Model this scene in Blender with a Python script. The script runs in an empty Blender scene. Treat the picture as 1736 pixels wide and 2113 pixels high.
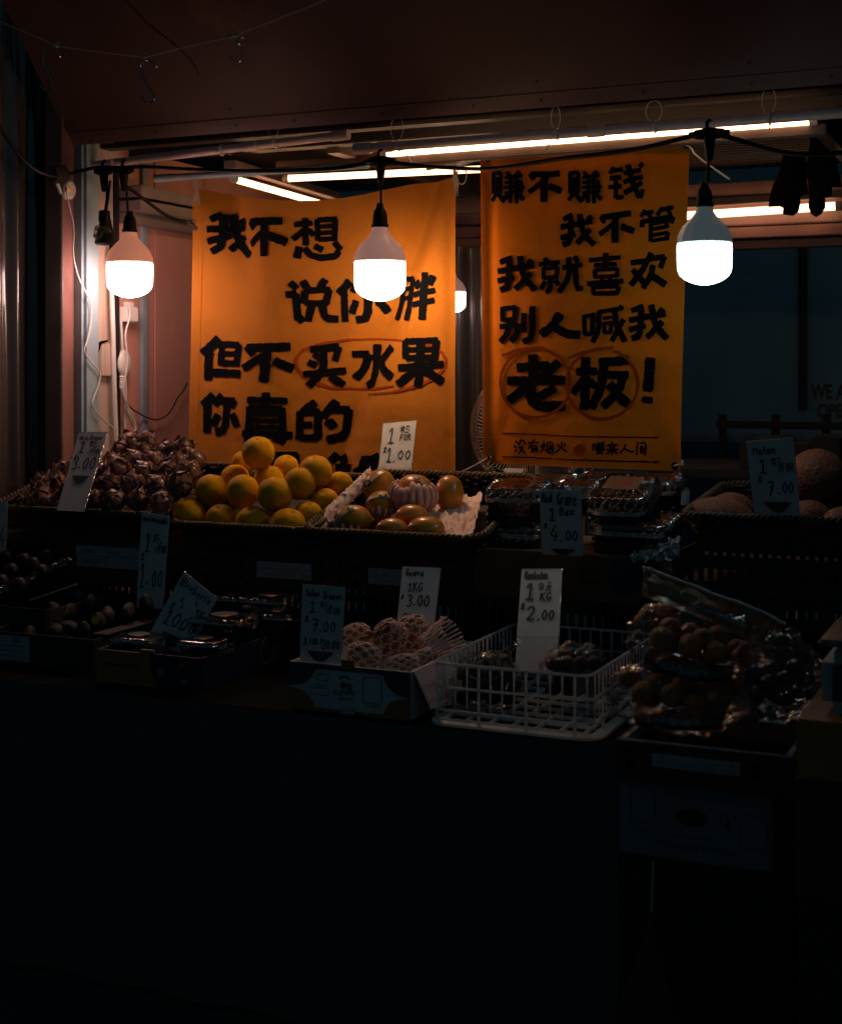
import bpy, bmesh, math, random
from mathutils import Vector, Matrix, noise

R = math.radians
sc = bpy.context.scene
rnd = random.Random(7)

# ------------------------------------------------------------------ camera
# x runs along the stall, y away from the customer, z up; the camera is turned
# 24 degrees to the left of the stall's depth direction and kept level.
FPX, CXP, HZN, EYE = 2933.0, 868.0, 770.0, 1.5
CA, SA = math.cos(R(24)), math.sin(R(24))
cam_d = bpy.data.cameras.new('camera')
cam = bpy.data.objects.new('camera', cam_d)
sc.collection.objects.link(cam)
cam.location = (0, 0, EYE)
cam.rotation_euler = (R(90), 0, R(24))
cam_d.sensor_fit = 'VERTICAL'
cam_d.sensor_height = 36
cam_d.sensor_width = 36
cam_d.lens = 36 * FPX / 2112
cam_d.shift_y = -(0.5 - HZN / 2112)
cam_d.clip_start = 0.05
cam_d.clip_end = 400
cam_d.dof.use_dof = True
cam_d.dof.focus_distance = 4.1
cam_d.dof.aperture_fstop = 4.0
sc.camera = cam

# ------------------------------------------------------------------ night sky
w = bpy.data.worlds.new('World')
sc.world = w
w.use_nodes = True
nt = w.node_tree
bg = nt.nodes['Background']
sky = nt.nodes.new('ShaderNodeTexSky')
sky.sky_type = 'NISHITA'
sky.sun_disc = False
sky.sun_elevation = R(-4)
sky.sun_rotation = R(150)
mx = nt.nodes.new('ShaderNodeMix')
mx.data_type = 'RGBA'
mx.inputs[0].default_value = 0.85
nt.links.new(sky.outputs[0], mx.inputs[6])
mx.inputs[7].default_value = (0.085, 0.22, 0.31, 1)      # city glow on the night haze
nt.links.new(mx.outputs[2], bg.inputs[0])
bg.inputs[1].default_value = 0.12

sc.view_settings.view_transform = 'Standard'
sc.view_settings.look = 'None'
sc.view_settings.exposure = 0
sc.view_settings.gamma = 1
try:
    sc.cycles.max_bounces = 8
    sc.cycles.transparent_max_bounces = 24
    sc.cycles.sample_clamp_indirect = 4
    sc.cycles.use_light_tree = True
except Exception:
    pass


def ray(px, py):
    xr = (px - CXP) / FPX
    return Vector((-SA + xr * CA, CA + xr * SA, (HZN - py) / FPX))


def at(px, py, Y=None, Z=None, X=None, D=None):
    r = ray(px, py)
    t = Y / r.y if Y is not None else (Z - EYE) / r.z if Z is not None else X / r.x if X is not None else D
    return Vector((0, 0, EYE)) + r * t


def mpp(p):
    return (-SA * p.x + CA * p.y) / FPX


# ------------------------------------------------------------------ mesh helpers
class MB:
    def __init__(s):
        s.v, s.f, s.m, s.mi = [], [], [], 0

    def add(s, vs, fs, M=None):
        o = len(s.v)
        s.v += [tuple(M @ Vector(v)) if M else tuple(v) for v in vs]
        s.f += [tuple(i + o for i in f) for f in fs]
        s.m += [s.mi] * len(fs)
        return s

    def box(s, x0, x1, y0, y1, z0, z1, M=None):
        vs = [(x, y, z) for z in (z0, z1) for y in (y0, y1) for x in (x0, x1)]
        return s.add(vs, [(0, 2, 3, 1), (4, 5, 7, 6), (0, 1, 5, 4), (1, 3, 7, 5), (3, 2, 6, 7), (2, 0, 4, 6)], M)

    def tube(s, pts, r, n=8, closed=False, M=None, flat=1.0):
        pts = [Vector(p) for p in pts]
        k = len(pts)
        rs = r if isinstance(r, (list, tuple)) else [r] * k
        vs, fs = [], []
        up = None
        for i, p in enumerate(pts):
            a = pts[i - 1] if (i or closed) else p
            b = pts[(i + 1) % k] if (i < k - 1 or closed) else p
            t = (b - a)
            t = t.normalized() if t.length > 1e-9 else Vector((0, 0, 1))
            if up is None:
                up = t.orthogonal().normalized()
            up = up - t * up.dot(t)
            up = up.normalized() if up.length > 1e-6 else t.orthogonal().normalized()
            sd = t.cross(up)
            for j in range(n):
                q = 2 * math.pi * j / n
                vs.append(p + (up * math.cos(q) + sd * math.sin(q) * flat) * rs[i])
        for i in range(k if closed else k - 1):
            for j in range(n):
                a, b = i * n + j, i * n + (j + 1) % n
                c, d = ((i + 1) % k) * n + (j + 1) % n, ((i + 1) % k) * n + j
                fs.append((a, b, c, d))
        if not closed:
            fs.append(tuple(range(n))[::-1])
            fs.append(tuple((k - 1) * n + j for j in range(n)))
        return s.add(vs, fs, M)

    def lathe(s, prof, n=32, M=None):
        vs, fs = [], []
        for r, z in prof:
            for j in range(n):
                q = 2 * math.pi * j / n
                vs.append((r * math.cos(q), r * math.sin(q), z))
        for i in range(len(prof) - 1):
            for j in range(n):
                fs.append((i * n + j, i * n + (j + 1) % n, (i + 1) * n + (j + 1) % n, (i + 1) * n + j))
        fs.append(tuple(range(n))[::-1])
        fs.append(tuple((len(prof) - 1) * n + j for j in range(n)))
        return s.add(vs, fs, M)

    def grid(s, fn, nu, nv, cu=False, M=None):
        vs, fs = [], []
        for j in range(nv + 1):
            for i in range(nu + (0 if cu else 1)):
                vs.append(fn(i / nu, j / nv))
        st = nu if cu else nu + 1
        for j in range(nv):
            for i in range(nu):
                i2 = (i + 1) % nu if cu else i + 1
                fs.append((j * st + i, j * st + i2, (j + 1) * st + i2, (j + 1) * st + i))
        return s.add(vs, fs, M)

    def ball(s, c, r, nu=20, nv=12, fn=None, M=None):
        c = Vector(c)
        r = Vector(r) if hasattr(r, '__len__') else Vector((r, r, r))

        def g(u, v):
            a, b = 2 * math.pi * u, math.pi * (v - .5)
            d = Vector((math.cos(a) * math.cos(b), math.sin(a) * math.cos(b), math.sin(b)))
            k = fn(d) if fn else 1
            return c + Vector((d.x * r.x, d.y * r.y, d.z * r.z)) * k
        return s.grid(g, nu, nv, True, M)

    def slab(s, quad, n, t):
        """a plate: corner loop, thickness t along n"""
        q = [Vector(p) for p in quad]
        k = len(q)
        vs = q + [p + n * t for p in q]
        fs = [tuple(range(k)), tuple(range(k, 2 * k))[::-1]] + [(i, i + k, (i + 1) % k + k, (i + 1) % k) for i in range(k)]
        return s.add(vs, fs)


WM = {}


def build(name, mb, mat, parent=None, smooth=False, bevel=0.0, loc=None, local=False, sharp=40):
    me = bpy.data.meshes.new(name)
    vs = [Vector(v) for v in mb.v]
    o = bpy.data.objects.new(name, me)
    sc.collection.objects.link(o)
    if parent is not None:
        o.parent = parent
        if not local:
            iv = WM[parent.name].inverted()
            vs = [iv @ v for v in vs]
            WM[o.name] = WM[parent.name]
        else:
            WM[o.name] = WM[parent.name]
    elif not local:
        if loc is None:
            xs = [v.x for v in vs]; ys = [v.y for v in vs]; zs = [v.z for v in vs]
            loc = Vector(((min(xs) + max(xs)) / 2, (min(ys) + max(ys)) / 2, min(zs)))
        loc = Vector(loc)
        vs = [v - loc for v in vs]
        o.location = loc
        WM[o.name] = Matrix.Translation(loc)
    else:
        WM[o.name] = Matrix.Identity(4)
    me.from_pydata([tuple(v) for v in vs], [], mb.f)
    ms = mat if isinstance(mat, (list, tuple)) else [mat]
    for m in ms:
        me.materials.append(m)
    if any(mb.m):
        for p, i in zip(me.polygons, mb.m):
            p.material_index = i
    bm = bmesh.new()
    bm.from_mesh(me)
    bmesh.ops.recalc_face_normals(bm, faces=bm.faces)
    if bevel:
        es = [e for e in bm.edges if len(e.link_faces) == 2 and e.calc_face_angle(0) > R(30)]
        bmesh.ops.bevel(bm, geom=es, offset=bevel, segments=2, affect='EDGES', clamp_overlap=True)
        smooth = True
    bm.to_mesh(me)
    bm.free()
    if smooth:
        me.polygons.foreach_set('use_smooth', [True] * len(me.polygons))
        if sharp:
            me.set_sharp_from_angle(angle=R(sharp))
    me.update()
    return o


def tag(o, label, cat, group=None, kind=None):
    if label:
        o['label'] = label
    if cat:
        o['category'] = cat
    if group:
        o['group'] = group
    if kind:
        o['kind'] = kind
    return o


def thing(name, label, cat, loc, group=None, rot=None):
    o = bpy.data.objects.new(name, None)
    o.empty_display_size = 0.05
    sc.collection.objects.link(o)
    o.location = loc
    M = Matrix.Translation(Vector(loc))
    if rot is not None:
        o.rotation_euler = rot
        M = M @ __import__('mathutils').Euler(rot).to_matrix().to_4x4()
    WM[o.name] = M
    return tag(o, label, cat, group)


def dup(root, loc, rot, scale=1, label=None, group=None):
    r = root.copy()
    sc.collection.objects.link(r)
    r.location, r.rotation_euler, r.scale = loc, rot, (scale,) * 3 if not hasattr(scale, '__len__') else scale
    if label:
        r['label'] = label
    if group:
        r['group'] = group
    for ch in list(root.children):
        c = ch.copy()
        sc.collection.objects.link(c)
        c.parent = r
        for g in list(ch.children):
            d = g.copy()
            sc.collection.objects.link(d)
            d.parent = c
    return r


# ------------------------------------------------------------------ materials
def mat(name, col, rough=.6, metal=0., spec=.5, var=.0, vscale=30., bump=0., bscale=80., col2=None, coat=0., sss=0., trans=0., stretch=None, detail=4.):
    m = bpy.data.materials.new(name)
    m.use_nodes = True
    n, l = m.node_tree.nodes, m.node_tree.links
    b = n['Principled BSDF']
    b.inputs['Base Color'].default_value = (*col, 1)
    b.inputs['Roughness'].default_value = rough
    b.inputs['Metallic'].default_value = metal
    b.inputs['Specular IOR Level'].default_value = spec
    b.inputs['Coat Weight'].default_value = coat
    if trans:
        b.inputs['Transmission Weight'].default_value = trans
    tc = n.new('ShaderNodeTexCoord')
    src = tc.outputs['Object']
    if stretch:
        mp = n.new('ShaderNodeMapping')
        mp.inputs['Scale'].default_value = stretch
        l.new(src, mp.inputs[0])
        src = mp.outputs[0]
    if var or col2:
        t = n.new('ShaderNodeTexNoise')
        t.inputs['Scale'].default_value = vscale
        t.inputs['Detail'].default_value = detail
        l.new(src, t.inputs['Vector'])
        rp = n.new('ShaderNodeValToRGB')
        c2 = col2 or tuple(c * (1 - var) for c in col)
        rp.color_ramp.elements[0].position = .35
        rp.color_ramp.elements[1].position = .65
        rp.color_ramp.elements[0].color = (*c2, 1)
        rp.color_ramp.elements[1].color = (*col, 1)
        l.new(t.outputs[0], rp.inputs[0])
        l.new(rp.outputs[0], b.inputs['Base Color'])
        mr = n.new('ShaderNodeMapRange')
        mr.inputs[3].default_value = max(0.03, rough - .12)
        mr.inputs[4].default_value = min(1, rough + .12)
        l.new(t.outputs[0], mr.inputs[0])
        l.new(mr.outputs[0], b.inputs['Roughness'])
    if bump:
        t = n.new('ShaderNodeTexNoise')
        t.inputs['Scale'].default_value = bscale
        t.inputs['Detail'].default_value = 3
        l.new(src, t.inputs['Vector'])
        bp = n.new('ShaderNodeBump')
        bp.inputs['Strength'].default_value = bump
        bp.inputs['Distance'].default_value = .004
        l.new(t.outputs[0], bp.inputs['Height'])
        l.new(bp.outputs[0], b.inputs['Normal'])
    return m


def emit(name, col, s):
    m = bpy.data.materials.new(name)
    m.use_nodes = True
    n, l = m.node_tree.nodes, m.node_tree.links
    b = n['Principled BSDF']
    b.inputs['Base Color'].default_value = (.8, .8, .8, 1)
    b.inputs['Emission Color'].default_value = (*col, 1)
    b.inputs['Emission Strength'].default_value = s
    return m


def film(name, tint=(1, 1, 1), rough=.06, base=.05, crinkle=.0, cscale=40., edge=1.0, milky=.0):
    """thin clear plastic: see-through, with real glossy reflections growing towards grazing view"""
    m = bpy.data.materials.new(name)
    m.use_nodes = True
    n, l = m.node_tree.nodes, m.node_tree.links
    n.remove(n['Principled BSDF'])
    out = n['Material Output']
    tr = n.new('ShaderNodeBsdfTransparent')
    tr.inputs[0].default_value = (*tint, 1)
    gl = n.new('ShaderNodeBsdfGlossy')
    gl.inputs['Roughness'].default_value = rough
    fr = n.new('ShaderNodeFresnel')
    fr.inputs[0].default_value = 1.5
    ad = n.new('ShaderNodeMath')
    ad.operation = 'MULTIPLY_ADD'
    ad.inputs[1].default_value = edge
    ad.inputs[2].default_value = base
    l.new(fr.outputs[0], ad.inputs[0])
    mxs = n.new('ShaderNodeMixShader')
    l.new(ad.outputs[0], mxs.inputs[0])
    l.new(tr.outputs[0], mxs.inputs[1])
    l.new(gl.outputs[0], mxs.inputs[2])
    last = mxs.outputs[0]
    if milky:
        df = n.new('ShaderNodeBsdfDiffuse')
        df.inputs[0].default_value = (.75, .78, .8, 1)
        m2 = n.new('ShaderNodeMixShader')
        m2.inputs[0].default_value = milky
        l.new(last, m2.inputs[1])
        l.new(df.outputs[0], m2.inputs[2])
        last = m2.outputs[0]
    if crinkle:
        tc = n.new('ShaderNodeTexCoord')
        t = n.new('ShaderNodeTexNoise')
        t.inputs['Scale'].default_value = cscale
        t.inputs['Detail'].default_value = 2
        t.inputs['Distortion'].default_value = 1.2
        l.new(tc.outputs['Object'], t.inputs['Vector'])
        bp = n.new('ShaderNodeBump')
        bp.inputs['Strength'].default_value = crinkle
        bp.inputs['Distance'].default_value = .02
        l.new(t.outputs[0], bp.inputs['Height'])
        l.new(bp.outputs[0], gl.inputs['Normal'])
        l.new(bp.outputs[0], fr.inputs['Normal'])
    l.new(last, out.inputs[0])
    return m


def cloth(name, col, weave=900., transl=.3):
    m = mat(name, col, rough=.85, spec=.15, var=.12, vscale=6)
    n, l = m.node_tree.nodes, m.node_tree.links
    b = n['Principled BSDF']
    tc = n.new('ShaderNodeTexCoord')
    ml = n.new('ShaderNodeTexNoise')
    ml.inputs['Scale'].default_value = 420
    ml.inputs['Detail'].default_value = 1
    l.new(tc.outputs['Object'], ml.inputs['Vector'])
    nz = n.new('ShaderNodeTexNoise')
    nz.inputs['Scale'].default_value = 9
    nz.inputs['Detail'].default_value = 3
    l.new(tc.outputs['Object'], nz.inputs['Vector'])
    ml2 = n.new('ShaderNodeMath')
    ml2.operation = 'MULTIPLY_ADD'
    ml2.inputs[1].default_value = 9
    l.new(nz.outputs[0], ml2.inputs[0])
    l.new(ml.outputs[0], ml2.inputs[2])
    bp = n.new('ShaderNodeBump')
    bp.inputs['Strength'].default_value = .45
    bp.inputs['Distance'].default_value = .003
    l.new(ml2.outputs[0], bp.inputs['Height'])
    l.new(bp.outputs[0], b.inputs['Normal'])
    ts = n.new('ShaderNodeBsdfTranslucent')
    ts.inputs[0].default_value = (*col, 1)
    mxs = n.new('ShaderNodeMixShader')
    mxs.inputs[0].default_value = transl
    l.new(b.outputs[0], mxs.inputs[1])
    l.new(ts.outputs[0], mxs.inputs[2])
    l.new(mxs.outputs[0], n['Material Output'].inputs[0])
    return m


M = {}
M['asphalt'] = mat('asphalt', (.04, .04, .042), .9, var=.4, vscale=40, bump=.4)
M['black_cloth'] = mat('black_cloth', (.006, .006, .007), .95, spec=.05, bump=.3, bscale=25)
M['skirt_cloth'] = mat('skirt_cloth', (.085, .09, .095), .95, spec=.05, bump=.3, bscale=25)
M['black_plastic'] = mat('black_plastic', (.012, .012, .013), .45, bump=.1, bscale=60)
M['rubber'] = mat('rubber', (.008, .008, .008), .55, spec=.2)
M['steel'] = mat('steel', (.35, .33, .31), .25, metal=1)
M['awning'] = mat('awning', (.145, .08, .068), .5, spec=.3, col2=(.11, .056, .046), vscale=3.5, bump=.04, bscale=14)
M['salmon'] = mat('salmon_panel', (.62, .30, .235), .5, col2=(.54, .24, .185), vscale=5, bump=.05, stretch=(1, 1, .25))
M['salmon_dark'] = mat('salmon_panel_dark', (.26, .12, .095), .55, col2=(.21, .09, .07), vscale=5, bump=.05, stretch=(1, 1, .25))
M['ivory'] = mat('ivory_panel', (.31, .42, .46), .5, col2=(.24, .33, .36), vscale=4, bump=.05, stretch=(1, 1, .2))
M['beige'] = mat('beige_panel', (.52, .42, .34), .5, col2=(.42, .30, .23), vscale=8, bump=.05, stretch=(6, 6, .3))
M['greyblue'] = mat('grey_strip', (.30, .38, .42), .45, var=.25, vscale=12)
M['white_plastic'] = mat('white_plastic', (.72, .68, .64), .38, var=.12, vscale=10)
M['pvc'] = mat('pvc_pipe', (.70, .52, .46), .35, var=.2, vscale=14)
M['frame_metal'] = mat('frame_metal', (.20, .145, .125), .4, var=.3, vscale=9, spec=.5)
M['frame_dark'] = mat('frame_dark', (.022, .020, .020), .5, var=.3, vscale=9)
M['pink_beam'] = mat('pink_beam', (.30, .16, .14), .45, var=.25, vscale=7)
M['curtain'] = mat('curtain', (.07, .058, .054), .24, spec=1.0, coat=1.0, bump=.12, bscale=7, stretch=(1, 1, .3))
M['banner'] = cloth('banner_cloth', (.55, .195, .022), 900, .2)
M['banner2'] = cloth('banner_cloth_orange', (.80, .22, .007), 900, .3)
M['ink'] = mat('banner_ink', (.004, .0045, .006), .9, spec=.04)
M['redink'] = mat('red_brown_ink', (.27, .045, .008), .9, spec=.05)
M['card_lit'] = mat('card_lit_copy', (.70, .72, .72), .5, var=.06, vscale=12)  # lighter copy of the card material, with the light on it painted in
M['card'] = mat('card', (.60, .60, .59), .55, var=.10, vscale=12, bump=.04)
M['cardback'] = mat('card_stem', (.62, .58, .56), .55, var=.12, vscale=12)
M['marker'] = mat('marker_ink', (.02, .035, .045), .6)
M['tape'] = mat('tape', (.60, .50, .42), .25)
M['orange'] = mat('orange_peel', (.82, .42, .002), .42, spec=.08, col2=(.66, .28, .002), vscale=2.2, bump=.5, bscale=38)
M['stem'] = mat('stem_scar', (.08, .09, .02), .8)
M['mango'] = mat('mango_skin', (.62, .27, .03), .32, spec=.4, col2=(.42, .12, .02), vscale=9, detail=5, bump=.05, bscale=200, coat=.2)
M['mangog'] = mat('mango_green', (.54, .24, .02), .34, spec=.3, col2=(.32, .15, .012), vscale=8, detail=5)
M['foam'] = mat('foam', (.80, .46, .40), .8, bump=.5, bscale=160, var=.1, vscale=50)
M['foamw'] = mat('foam_net', (.80, .56, .49), .85, bump=.4, bscale=160)
M['paper'] = mat('paper', (.82, .60, .52), .75, var=.1, vscale=10, bump=.35, bscale=22)
M['band'] = mat('label_band', (.66, .46, .34), .35, var=.08)
M['stickerd'] = mat('sticker_dark', (.02, .04, .06), .35)
M['stickery'] = mat('sticker_yellow', (.75, .36, .04), .4)
M['stickerw'] = mat('sticker_print', (.6, .55, .48), .4)
M['wicker'] = mat('wicker', (.13, .072, .022), .6, var=.5, vscale=60, bump=.3, bscale=150, spec=.4)
M['wickerd'] = mat('wicker_dark', (.05, .032, .016), .65, var=.5, vscale=50, bump=.3, bscale=120)
M['dragon'] = mat('dragon_skin', (.30, .15, .125), .33, spec=.5, col2=(.14, .05, .05), vscale=3, bump=.15, bscale=8, coat=.1)
M['scale'] = mat('dragon_scale', (.24, .12, .075), .40, col2=(.06, .03, .016), vscale=2.2, bump=.2, bscale=8)
M['clear'] = film('clear_plastic', rough=.09, base=.08, crinkle=.03, cscale=20)
M['clearlip'] = film('clear_lip', rough=.10, base=.28, crinkle=.2, cscale=60)
M['bagfilm'] = film('bag_film', rough=.14, base=.012, crinkle=.85, cscale=34, edge=.6, milky=.018)
M['wrap'] = film('wrap_film', rough=.12, base=.10, crinkle=.8, cscale=30)
M['grape'] = mat('grape', (.008, .003, .006), .35, spec=.5, var=.4, vscale=40)
M['blueberry'] = mat('blueberry', (.012, .016, .04), .5, var=.4, vscale=60)
M['plum'] = mat('passionfruit', (.012, .005, .006), .45, spec=.18, var=.4, vscale=30)
M['avocado'] = mat('avocado', (.009, .010, .006), .34, spec=.5, var=.4, vscale=5, bump=.8, bscale=14)
M['rambutan'] = mat('rambutan', (.075, .016, .011), .6, var=.4, vscale=40, bump=.6, bscale=70)
M['mandarin'] = mat('mandarin', (.40, .17, .005), .45, spec=.25, col2=(.28, .08, .004), vscale=10, bump=.5, bscale=240)
M['darkapple'] = mat('dark_red_fruit', (.05, .012, .006), .35, var=.4, vscale=14)
M['carton_red'] = mat('carton_red', (.085, .032, .028), .8, var=.25, vscale=14, bump=.08)
M['carton_brown'] = mat('carton_brown', (.17, .09, .045), .85, var=.25, vscale=16, bump=.08)
M['carton_dark'] = mat('carton_dark', (.014, .012, .011), .75, var=.3, vscale=14)
M['carton_orange'] = mat('carton_orange', (.34, .13, .022), .6, var=.12, vscale=14)
M['carton_navy'] = mat('carton_navy', (.014, .022, .055), .5, var=.15, vscale=14)
M['carton_white'] = mat('carton_white', (.52, .54, .55), .6, var=.12, vscale=12)
M['carton_green'] = mat('carton_green', (.03, .045, .05), .55, var=.2, vscale=10)
M['labelw'] = mat('label_white', (.36, .38, .40), .5, var=.15, vscale=20)
M['labelink'] = mat('label_ink', (.05, .05, .06), .6)
M['crate'] = None
M['melon'] = None
M['guard'] = mat('guard_wire', (.78, .66, .60), .4)
M['string'] = mat('string', (.50, .42, .34), .85)
M['ziptie'] = mat('zip_tie', (.60, .56, .52), .45)
M['wallfar'] = mat('far_wall', (.30, .48, .52), .8, var=.2, vscale=2, bump=.05)
M['railing'] = mat('railing', (.008, .010, .012), .5)
M['signred'] = mat('sign_red', (.16, .045, .035), .6)
M['bluepanel'] = mat('blue_panel', (.03, .07, .15), .6)
M['perf'] = mat('mesh_ceiling', (.06, .05, .03), .8, var=.6, vscale=90)
M['knob'] = mat('brass', (.5, .35, .15), .3, metal=1)
M['cap'] = mat('bulb_cap', (.62, .58, .56), .32, var=.06, vscale=20)
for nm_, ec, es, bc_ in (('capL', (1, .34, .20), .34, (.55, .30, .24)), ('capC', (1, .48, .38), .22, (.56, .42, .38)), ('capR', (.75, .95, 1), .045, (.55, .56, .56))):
    M[nm_] = mat('lamp_' + nm_[:3] + '_housing', bc_, .32, var=.06, vscale=20)      # added emission and tint stand in for light falling on the housings
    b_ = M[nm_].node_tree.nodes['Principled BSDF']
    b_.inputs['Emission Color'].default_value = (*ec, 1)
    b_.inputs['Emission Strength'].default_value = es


def make_crate_mat():
    m = mat('crate_plastic', (.66, .70, .72), .35, var=.08, vscale=12)
    n, l = m.node_tree.nodes, m.node_tree.links
    b = n['Principled BSDF']
    ts = n.new('ShaderNodeBsdfTranslucent'); ts.inputs[0].default_value = (.6, .66, .7, 1)
    tp = n.new('ShaderNodeBsdfTransparent')
    m1 = n.new('ShaderNodeMixShader'); m1.inputs[0].default_value = .45
    m2 = n.new('ShaderNodeMixShader'); m2.inputs[0].default_value = .25
    l.new(b.outputs[0], m1.inputs[1]); l.new(ts.outputs[0], m1.inputs[2])
    l.new(m1.outputs[0], m2.inputs[1]); l.new(tp.outputs[0], m2.inputs[2])
    l.new(m2.outputs[0], n['Material Output'].inputs[0])
    return m


def make_melon_mat():
    m = mat('melon_rind', (.30, .105, .045), .65, bump=0)
    n, l = m.node_tree.nodes, m.node_tree.links
    b = n['Principled BSDF']
    tc = n.new('ShaderNodeTexCoord')
    nz = n.new('ShaderNodeTexNoise'); nz.inputs['Scale'].default_value = 18
    l.new(tc.outputs['Object'], nz.inputs['Vector'])
    ad = n.new('ShaderNodeMix'); ad.data_type = 'VECTOR'; ad.inputs[0].default_value = .06
    l.new(tc.outputs['Object'], ad.inputs[4]); l.new(nz.outputs['Color'], ad.inputs[5])
    v = n.new('ShaderNodeTexVoronoi'); v.feature = 'DISTANCE_TO_EDGE'; v.inputs['Scale'].default_value = 85
    l.new(ad.outputs[1], v.inputs['Vector'])
    rp = n.new('ShaderNodeValToRGB')
    rp.color_ramp.elements[0].position = .02; rp.color_ramp.elements[0].color = (1, 1, 1, 1)
    rp.color_ramp.elements[1].position = .10; rp.color_ramp.elements[1].color = (0, 0, 0, 1)
    l.new(v.outputs['Distance'], rp.inputs[0])
    mc = n.new('ShaderNodeMix'); mc.data_type = 'RGBA'
    mc.inputs[6].default_value = (.17, .042, .018, 1); mc.inputs[7].default_value = (.34, .12, .06, 1)
    l.new(rp.outputs[0], mc.inputs[0]); l.new(mc.outputs[2], b.inputs['Base Color'])
    bp = n.new('ShaderNodeBump'); bp.inputs['Strength'].default_value = .7; bp.inputs['Distance'].default_value = .003
    l.new(rp.outputs[0], bp.inputs['Height']); l.new(bp.outputs[0], b.inputs['Normal'])
    return m


M['crate'] = make_crate_mat()
M['melon'] = make_melon_mat()


# ------------------------------------------------------------------ brush and pen strokes
def chaikin(p, k=2):
    for _ in range(k):
        if len(p) < 3:
            return p
        q = [p[0]]
        for a, b in zip(p[:-1], p[1:]):
            q += [a * .75 + b * .25, a * .25 + b * .75]
        q.append(p[-1])
        p = q
    return p


def ribbon(mb, pts, wd, mp, step, rough=.10, lift=0., smooth=1, taper=None, seed=0, mid=True):
    """flat stroke of width wd along 2D points; mp(x, y, lift) puts a 2D point in the scene"""
    p = chaikin([Vector(q) for q in pts], smooth)
    out = [p[0]]
    for a, b in zip(p[:-1], p[1:]):
        n = max(1, int((b - a).length / step))
        out += [a + (b - a) * (i / n) for i in range(1, n + 1)]
    if len(out) < 2:
        return
    d0 = (out[1] - out[0]).normalized(); d1 = (out[-1] - out[-2]).normalized()
    e = wd * .09
    pre = [out[0] - d0 * e * 2.0, out[0] - d0 * e]
    post = [out[-1] + d1 * e, out[-1] + d1 * e * 2.0]
    ws = [.74, .95] + [1] * len(out) + [.95, .72]
    out = pre + out + post
    k = len(out)
    vs, fs = [], []
    for i, c in enumerate(out):
        a, b = out[max(0, i - 1)], out[min(k - 1, i + 1)]
        t = (b - a).normalized() if (b - a).length else Vector((1, 0))
        nn = Vector((-t.y, t.x))
        h = wd * .5 * ws[i]
        if taper:
            h *= taper[0] + (taper[1] - taper[0]) * i / (k - 1)
        l_ = h * (1 + rough * 2 * noise.noise(Vector((i * .55 + seed * 9.1, seed * 3.3, 1.7))))
        r_ = h * (1 + rough * 2 * noise.noise(Vector((i * .55 + seed * 5.7, seed * 2.1, 8.7))))
        row = [c + nn * l_, c, c - nn * r_] if mid else [c + nn * l_, c - nn * r_]
        vs += [mp(q.x, q.y, lift) for q in row]
    st = 3 if mid else 2
    for i in range(k - 1):
        for j in range(st - 1):
            fs.append((i * st + j, i * st + j + 1, (i + 1) * st + j + 1, (i + 1) * st + j))
    mb.add(vs, fs)


G = {'0': '59 27 14 22 50 72 85 77 59', '1': '16 59 40;10 80', '2': '17 39 79 86 20 10;10 90', '3': '18 59 87 45;45 83 60 10',
     '4': '69 13 93;75 60', '7': '08 99 30;25 75', '.': '32 51 31 32', '$': '86 58 25 63 71 30 11;59 40', '/': '00 99',
     'W': '09 20 46 60 99', 'h': '19 10;15 46 65 60', 'i': '45 40;47 48', 't': '59 50 70;26 76', 'e': '13 73 65 35 13 20 60 81',
     'D': '19 10;19 69 86 82 60 10', 'r': '25 20;24 46 75', 'a': '75 35 13 20 50 74;76 70 90', 'g': '75 35 13 21 62 75;75 60 20', 'o': '45 23 20 60 73 65 45',
     'n': '15 10;14 46 65 70', 'A': '00 49 90;23 73', 'm': '15 10;14 36 40;44 66 80', 's': '75 35 24 62 60 20', 'v': '06 30 76', 'c': '75 35 13 20 60 71',
     'd': '65 35 13 20 50 63;79 70', 'B': '19 10;19 69 86 55 15;55 83 60 10', 'l': '49 40', 'u': '15 11 40 71;75 70', 'b': '19 10;14 45 73 50 11', 'y': '16 43;86 30 10',
     'x': '06 80;86 00', 'Y': '09 45 89;45 40', 'w': '06 20 45 60 86', 'F': '19 10;19 89;15 65', 'R': '19 10;19 69 87 65 15;45 90', 'O': '49 17 13 40 73 87 49',
     'G': '88 49 16 22 50 82 84 54', 'K': '19 10;89 15;35 90', 'M': '00 19 44 89 90', 'p': '16 10;15 46 65 52 13', 'S': '88 58 26 64 72 40 11', 'U': '19 12 50 82 89',
     'T': '09 99;59 50', 'P': '19 10;19 79 86 65 15', 'I': '49 40', 'N': '10 19 80 89', 'C': '88 49 16 12 40 81', 'L': '19 10 80', 'E': '89 19 10 80;15 65', 'X': '09 90;99 00', 'Z': '09 99 00 90',
     'Q': '49 17 13 40 73 87 49;52 80', 'H': '19 10;89 80;15 85', 'k': '19 10;66 13;34 70', 'f': '78 59 40;25 65', 'J': '69 62 30 12', 'V': '09 40 89',
     '粒': '18 27;48 37;06 56;39 30;35 12;34 52;79 78;68 98;76 73;95 92;60 90', '公': '28 05;48 75;35 12 62;52 74', '斤': '79 38;36 22 10;35 85;65 60',
     '只': '18 14;18 68 64;14 64;32 10;52 80', '!': '49 44;40 41', '-': '24 64', ' ': '', ',': '31 10', '8': '49 27 45 73 60 30 13 45 67 49', '5': '79 29 26 56 73 50 10', '6': '69 25 12 40 72 54 23', '9': '73 46 17 49 78 60', '+': '45 41;23 63', '三': '18 88;25 75;00 90', ':': '46 47;42 41', '<': '77 24 71', 'q': '75 35 13 21 62 75;75 60'}
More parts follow.
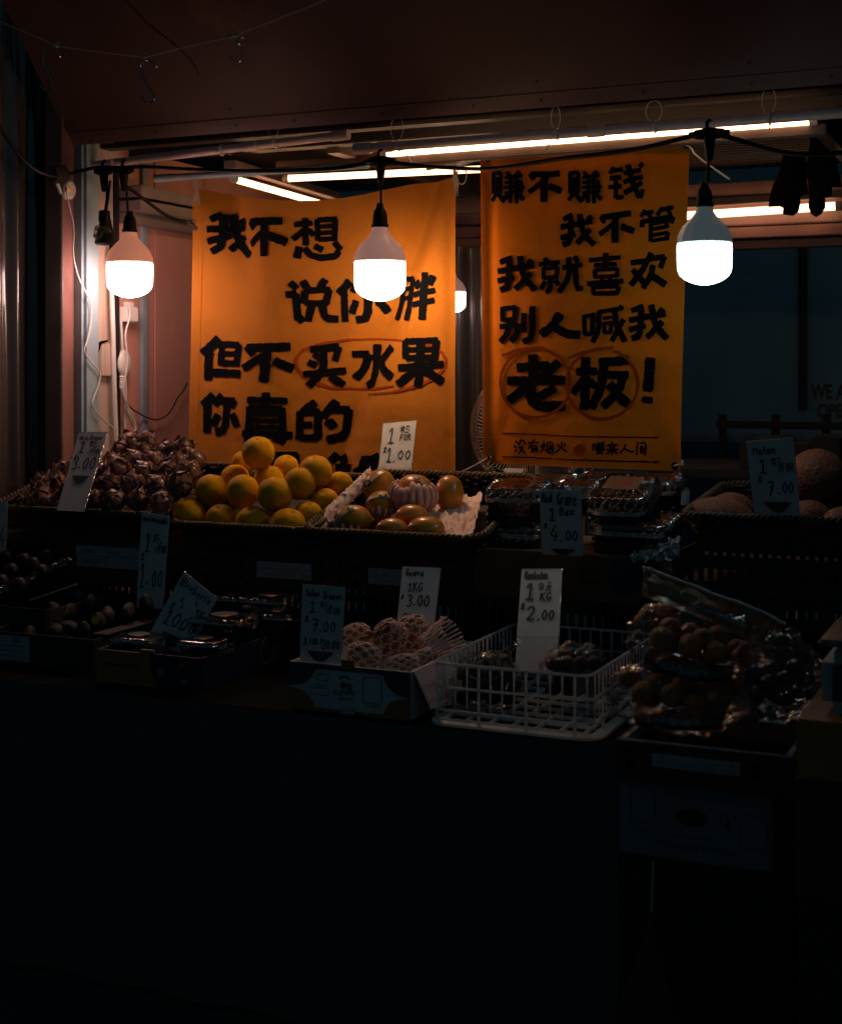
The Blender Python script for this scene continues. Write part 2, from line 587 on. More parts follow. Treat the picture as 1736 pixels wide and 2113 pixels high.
NARROW = {'.': .45, 'i': .5, 'l': .5, ' ': .5, '1': .8, 't': .7, 'r': .75, '/': .8, 'I': .55, '!': .5, 'm': 1.1, 'W': 1.1, '粒': 1.3, '$': .8, '-': .6}


def write(mb, txt, x0, x1, y0, y1, mp, wd, jit=.04, slant=.0, step=None, lift=0., aspect=1.0):
    """handwriting fitted to the box x0..x1, y0 (top)..y1 (bottom); mp maps board fractions to the scene; wd in board-height fractions"""
    adv = [NARROW.get(c, .9) for c in txt]
    tot = sum(adv)
    x = 0.
    for i, c in enumerate(txt):
        sw = (x1 - x0) / tot
        cw = adv[i] * sw
        dy = (noise.noise(Vector((i * 1.7, len(txt), x0 * 9))) * jit) * (y1 - y0)
        for s in G.get(c, '19 10 80 89 19').split(';'):
            if not s:
                continue
            pts = []
            for q in s.split():
                gx, gy = int(q[0]) / 9, int(q[1]) / 9
                gx = .08 + gx * .84 + slant * (gy - .5)
                pts.append(((x0 + x * sw + gx * cw) * aspect, y1 - gy * (y1 - y0) + dy))
            ribbon(mb, pts, wd, lambda a, b, l: mp(a / aspect, b, l), max(wd * .5, .006), .12, lift, 2, seed=i + x0 * 7)
        x += adv[i]


def typeset(mb, txt, x0, x1, y0, y1, mp, bold=.0, cuts=0):
    """printed lettering in Blender's built-in typeface, fitted to the box"""
    cu_ = bpy.data.curves.new('type', 'FONT')
    cu_.body = txt
    cu_.offset = bold
    cu_.resolution_u = 3
    ob_ = bpy.data.objects.new('type', cu_)
    sc.collection.objects.link(ob_)
    me_ = bpy.data.meshes.new_from_object(ob_.evaluated_get(bpy.context.evaluated_depsgraph_get()))
    vs = [v.co.copy() for v in me_.vertices]
    fs = [tuple(p_.vertices) for p_ in me_.polygons]
    bpy.data.objects.remove(ob_); bpy.data.curves.remove(cu_); bpy.data.meshes.remove(me_)
    if not vs:
        return
    ax, bx = min(v.x for v in vs), max(v.x for v in vs)
    ay, by = min(v.y for v in vs), max(v.y for v in vs)
    mb.add([mp(x0 + (x1 - x0) * (v.x - ax) / (bx - ax), y1 - (y1 - y0) * (v.y - ay) / (by - ay), 0.) for v in vs], fs)

# ------------------------------------------------------------------ ground, far wall, railing
g = MB().box(-40, 40, -30, 40, -.2, 0)
tag(build('ground', g, M['asphalt']), None, None, kind='structure')

YF = 8.0
fw = thing('building_wall', 'dark grey-green panelled wall far behind the stall with WE ARE OPEN lettering', 'wall', (2, YF, 0))
p = MB().box(-9, 12, YF, YF + .2, 0, 5)
build('wall', p, M['wallfar'], fw)
p = MB()
xs = at(1655, 700, Y=YF).x
for k in (-1, 0, 1, 2):
    p.box(xs + k * 2.4 - .022, xs + k * 2.4 + .022, YF - .03, YF - .001, 1.3, 5)
build('seam_strip', p, M['frame_dark'], fw)
p = MB()
for txt, px0, px1, py0, py1 in (('WE ARE', 1671, 1775, 792, 824), ('OPEN', 1684, 1758, 832, 862)):
    a, b = at(px0, py0, Y=YF), at(px1, py1, Y=YF)
    typeset(p, txt, 0, 1, 0, 1, lambda u, v, l: Vector((a.x + (b.x - a.x) * u, YF - .004, a.z + (b.z - a.z) * v)), .025)
build('lettering', p, M['signred'], fw)
p = MB()
a = at(1560, 900, Y=YF)
p.box(-2, 9, YF - .012, YF - .002, at(1560, 905, Y=YF).z, at(1560, 893, Y=YF).z)
build('pale_band', p, M['greyblue'], fw)
p = MB().box(-2, 9, YF - .012, YF - .002, .3, at(1560, 912, Y=YF).z)
build('lower_panel', p, M['bluepanel'], fw)

YR = 6.9
rl = thing('railing', 'dark steel railing standing behind the stall on the right', 'railing', (1, YR, 0))
z1, z0 = at(1560, 869, Y=YR).z, at(1560, 884, Y=YR).z
build('top_rail', MB().box(-1.5, 4.5, YR - .03, YR + .03, z0, z1), M['railing'], rl, bevel=.008)
for px in (1380, 1485, 1595, 1700, 1800):
    x = at(px, 800, Y=YR).x
    build('post', MB().box(x - .018, x + .018, YR + .032, YR + .062, 0, at(px, 855, Y=YR).z), M['railing'], rl)
build('lower_rail', MB().box(-1.5, 4.5, YR - .02, YR + .02, .5, .56), M['railing'], rl)

# ------------------------------------------------------------------ left end wall of the stall
XW = at(150, 300, Y=3.90).x
yw = lambda px: at(px, 770, X=XW).y
zw = lambda px, py: at(px, py, X=XW).z
lw = thing('side_wall', 'salmon and white panelled end wall at the left of the stall', 'wall', (XW, 4.2, 0))


def panel(name, pa, pb, zlo, zhi, proud, m, parent=lw, bev=.003):
    return build(name, MB().box(XW - .05, XW + proud, yw(pa), yw(pb), zlo, zhi), m, parent, bevel=bev)


panel('edge_trim', 118, 123, .2, 2.6, .02, M['frame_metal'])
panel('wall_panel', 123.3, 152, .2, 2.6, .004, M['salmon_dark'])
panel('corner_post', 152.3, 186, .2, 2.33, .045, M['ivory'], bev=.012)
panel('wood_panel', 186.3, 238, .2, 2.33, .012, M['beige'])
panel('wall_panel', 238.3, 289, .2, 2.3, .0, M['salmon'])
panel('joint_strip', 289.3, 300, .2, 2.3, .012, M['greyblue'])
panel('wall_panel', 300.3, 318, .2, 2.3, .0, M['salmon'])
panel('wall_panel', 319, 420, .2, 2.3, .001, M['salmon'])
build('wall_panel', MB().box(XW - .05, XW, yw(421), 6.0, .2, 2.3), M['salmon'], lw)
# eave beam running back along the wall
p = MB()
for k, (w_, z_) in enumerate(((.05, 2.03), (.075, 2.07), (.06, 2.12))):
    p.box(XW + .001, XW + w_ + .02 * k, yw(242), 5.95, z_, z_ + .04)
build('eave_beam', p, M['frame_metal'], lw, bevel=.003)

# glossy dark plastic curtain in front of the end wall
cu = MB()
XC = XW - .13
ya, yb = 3.15, at(117, 770, X=XC).y


def curt(u, v):
    y = ya + (yb - ya) * u
    x = XC + .012 + .012 * math.sin(u * 44 + .8 * math.sin(v * 5)) + .006 * math.sin(u * 97 + v * 2) + .006 * noise.noise(Vector((u * 12, v * 3, 3)))
    return (x, y, .7 + v * 2.6)


cu.grid(curt, 220, 40)
cu.grid(lambda u, v: (curt(u, v)[0] - .006, curt(u, v)[1], curt(u, v)[2]), 220, 40)
tag(build('plastic_curtain', cu, M['curtain'], smooth=True, sharp=0), 'dark glossy plastic curtain hanging in vertical folds at the far left', 'curtain')
cu = MB()
yk = 5.75
xa, xb = at(900, 700, Y=yk).x, at(1085, 700, Y=yk).x
cu.grid(lambda u, v: (xa + (xb - xa) * u, yk + .03 * math.sin(u * 21) + .012 * math.sin(u * 50 + v * 3), .5 + v * 1.55), 70, 12)
cu.grid(lambda u, v: (xa + (xb - xa) * u, yk + .006 + .03 * math.sin(u * 21) + .012 * math.sin(u * 50 + v * 3), .5 + v * 1.55), 70, 12)
tag(build('plastic_curtain', cu, M['curtain'], smooth=True, sharp=0), 'dark glossy plastic curtain hanging deep behind the gap between the banners', 'curtain')

# ------------------------------------------------------------------ stall roof and beams
rf = thing('stall_roof', 'steel roof frame of the stall with beams and mesh ceiling', 'roof', (-1.2, 4.8, 2.1))
zA = at(150, 300, Y=3.90).z
build('ceiling_sheet', MB().box(XW - .4, 2.2, 3.99, 6.05, 2.366, 2.39), M['frame_dark'], rf)
p = MB()
p.box(XW - .4, 2.2, 3.98, 4.02, 2.292, 2.362).box(XW - .4, 2.2, 4.035, 4.10, 2.275, 2.292).box(XW - .4, 2.2, 4.115, 4.17, 2.302, 2.32)
build('front_beam', p, M['frame_dark'], rf, bevel=.004)
p = MB()
p.box(XW - .02, 2.2, 4.22, 4.29, 2.265, 2.36)
build('second_beam', p, M['frame_dark'], rf, bevel=.004)
p = MB()
yz = 5.93
for k, (z_, h_, d_) in enumerate(((2.02, .035, .0), (2.06, .05, .03), (2.115, .05, .015), (2.17, .06, .04), (2.24, .06, .02))):
    p.box(at(1000, 400, Y=yz).x - 2.2, 2.6, yz + .03 - d_, yz + .12, z_, z_ + h_ - .004)
build('rear_beam', p, M['pink_beam'], rf, bevel=.004)
for px in (1655, 700):
    x = at(px, 270, Y=4.4).x
    build('cross_beam', MB().box(x, x + .05, 4.30, 5.9, 2.25, 2.34), M['frame_metal'], rf, bevel=.003)
x0, x1 = at(620, 400, Y=4.7).x, at(1000, 400, Y=4.7).x
p = MB()
for k in range(40):
    xx = XW + .4 + k * .06
    p.box(xx, xx + .028, 4.35, 5.8, 2.352, 2.356)
for k in range(26):
    yy = 4.35 + k * .058
    p.box(XW + .4, XW + 2.8, yy, yy + .028, 2.347, 2.351)
build('mesh_panel', p, M['perf'], rf)
build('back_board', MB().box(XW, xa + .1, 5.96, 5.99, .5, 2.3), M['frame_dark'], rf)
# flat bar behind the gap
build('rear_strut', MB().box(xa - .3, xb + .4, 5.5, 5.54, at(960, 440, Y=5.5).z, at(960, 425, Y=5.5).z), M['frame_metal'], rf)

# ------------------------------------------------------------------ awning flap
TY, TZ = -1 / math.hypot(1, 1.16), 1.16 / math.hypot(1, 1.16)
AL = Vector((0, TY, TZ)); AN = Vector((0, -TZ, TY))     # AN points towards the customer and down
A0 = Vector((XW, 3.90, zA))
ap = lambda x, s, o=0.: Vector((x, A0.y, A0.z)) + AL * s + AN * o
aw = thing('awning_flap', 'brown lifted awning flap over the stall front with a row of screws', 'awning', A0)
p = MB()
p.slab([ap(XW, 0), ap(1.6, 0), ap(1.6, 2.2), ap(XW, 2.2)], AN, -.03)
build('flap_sheet', p, M['awning'], aw)
p = MB()
p.slab([ap(XW, .001, .0), ap(1.6, .001, .0), ap(1.6, .05, .0), ap(XW, .05, .0)], AN, .0018)
p.slab([ap(XW + .0, .051, 0), ap(XW + .03, .051, 0), ap(XW + .03, 2.2, 0), ap(XW, 2.2, 0)], AN, .0016)
build('edge_strip', p, M['awning'], aw)
for k in range(16):
    for s in ((.025, .0018), (.085 + .02 * (k % 2), .0)):
        if s[1] == 0 and k % 2:
            continue
        c = ap(XW + .05 + k * .27 + .03 * (k % 3), s[0], s[1])
        p = MB().add([c + AL * .0045 * math.cos(q) + Vector((1, 0, 0)) * .0045 * math.sin(q) + AN * o for o, rr in ((0, 1), (.0022, 1)) for q in [2 * math.pi * j / 8 for j in range(8)]],
              [tuple(range(8, 16))] + [(j, (j + 1) % 8, (j + 1) % 8 + 8, j + 8) for j in range(8)])
        build('screw', p, M['frame_dark'], aw)
for k in range(4):
    build('screw', MB().ball(ap(XW + .015, .08 + k * .03, .003), .004, 8, 6), M['frame_dark'], aw)
p = MB()
c = [at(x, y, Y=3.0) for x, y in ((262, 0), (300, 45), (355, 80), (400, 105), (425, 150))]


def on_awning(px, py, o=.001):
    r = ray(px, py); n = AN
    t = (A0 - Vector((0, 0, EYE))).dot(n) / r.dot(n)
    return Vector((0, 0, EYE)) + r * t + n * o


p.tube([on_awning(x, y) for x, y in ((250, -10), (270, 10), (300, 45), (335, 72), (370, 100), (392, 122), (405, 140), (410, 158))], .0011, 5)
build('crack_line', p, M['frame_dark'], aw)
# red glow of a warm light, painted as thin irregular patches on the sheet
M['red_glow'] = mat('red_glow', (.22, .085, .055), .4, col2=(.15, .072, .056), vscale=30, detail=6)
p = MB()
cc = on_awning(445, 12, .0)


def glow_blotch(r0, seed, o):
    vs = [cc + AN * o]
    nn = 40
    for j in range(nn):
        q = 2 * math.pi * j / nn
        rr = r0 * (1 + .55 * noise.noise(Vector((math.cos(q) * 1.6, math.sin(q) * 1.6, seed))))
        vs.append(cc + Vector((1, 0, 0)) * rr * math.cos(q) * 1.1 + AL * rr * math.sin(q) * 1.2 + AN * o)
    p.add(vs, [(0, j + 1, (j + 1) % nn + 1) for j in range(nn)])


# ------------------------------------------------------------------ fluorescent tubes
M['tube1'] = emit('tube_light_front', (1, .55, .27), 9)
M['tube2'] = emit('tube_light', (1, .5, .23), 6)
M['tube3'] = emit('tube_light_rear', (1, .55, .3), 5)


def fluoro(label, a, b, m, r=.0105, off=Vector((0, .0, .032)), clip=True):
    t = thing('fluorescent_tube', label, 'tube light', (a + b) / 2, 'fluorescent tubes under the stall roof')
    d = (b - a).normalized()
    build('tube', MB().tube([a, b], r, 14), m, t, smooth=True)
    hz = MB()
    sd = d.cross(Vector((0, 0, 1))).normalized()
    q = [a - d * .045 + off - sd * .022, a - d * .045 + off + sd * .022, b + d * .045 + off + sd * .022, b + d * .045 + off - sd * .022]
    hz.slab(q, Vector((0, 0, 1)), .03)
    build('housing', hz, M['frame_metal'], t, bevel=.003)
    for e, s in ((a, -1), (b, 1)):
        build('end_cap', MB().tube([e + d * s * .0005, e + d * s * .022], r * 1.25, 12), M['white_plastic'], t, smooth=True)
    return t


YT = 4.01
fluoro('long lit tube light running above the right banner', at(800, 316, Y=YT), at(1668, 249, Y=YT), M['tube1'], .0115, Vector((0, .022, -.040)))
fluoro('lit tube light behind the top of the left banner', at(597, 368, Y=4.46), at(1010, 348, Y=4.46), M['tube2'], .0115)
a, b = at(485, 370, Y=4.24), at(645, 415, Y=4.94)
fluoro('lit tube light running inwards above the left banner', a, a + (b - a) * 1.3, M['tube2'], .0115)
fluoro('lit tube light along the rear roof edge behind the black cloths', at(1380, 447, Y=5.87), at(1722, 425, Y=5.87), M['tube3'], .016)

# ------------------------------------------------------------------ conduit pipes
YP = 3.95


def pipe(label, a, b, r, coup=(), m=M['pvc'], capA=True, capB=True):
    t = thing('conduit_pipe', label, 'pipe', (a + b) / 2, 'plastic conduit pipes along the stall front')
    d = (b - a).normalized()
    build('pipe', MB().tube([a, b], r, 20), m, t, smooth=True)
    for e, s, on in ((a, 1, capA), (b, -1, capB)):
        if on:
            build('end_cap', MB().tube([e - d * s * .012, e - d * s * .0115, e + d * s * .045, e + d * s * .0455], [r * 1.0, r * 1.22, r * 1.22, r * 1.02], 20), m, t, smooth=True)
    for f in coup:
        c = a + (b - a) * f
        build('coupling', MB().tube([c - d * .025, c + d * .025], r * 1.2, 20), m, t, smooth=True)
    return t


pipe('pale pipe sloping from the awning corner towards the middle', at(140, 347, Y=YP), at(712, 278, Y=YP), .0135, (.68,))
pipe('long grey pipe above the lit tube on the right', at(738, 307, Y=YP), at(1800, 228, Y=YP), .0145, (.062, .50))
pipe('short dark grey pipe below the left pale pipe', at(326, 368, Y=4.14), at(760, 341, Y=4.14), .0115, (.06, .42), M['greyblue'], True, False)
pipe('thin pale pipe stub beside the flexible hose near the right banner', at(880, 345, Y=4.14), at(944, 333, Y=4.14), .011, (), M['frame_metal'], False, False)
hp = MB()
pts = [at(x, y, Y=4.12) for x, y in ((942, 334), (952, 333), (962, 330), (972, 326), (980, 321))]
rs = []
pp = []
for i in range(41):
    f = i / 40 * 4
    k = min(3, int(f)); q = pts[k] + (pts[k + 1] - pts[k]) * (f - k)
    pp.append(q); rs.append(.0125 + .0025 * (i % 2))
hp.tube(pp, rs, 14)
tag(build('flexible_hose', hp, M['pvc'], smooth=True, sharp=0), 'short ribbed hose at the top left corner of the right banner', 'hose')

# zip ties round the pipes
def ziptie(px, py, loop, label, tail=None):
    t = MB()
    c = at(px, py, Y=YP)
    s = mpp(c)
    t.tube([c + Vector((math.cos(0) * .001, .017 * math.cos(q), .017 * math.sin(q))) for q in [2 * math.pi * i / 20 for i in range(20)]], .0022, 6, True)
    t.box(c.x - .005, c.x + .005, c.y - .023, c.y - .016, c.z - .008, c.z + .006)
    if loop:
        w_, h_ = loop
        t.tube([c + Vector((w_ * s * math.sin(q * .5) * (1 if q < math.pi else -1) if False else w_ * s * math.sin(q), -.012, .012 + h_ * s * (1 - math.cos(q)) / 2)) for q in [2 * math.pi * i / 24 for i in range(24)]], .0011, 5, True)
    if tail:
        t.tube([c + Vector((0, -.02, 0)), at(px + tail[0] * .6, py + tail[1] * .5, Y=YP - .02), at(px + tail[0], py + tail[1], Y=YP - .025)], .0016, 5)
    tag(build('zip_tie', t, M['ziptie'], smooth=True), label, 'zip tie', 'white zip ties round the pipes')


ziptie(568, 294, (12, 42), 'zip tie round the left pale pipe near its right end', (12, 16))
ziptie(457, 310, None, 'zip tie round the middle of the left pale pipe', (20, 10))
ziptie(822, 300, (14, 50), 'zip tie round the grey pipe above the left end of the long tube', (30, 42))
ziptie(1148, 277, (10, 48), 'zip tie looped above the grey pipe over the middle of the right banner', (-26, 40))
ziptie(1350, 262, (17, 44), 'round zip tie loop above the grey pipe over the right banner corner')
ziptie(1586, 246, (14, 56), 'tall zip tie loop on the grey pipe above the black cloths', (0, 22))
ziptie(236, 338, None, 'zip tie round the left pale pipe beside the awning corner', (14, 10))

# ------------------------------------------------------------------ hooks on a string under the awning
YH = 3.15
st = MB()
sp = [(-60, 8), (0, 44), (120, 95), (212, 108), (298, 118), (390, 95), (480, 75), (560, 44), (690, -8)]
st.tube([at(x, y, Y=YH) for x, y in sp], .0017, 6)
for x, y in ((118, 93), (298, 116), (487, 72), (474, 74)):
    c = at(x, y, Y=YH)
    st.ball(c, (.008, .005, .006), 10, 8, lambda d: 1 + .5 * noise.noise(d * 3))
    st.tube([c, c + Vector((.008, -.004, .008)), c + Vector((.016, -.006, .004))], .0012, 4)
tag(build('hook_string', st, M['string'], smooth=True), 'thin string stretched under the awning with three hooks tied on', 'string')


def hook(pts, label, r=.0026):
    p_ = [at(x, y, Y=YH - .004) for x, y in pts]
    q = [Vector(v) for v in p_]
    q = chaikin(q, 3)
    rs_ = [r] * len(q)
    tag(build('metal_hook', MB().tube(q, rs_, 8), M['steel'], smooth=True), label, 'hook', 'hooks on the awning string')


hook([(125, 117), (121, 108), (113, 99), (103, 97), (93, 103), (88, 114), (91, 127), (98, 146), (106, 160), (111, 172), (107, 182), (98, 187), (88, 182), (84, 174)], 'leftmost steel S hook on the awning string')
hook([(323, 138), (316, 128), (307, 122), (296, 124), (289, 134), (288, 147), (296, 162), (308, 182), (318, 196), (318, 208), (309, 213), (298, 210), (291, 201)], 'steel S hook at the lowest point of the awning string', .0031)
hook([(489, 77), (486, 86), (492, 91), (503, 92), (507, 84), (504, 77), (492, 77), (494, 91), (499, 92), (499, 115), (496, 126), (488, 129), (478, 124), (474, 115)], 'thin wire hook with a square loop on the awning string', .0018)

# ------------------------------------------------------------------ power cable with lamps
YC = 3.87
cb = thing('power_cable', 'black power cable slung across the stall front carrying the lamps', 'cable', at(868, 340, Y=YC))
cpts = [(-40, 215), (0, 262), (25, 300), (50, 332), (80, 354), (110, 364), (150, 358), (182, 348), (215, 344), (250, 346), (300, 343), (400, 350), (500, 353), (600, 352), (700, 347), (770, 334), (800, 333), (850, 341), (920, 346), (985, 349), (1030, 347), (1090, 338), (1160, 326), (1250, 317), (1340, 303), (1420, 281), (1462, 277), (1500, 282), (1545, 296), (1600, 313), (1660, 320), (1720, 317), (1800, 306)]
ycab = lambda x: YC - .28 * max(0, min(1, (x - 900) / 560))      # the cable swings forward towards its right end
q = chaikin([(at(x, y, X=XW + .075) if x < 130 else at(x, y, Y=ycab(x))) for x, y in cpts], 2)
build('cable', MB().tube(q, .0062, 10), M['rubber'], cb, smooth=True)


def tee(px, py, s=1.0):
    c = at(px, py, Y=ycab(px))
    t = MB()
    t.tube([c + Vector((x * s, 0, 0)) for x in (-.052, -.04, -.036, -.02, 0, .02, .036, .04, .052)], [.008, .0085, .012, .014, .017, .014, .012, .0085, .008], 12)
    t.tube([c, c + Vector((0, 0, -.018)), c + Vector((0, 0, -.05)), c + Vector((0, 0, -.068))], [.016, .015, .011, .007], 12)
    t.tube([c + Vector((-.006, 0, .0)), c + Vector((-.006, 0, .03)), c + Vector((.004, 0, .036))], .0055, 6)
    build('tee_connector', t, M['rubber'], cb, smooth=True)


tee(785, 333); tee(1462, 276)
tee(215, 353, .7); tee(256, 352, .7)
p = MB()
qq = chaikin([at(x, y, Y=YC + .25 * i / 4) for i, (x, y) in enumerate(((262, 385), (290, 405), (330, 436), (355, 452), (388, 458)))], 2)
p.tube(qq, .0058, 8)
build('side_lead', p, M['rubber'], cb, smooth=True)
p = MB()
c = at(388, 458, Y=YC + .25)
p.tube([c, c + Vector((.03, 0, .0))], .006, 8)
for k in range(5):
    p.ball(c + Vector((.008 + .006 * k, -.004, -.006 * k)), .009, 8, 6, lambda d: 1 + .6 * noise.noise(d * 2 + Vector((k, 0, 0))))
build('taped_end', p, M['wrap'], cb, smooth=True)


def lamp(name, label, px, py, wpx, topy, Y, m, capm, cordtop, cracked=False):
    """py: level of the bright dome's upper edge; wpx: dome width"""
    c = at(px, py, Y=Y)
    s = mpp(c)
    r = wpx * s / 2
    t = thing(name, label, 'light bulb', c, 'hanging bulbs of the fruit stall')
    M4 = Matrix.Translation(c)
    h = r * 1.52
    dome = [(r * .985, .0), (r, -.004), (r * 1.0, -h * .35), (r * .985, -h * .60), (r * .955, -h * .69), (r * .88, -h * .775), (r * .74, -h * .855), (r * .56, -h * .92), (r * .34, -h * .97), (r * .14, -h * .995), (.001, -h)]
    build('diffuser', MB().lathe(dome[::-1], 40, M4), m, t, smooth=True)
    ch = r * 1.35
    cap = [(r * .99, .0006), (r * 1.02, .003), (r * 1.01, ch * .16), (r * .95, ch * .28), (r * .82, ch * .46), (r * .62, ch * .62), (r * .44, ch * .75), (r * .335, ch * .87), (r * .30, ch)]
    build('bulb_cap', MB().lathe(cap, 14 if cracked == 2 else 40, M4), capm, t, smooth=cracked != 2)
    if cracked == 1:
        cr = MB()
        cr.tube([c + Vector((x * r, -rr * r - .0005, z * ch)) for x, rr, z in ((-.28, .26, .78), (-.30, .55, .58), (-.26, .8, .40), (-.33, .90, .22), (-.27, .97, .05))], .0011, 5)
        build('crack', cr, M['frame_dark'], t)
    sk = [(r * .31, ch + .0006), (r * .34, ch + .002), (r * .34, ch + r * .12), (r * .30, ch + r * .14), (r * .285, ch + r * .42), (r * .25, ch + r * .62), (r * .15, ch + r * .78), (r * .12, ch + r * .95), (.004, ch + r * .96)]
    build('socket', MB().lathe(sk, 24, M4), M['rubber'], t, smooth=True)
    top = at(*cordtop, Y=ycab(cordtop[0]) if Y < 4.5 else Y)
    build('cord', MB().tube([c + Vector((0, 0, ch + r * .9)), c + (top - c) * .6 + Vector((.002, 0, 0)), top], .004, 8), M['rubber'], t, smooth=True)
    return t


M['bulbL'] = emit('bulb_light_left', (1, .60, .54), 27)
M['bulbC'] = emit('bulb_light_middle', (1, .62, .36), 31)
M['bulbR'] = emit('bulb_light_right', (.70, .94, 1), 9)
M['bulbF'] = emit('bulb_light_back', (1, .8, .65), 12)
LY = 3.925
lamp('hanging_bulb', 'lit bulb hanging at the left in front of the salmon wall', 268, 543, 94, 446, LY, M['bulbL'], M['capL'], (260, 365))
lamp('hanging_bulb', 'lit bulb with a cracked cap in front of the left banner', 783.5, 541, 106, 430, LY, M['bulbC'], M['capC'], (785, 345), 1)
lamp('hanging_bulb', 'lit bulb with a grey faceted cap at the right banner edge', 1452, 503, 112, 385, 3.62, M['bulbR'], M['capR'], (1461, 290), 2)
lamp('hanging_bulb', 'lit bulb far back seen through the gap between the banners', 932, 603, 56, 560, 5.4, M['bulbF'], M['capC'], (934, 500))

# empty socket hanging left of the left bulb
c = at(216, 440, Y=YC)
t = thing('lamp_socket', 'black empty lamp socket wrapped in clear plastic left of the left bulb', 'socket', c)
build('cord', MB().tube([at(222, 372, Y=YC), at(221, 410, Y=YC), at(217, 440, Y=YC)], .0042, 8), M['rubber'], t, smooth=True)
build('cord', MB().tube([at(228, 372, Y=YC), at(224, 410, Y=YC), at(219, 440, Y=YC)], .0036, 8), M['rubber'], t, smooth=True)
M4 = Matrix.Translation(c)
build('socket', MB().lathe([(.004, .012), (.018, .008), (.02, -.025), (.017, -.03), (.017, -.05), (.03, -.07), (.032, -.10), (.025, -.105), (.003, -.106)], 20, M4), M['rubber'], t, smooth=True)
p = MB()
p.ball(at(211, 482, Y=YC - .01), (.028, .028, .03), 16, 12, lambda d: 1 + .5 * noise.noise(d * 4))
build('plastic_wrap', p, M['wrap'], t)
build('tail_cord', MB().tube([at(226, 455, Y=YC + .02), at(231, 480, Y=YC + .02), at(229, 520, Y=YC + .03)], .006, 8), M['rubber'], t, smooth=True)

# adaptor plug and ceiling rose at the awning corner
c = at(112, 364, X=XW + .04)
t = thing('plug_adaptor', 'black plug adaptor with white rose box at the lower awning corner', 'adaptor', c)
q = [at(x, y, X=XW + .035) for x, y in ((95, 345), (118, 341), (128, 350), (130, 372), (118, 382), (98, 376))]
build('adaptor_body', MB().slab(q, Vector((1, 0, 0)), .035), M['black_plastic'], t, bevel=.006)
rz = at(133, 393, X=XW + .03)
build('rose_box', MB().lathe([(.03, 0), (.032, .004), (.032, .02), (.026, .026), (.002, .027)], 24, Matrix.Translation(at(134, 392, X=XW + .01)) @ Matrix.Rotation(R(90), 4, 'Y')), M['white_plastic'], t, smooth=True)
build('screw_plate', MB().box(XW + .038, XW + .041, rz.y + .0, rz.y + .02, rz.z - .006, rz.z + .01), M['knob'], t)
build('pin_clip', MB().tube([at(118, 378, X=XW + .05), at(124, 392, X=XW + .05), at(126, 400, X=XW + .05)], .006, 8), M['white_plastic'], t, smooth=True)

# ------------------------------------------------------------------ wires and fittings on the end wall
def wire(pts, r, m, label, cat='cable', off=.05, name='wall_cable'):
    q_ = chaikin([at(x, y, X=XW + off) for x, y in pts], 2)
    tag(build(name, MB().tube(q_, r, 8), m, smooth=True), label, cat)


wire([(138, 398), (142, 420), (150, 450), (154, 480), (150, 520), (158, 560), (170, 590), (188, 622), (190, 660), (180, 705), (172, 725), (190, 748), (208, 768), (206, 790), (192, 825), (190, 840), (215, 868), (237, 885)], .0026, M['white_plastic'], 'thin white cable zigzagging down the white corner post', off=.055)
wire([(228, 520), (231, 600), (234, 700), (236, 800), (240, 900), (243, 1000)], .0085, M['white_plastic'], 'thick white cable running straight down left of the black conduit', off=.04)
wire([(240, 352), (240, 500), (241, 700), (243, 880), (245, 1010)], .011, M['rubber'], 'black corrugated conduit running down the end wall', 'conduit', off=.02, name='wall_conduit')
wire([(263, 625), (268, 640), (269, 655), (260, 680), (259, 700), (263, 730), (262, 760), (254, 800), (256, 820), (268, 845), (282, 880), (278, 892)], .003, M['white_plastic'], 'thin white charger cable looping down from the white adaptor', off=.06)
wire([(250, 660), (253, 720), (260, 790), (258, 860), (259, 960)], .005, M['white_plastic'], 'grey-white cable hanging behind the plug on the end wall', off=.03)
wire([(250, 800), (262, 840), (275, 880)], .0042, M['white_plastic'], 'white lead slanting down from the lower plug', off=.045)
wire([(262, 832), (275, 846), (300, 860), (322, 868), (345, 858), (358, 840), (366, 820), (378, 808), (386, 790)], .0028, M['rubber'], 'thin black wire sagging across the salmon wall towards the banner', off=.02)
t = thing('wall_charger', 'white square charger plugged in below the left bulb', 'charger', at(258, 655, X=XW + .03))
a, b = at(247, 664, X=XW + .02), at(272, 634, X=XW + .02)
build('charger_body', MB().box(XW + .005, XW + .05, a.y, b.y, a.z, b.z), M['white_plastic'], t, bevel=.004)
build('charger_plug', MB().box(XW + .02, XW + .04, a.y + .02, a.y + .06, b.z + .0005, b.z + .018), M['white_plastic'], t, bevel=.003)
t = thing('wall_plug', 'white rounded plug lower on the end wall', 'plug', at(255, 770, X=XW + .03))
p = MB().ball(at(256, 750, X=XW + .03), (.018, .035, .05), 16, 12)
build('plug_body', p, M['white_plastic'], t, smooth=True)
p = MB()
for k in range(5):
    p.ball(at(251, 778 + k * 5, X=XW + .03), (.012, .013, .006), 10, 6)
build('strain_relief', p, M['white_plastic'], t, smooth=True)
t = thing('wall_box', 'pale metal switch box with a torn black sticker left of the white cable', 'switch box', at(215, 750, X=XW))
a, b = at(201, 776, X=XW + .013), at(230, 708, X=XW + .013)
build('box_body', MB().box(XW + .0125, XW + .03, a.y, b.y, a.z, b.z), M['beige'], t, bevel=.003)
p = MB()
q = [at(x, y, X=XW + .031) for x, y in ((201, 724), (201, 712), (206, 704), (222, 701), (222, 705), (209, 710), (207, 720), (203, 728))]
p.slab(q, Vector((1, 0, 0)), .001)
build('sticker', p, M['ink'], t)

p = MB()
glow_blotch(.09, 1.3, .0008); glow_blotch(.05, 4.1, .0012)
build('painted_glow', p, M['red_glow'], aw)  # reddish reflection of light painted onto the flap

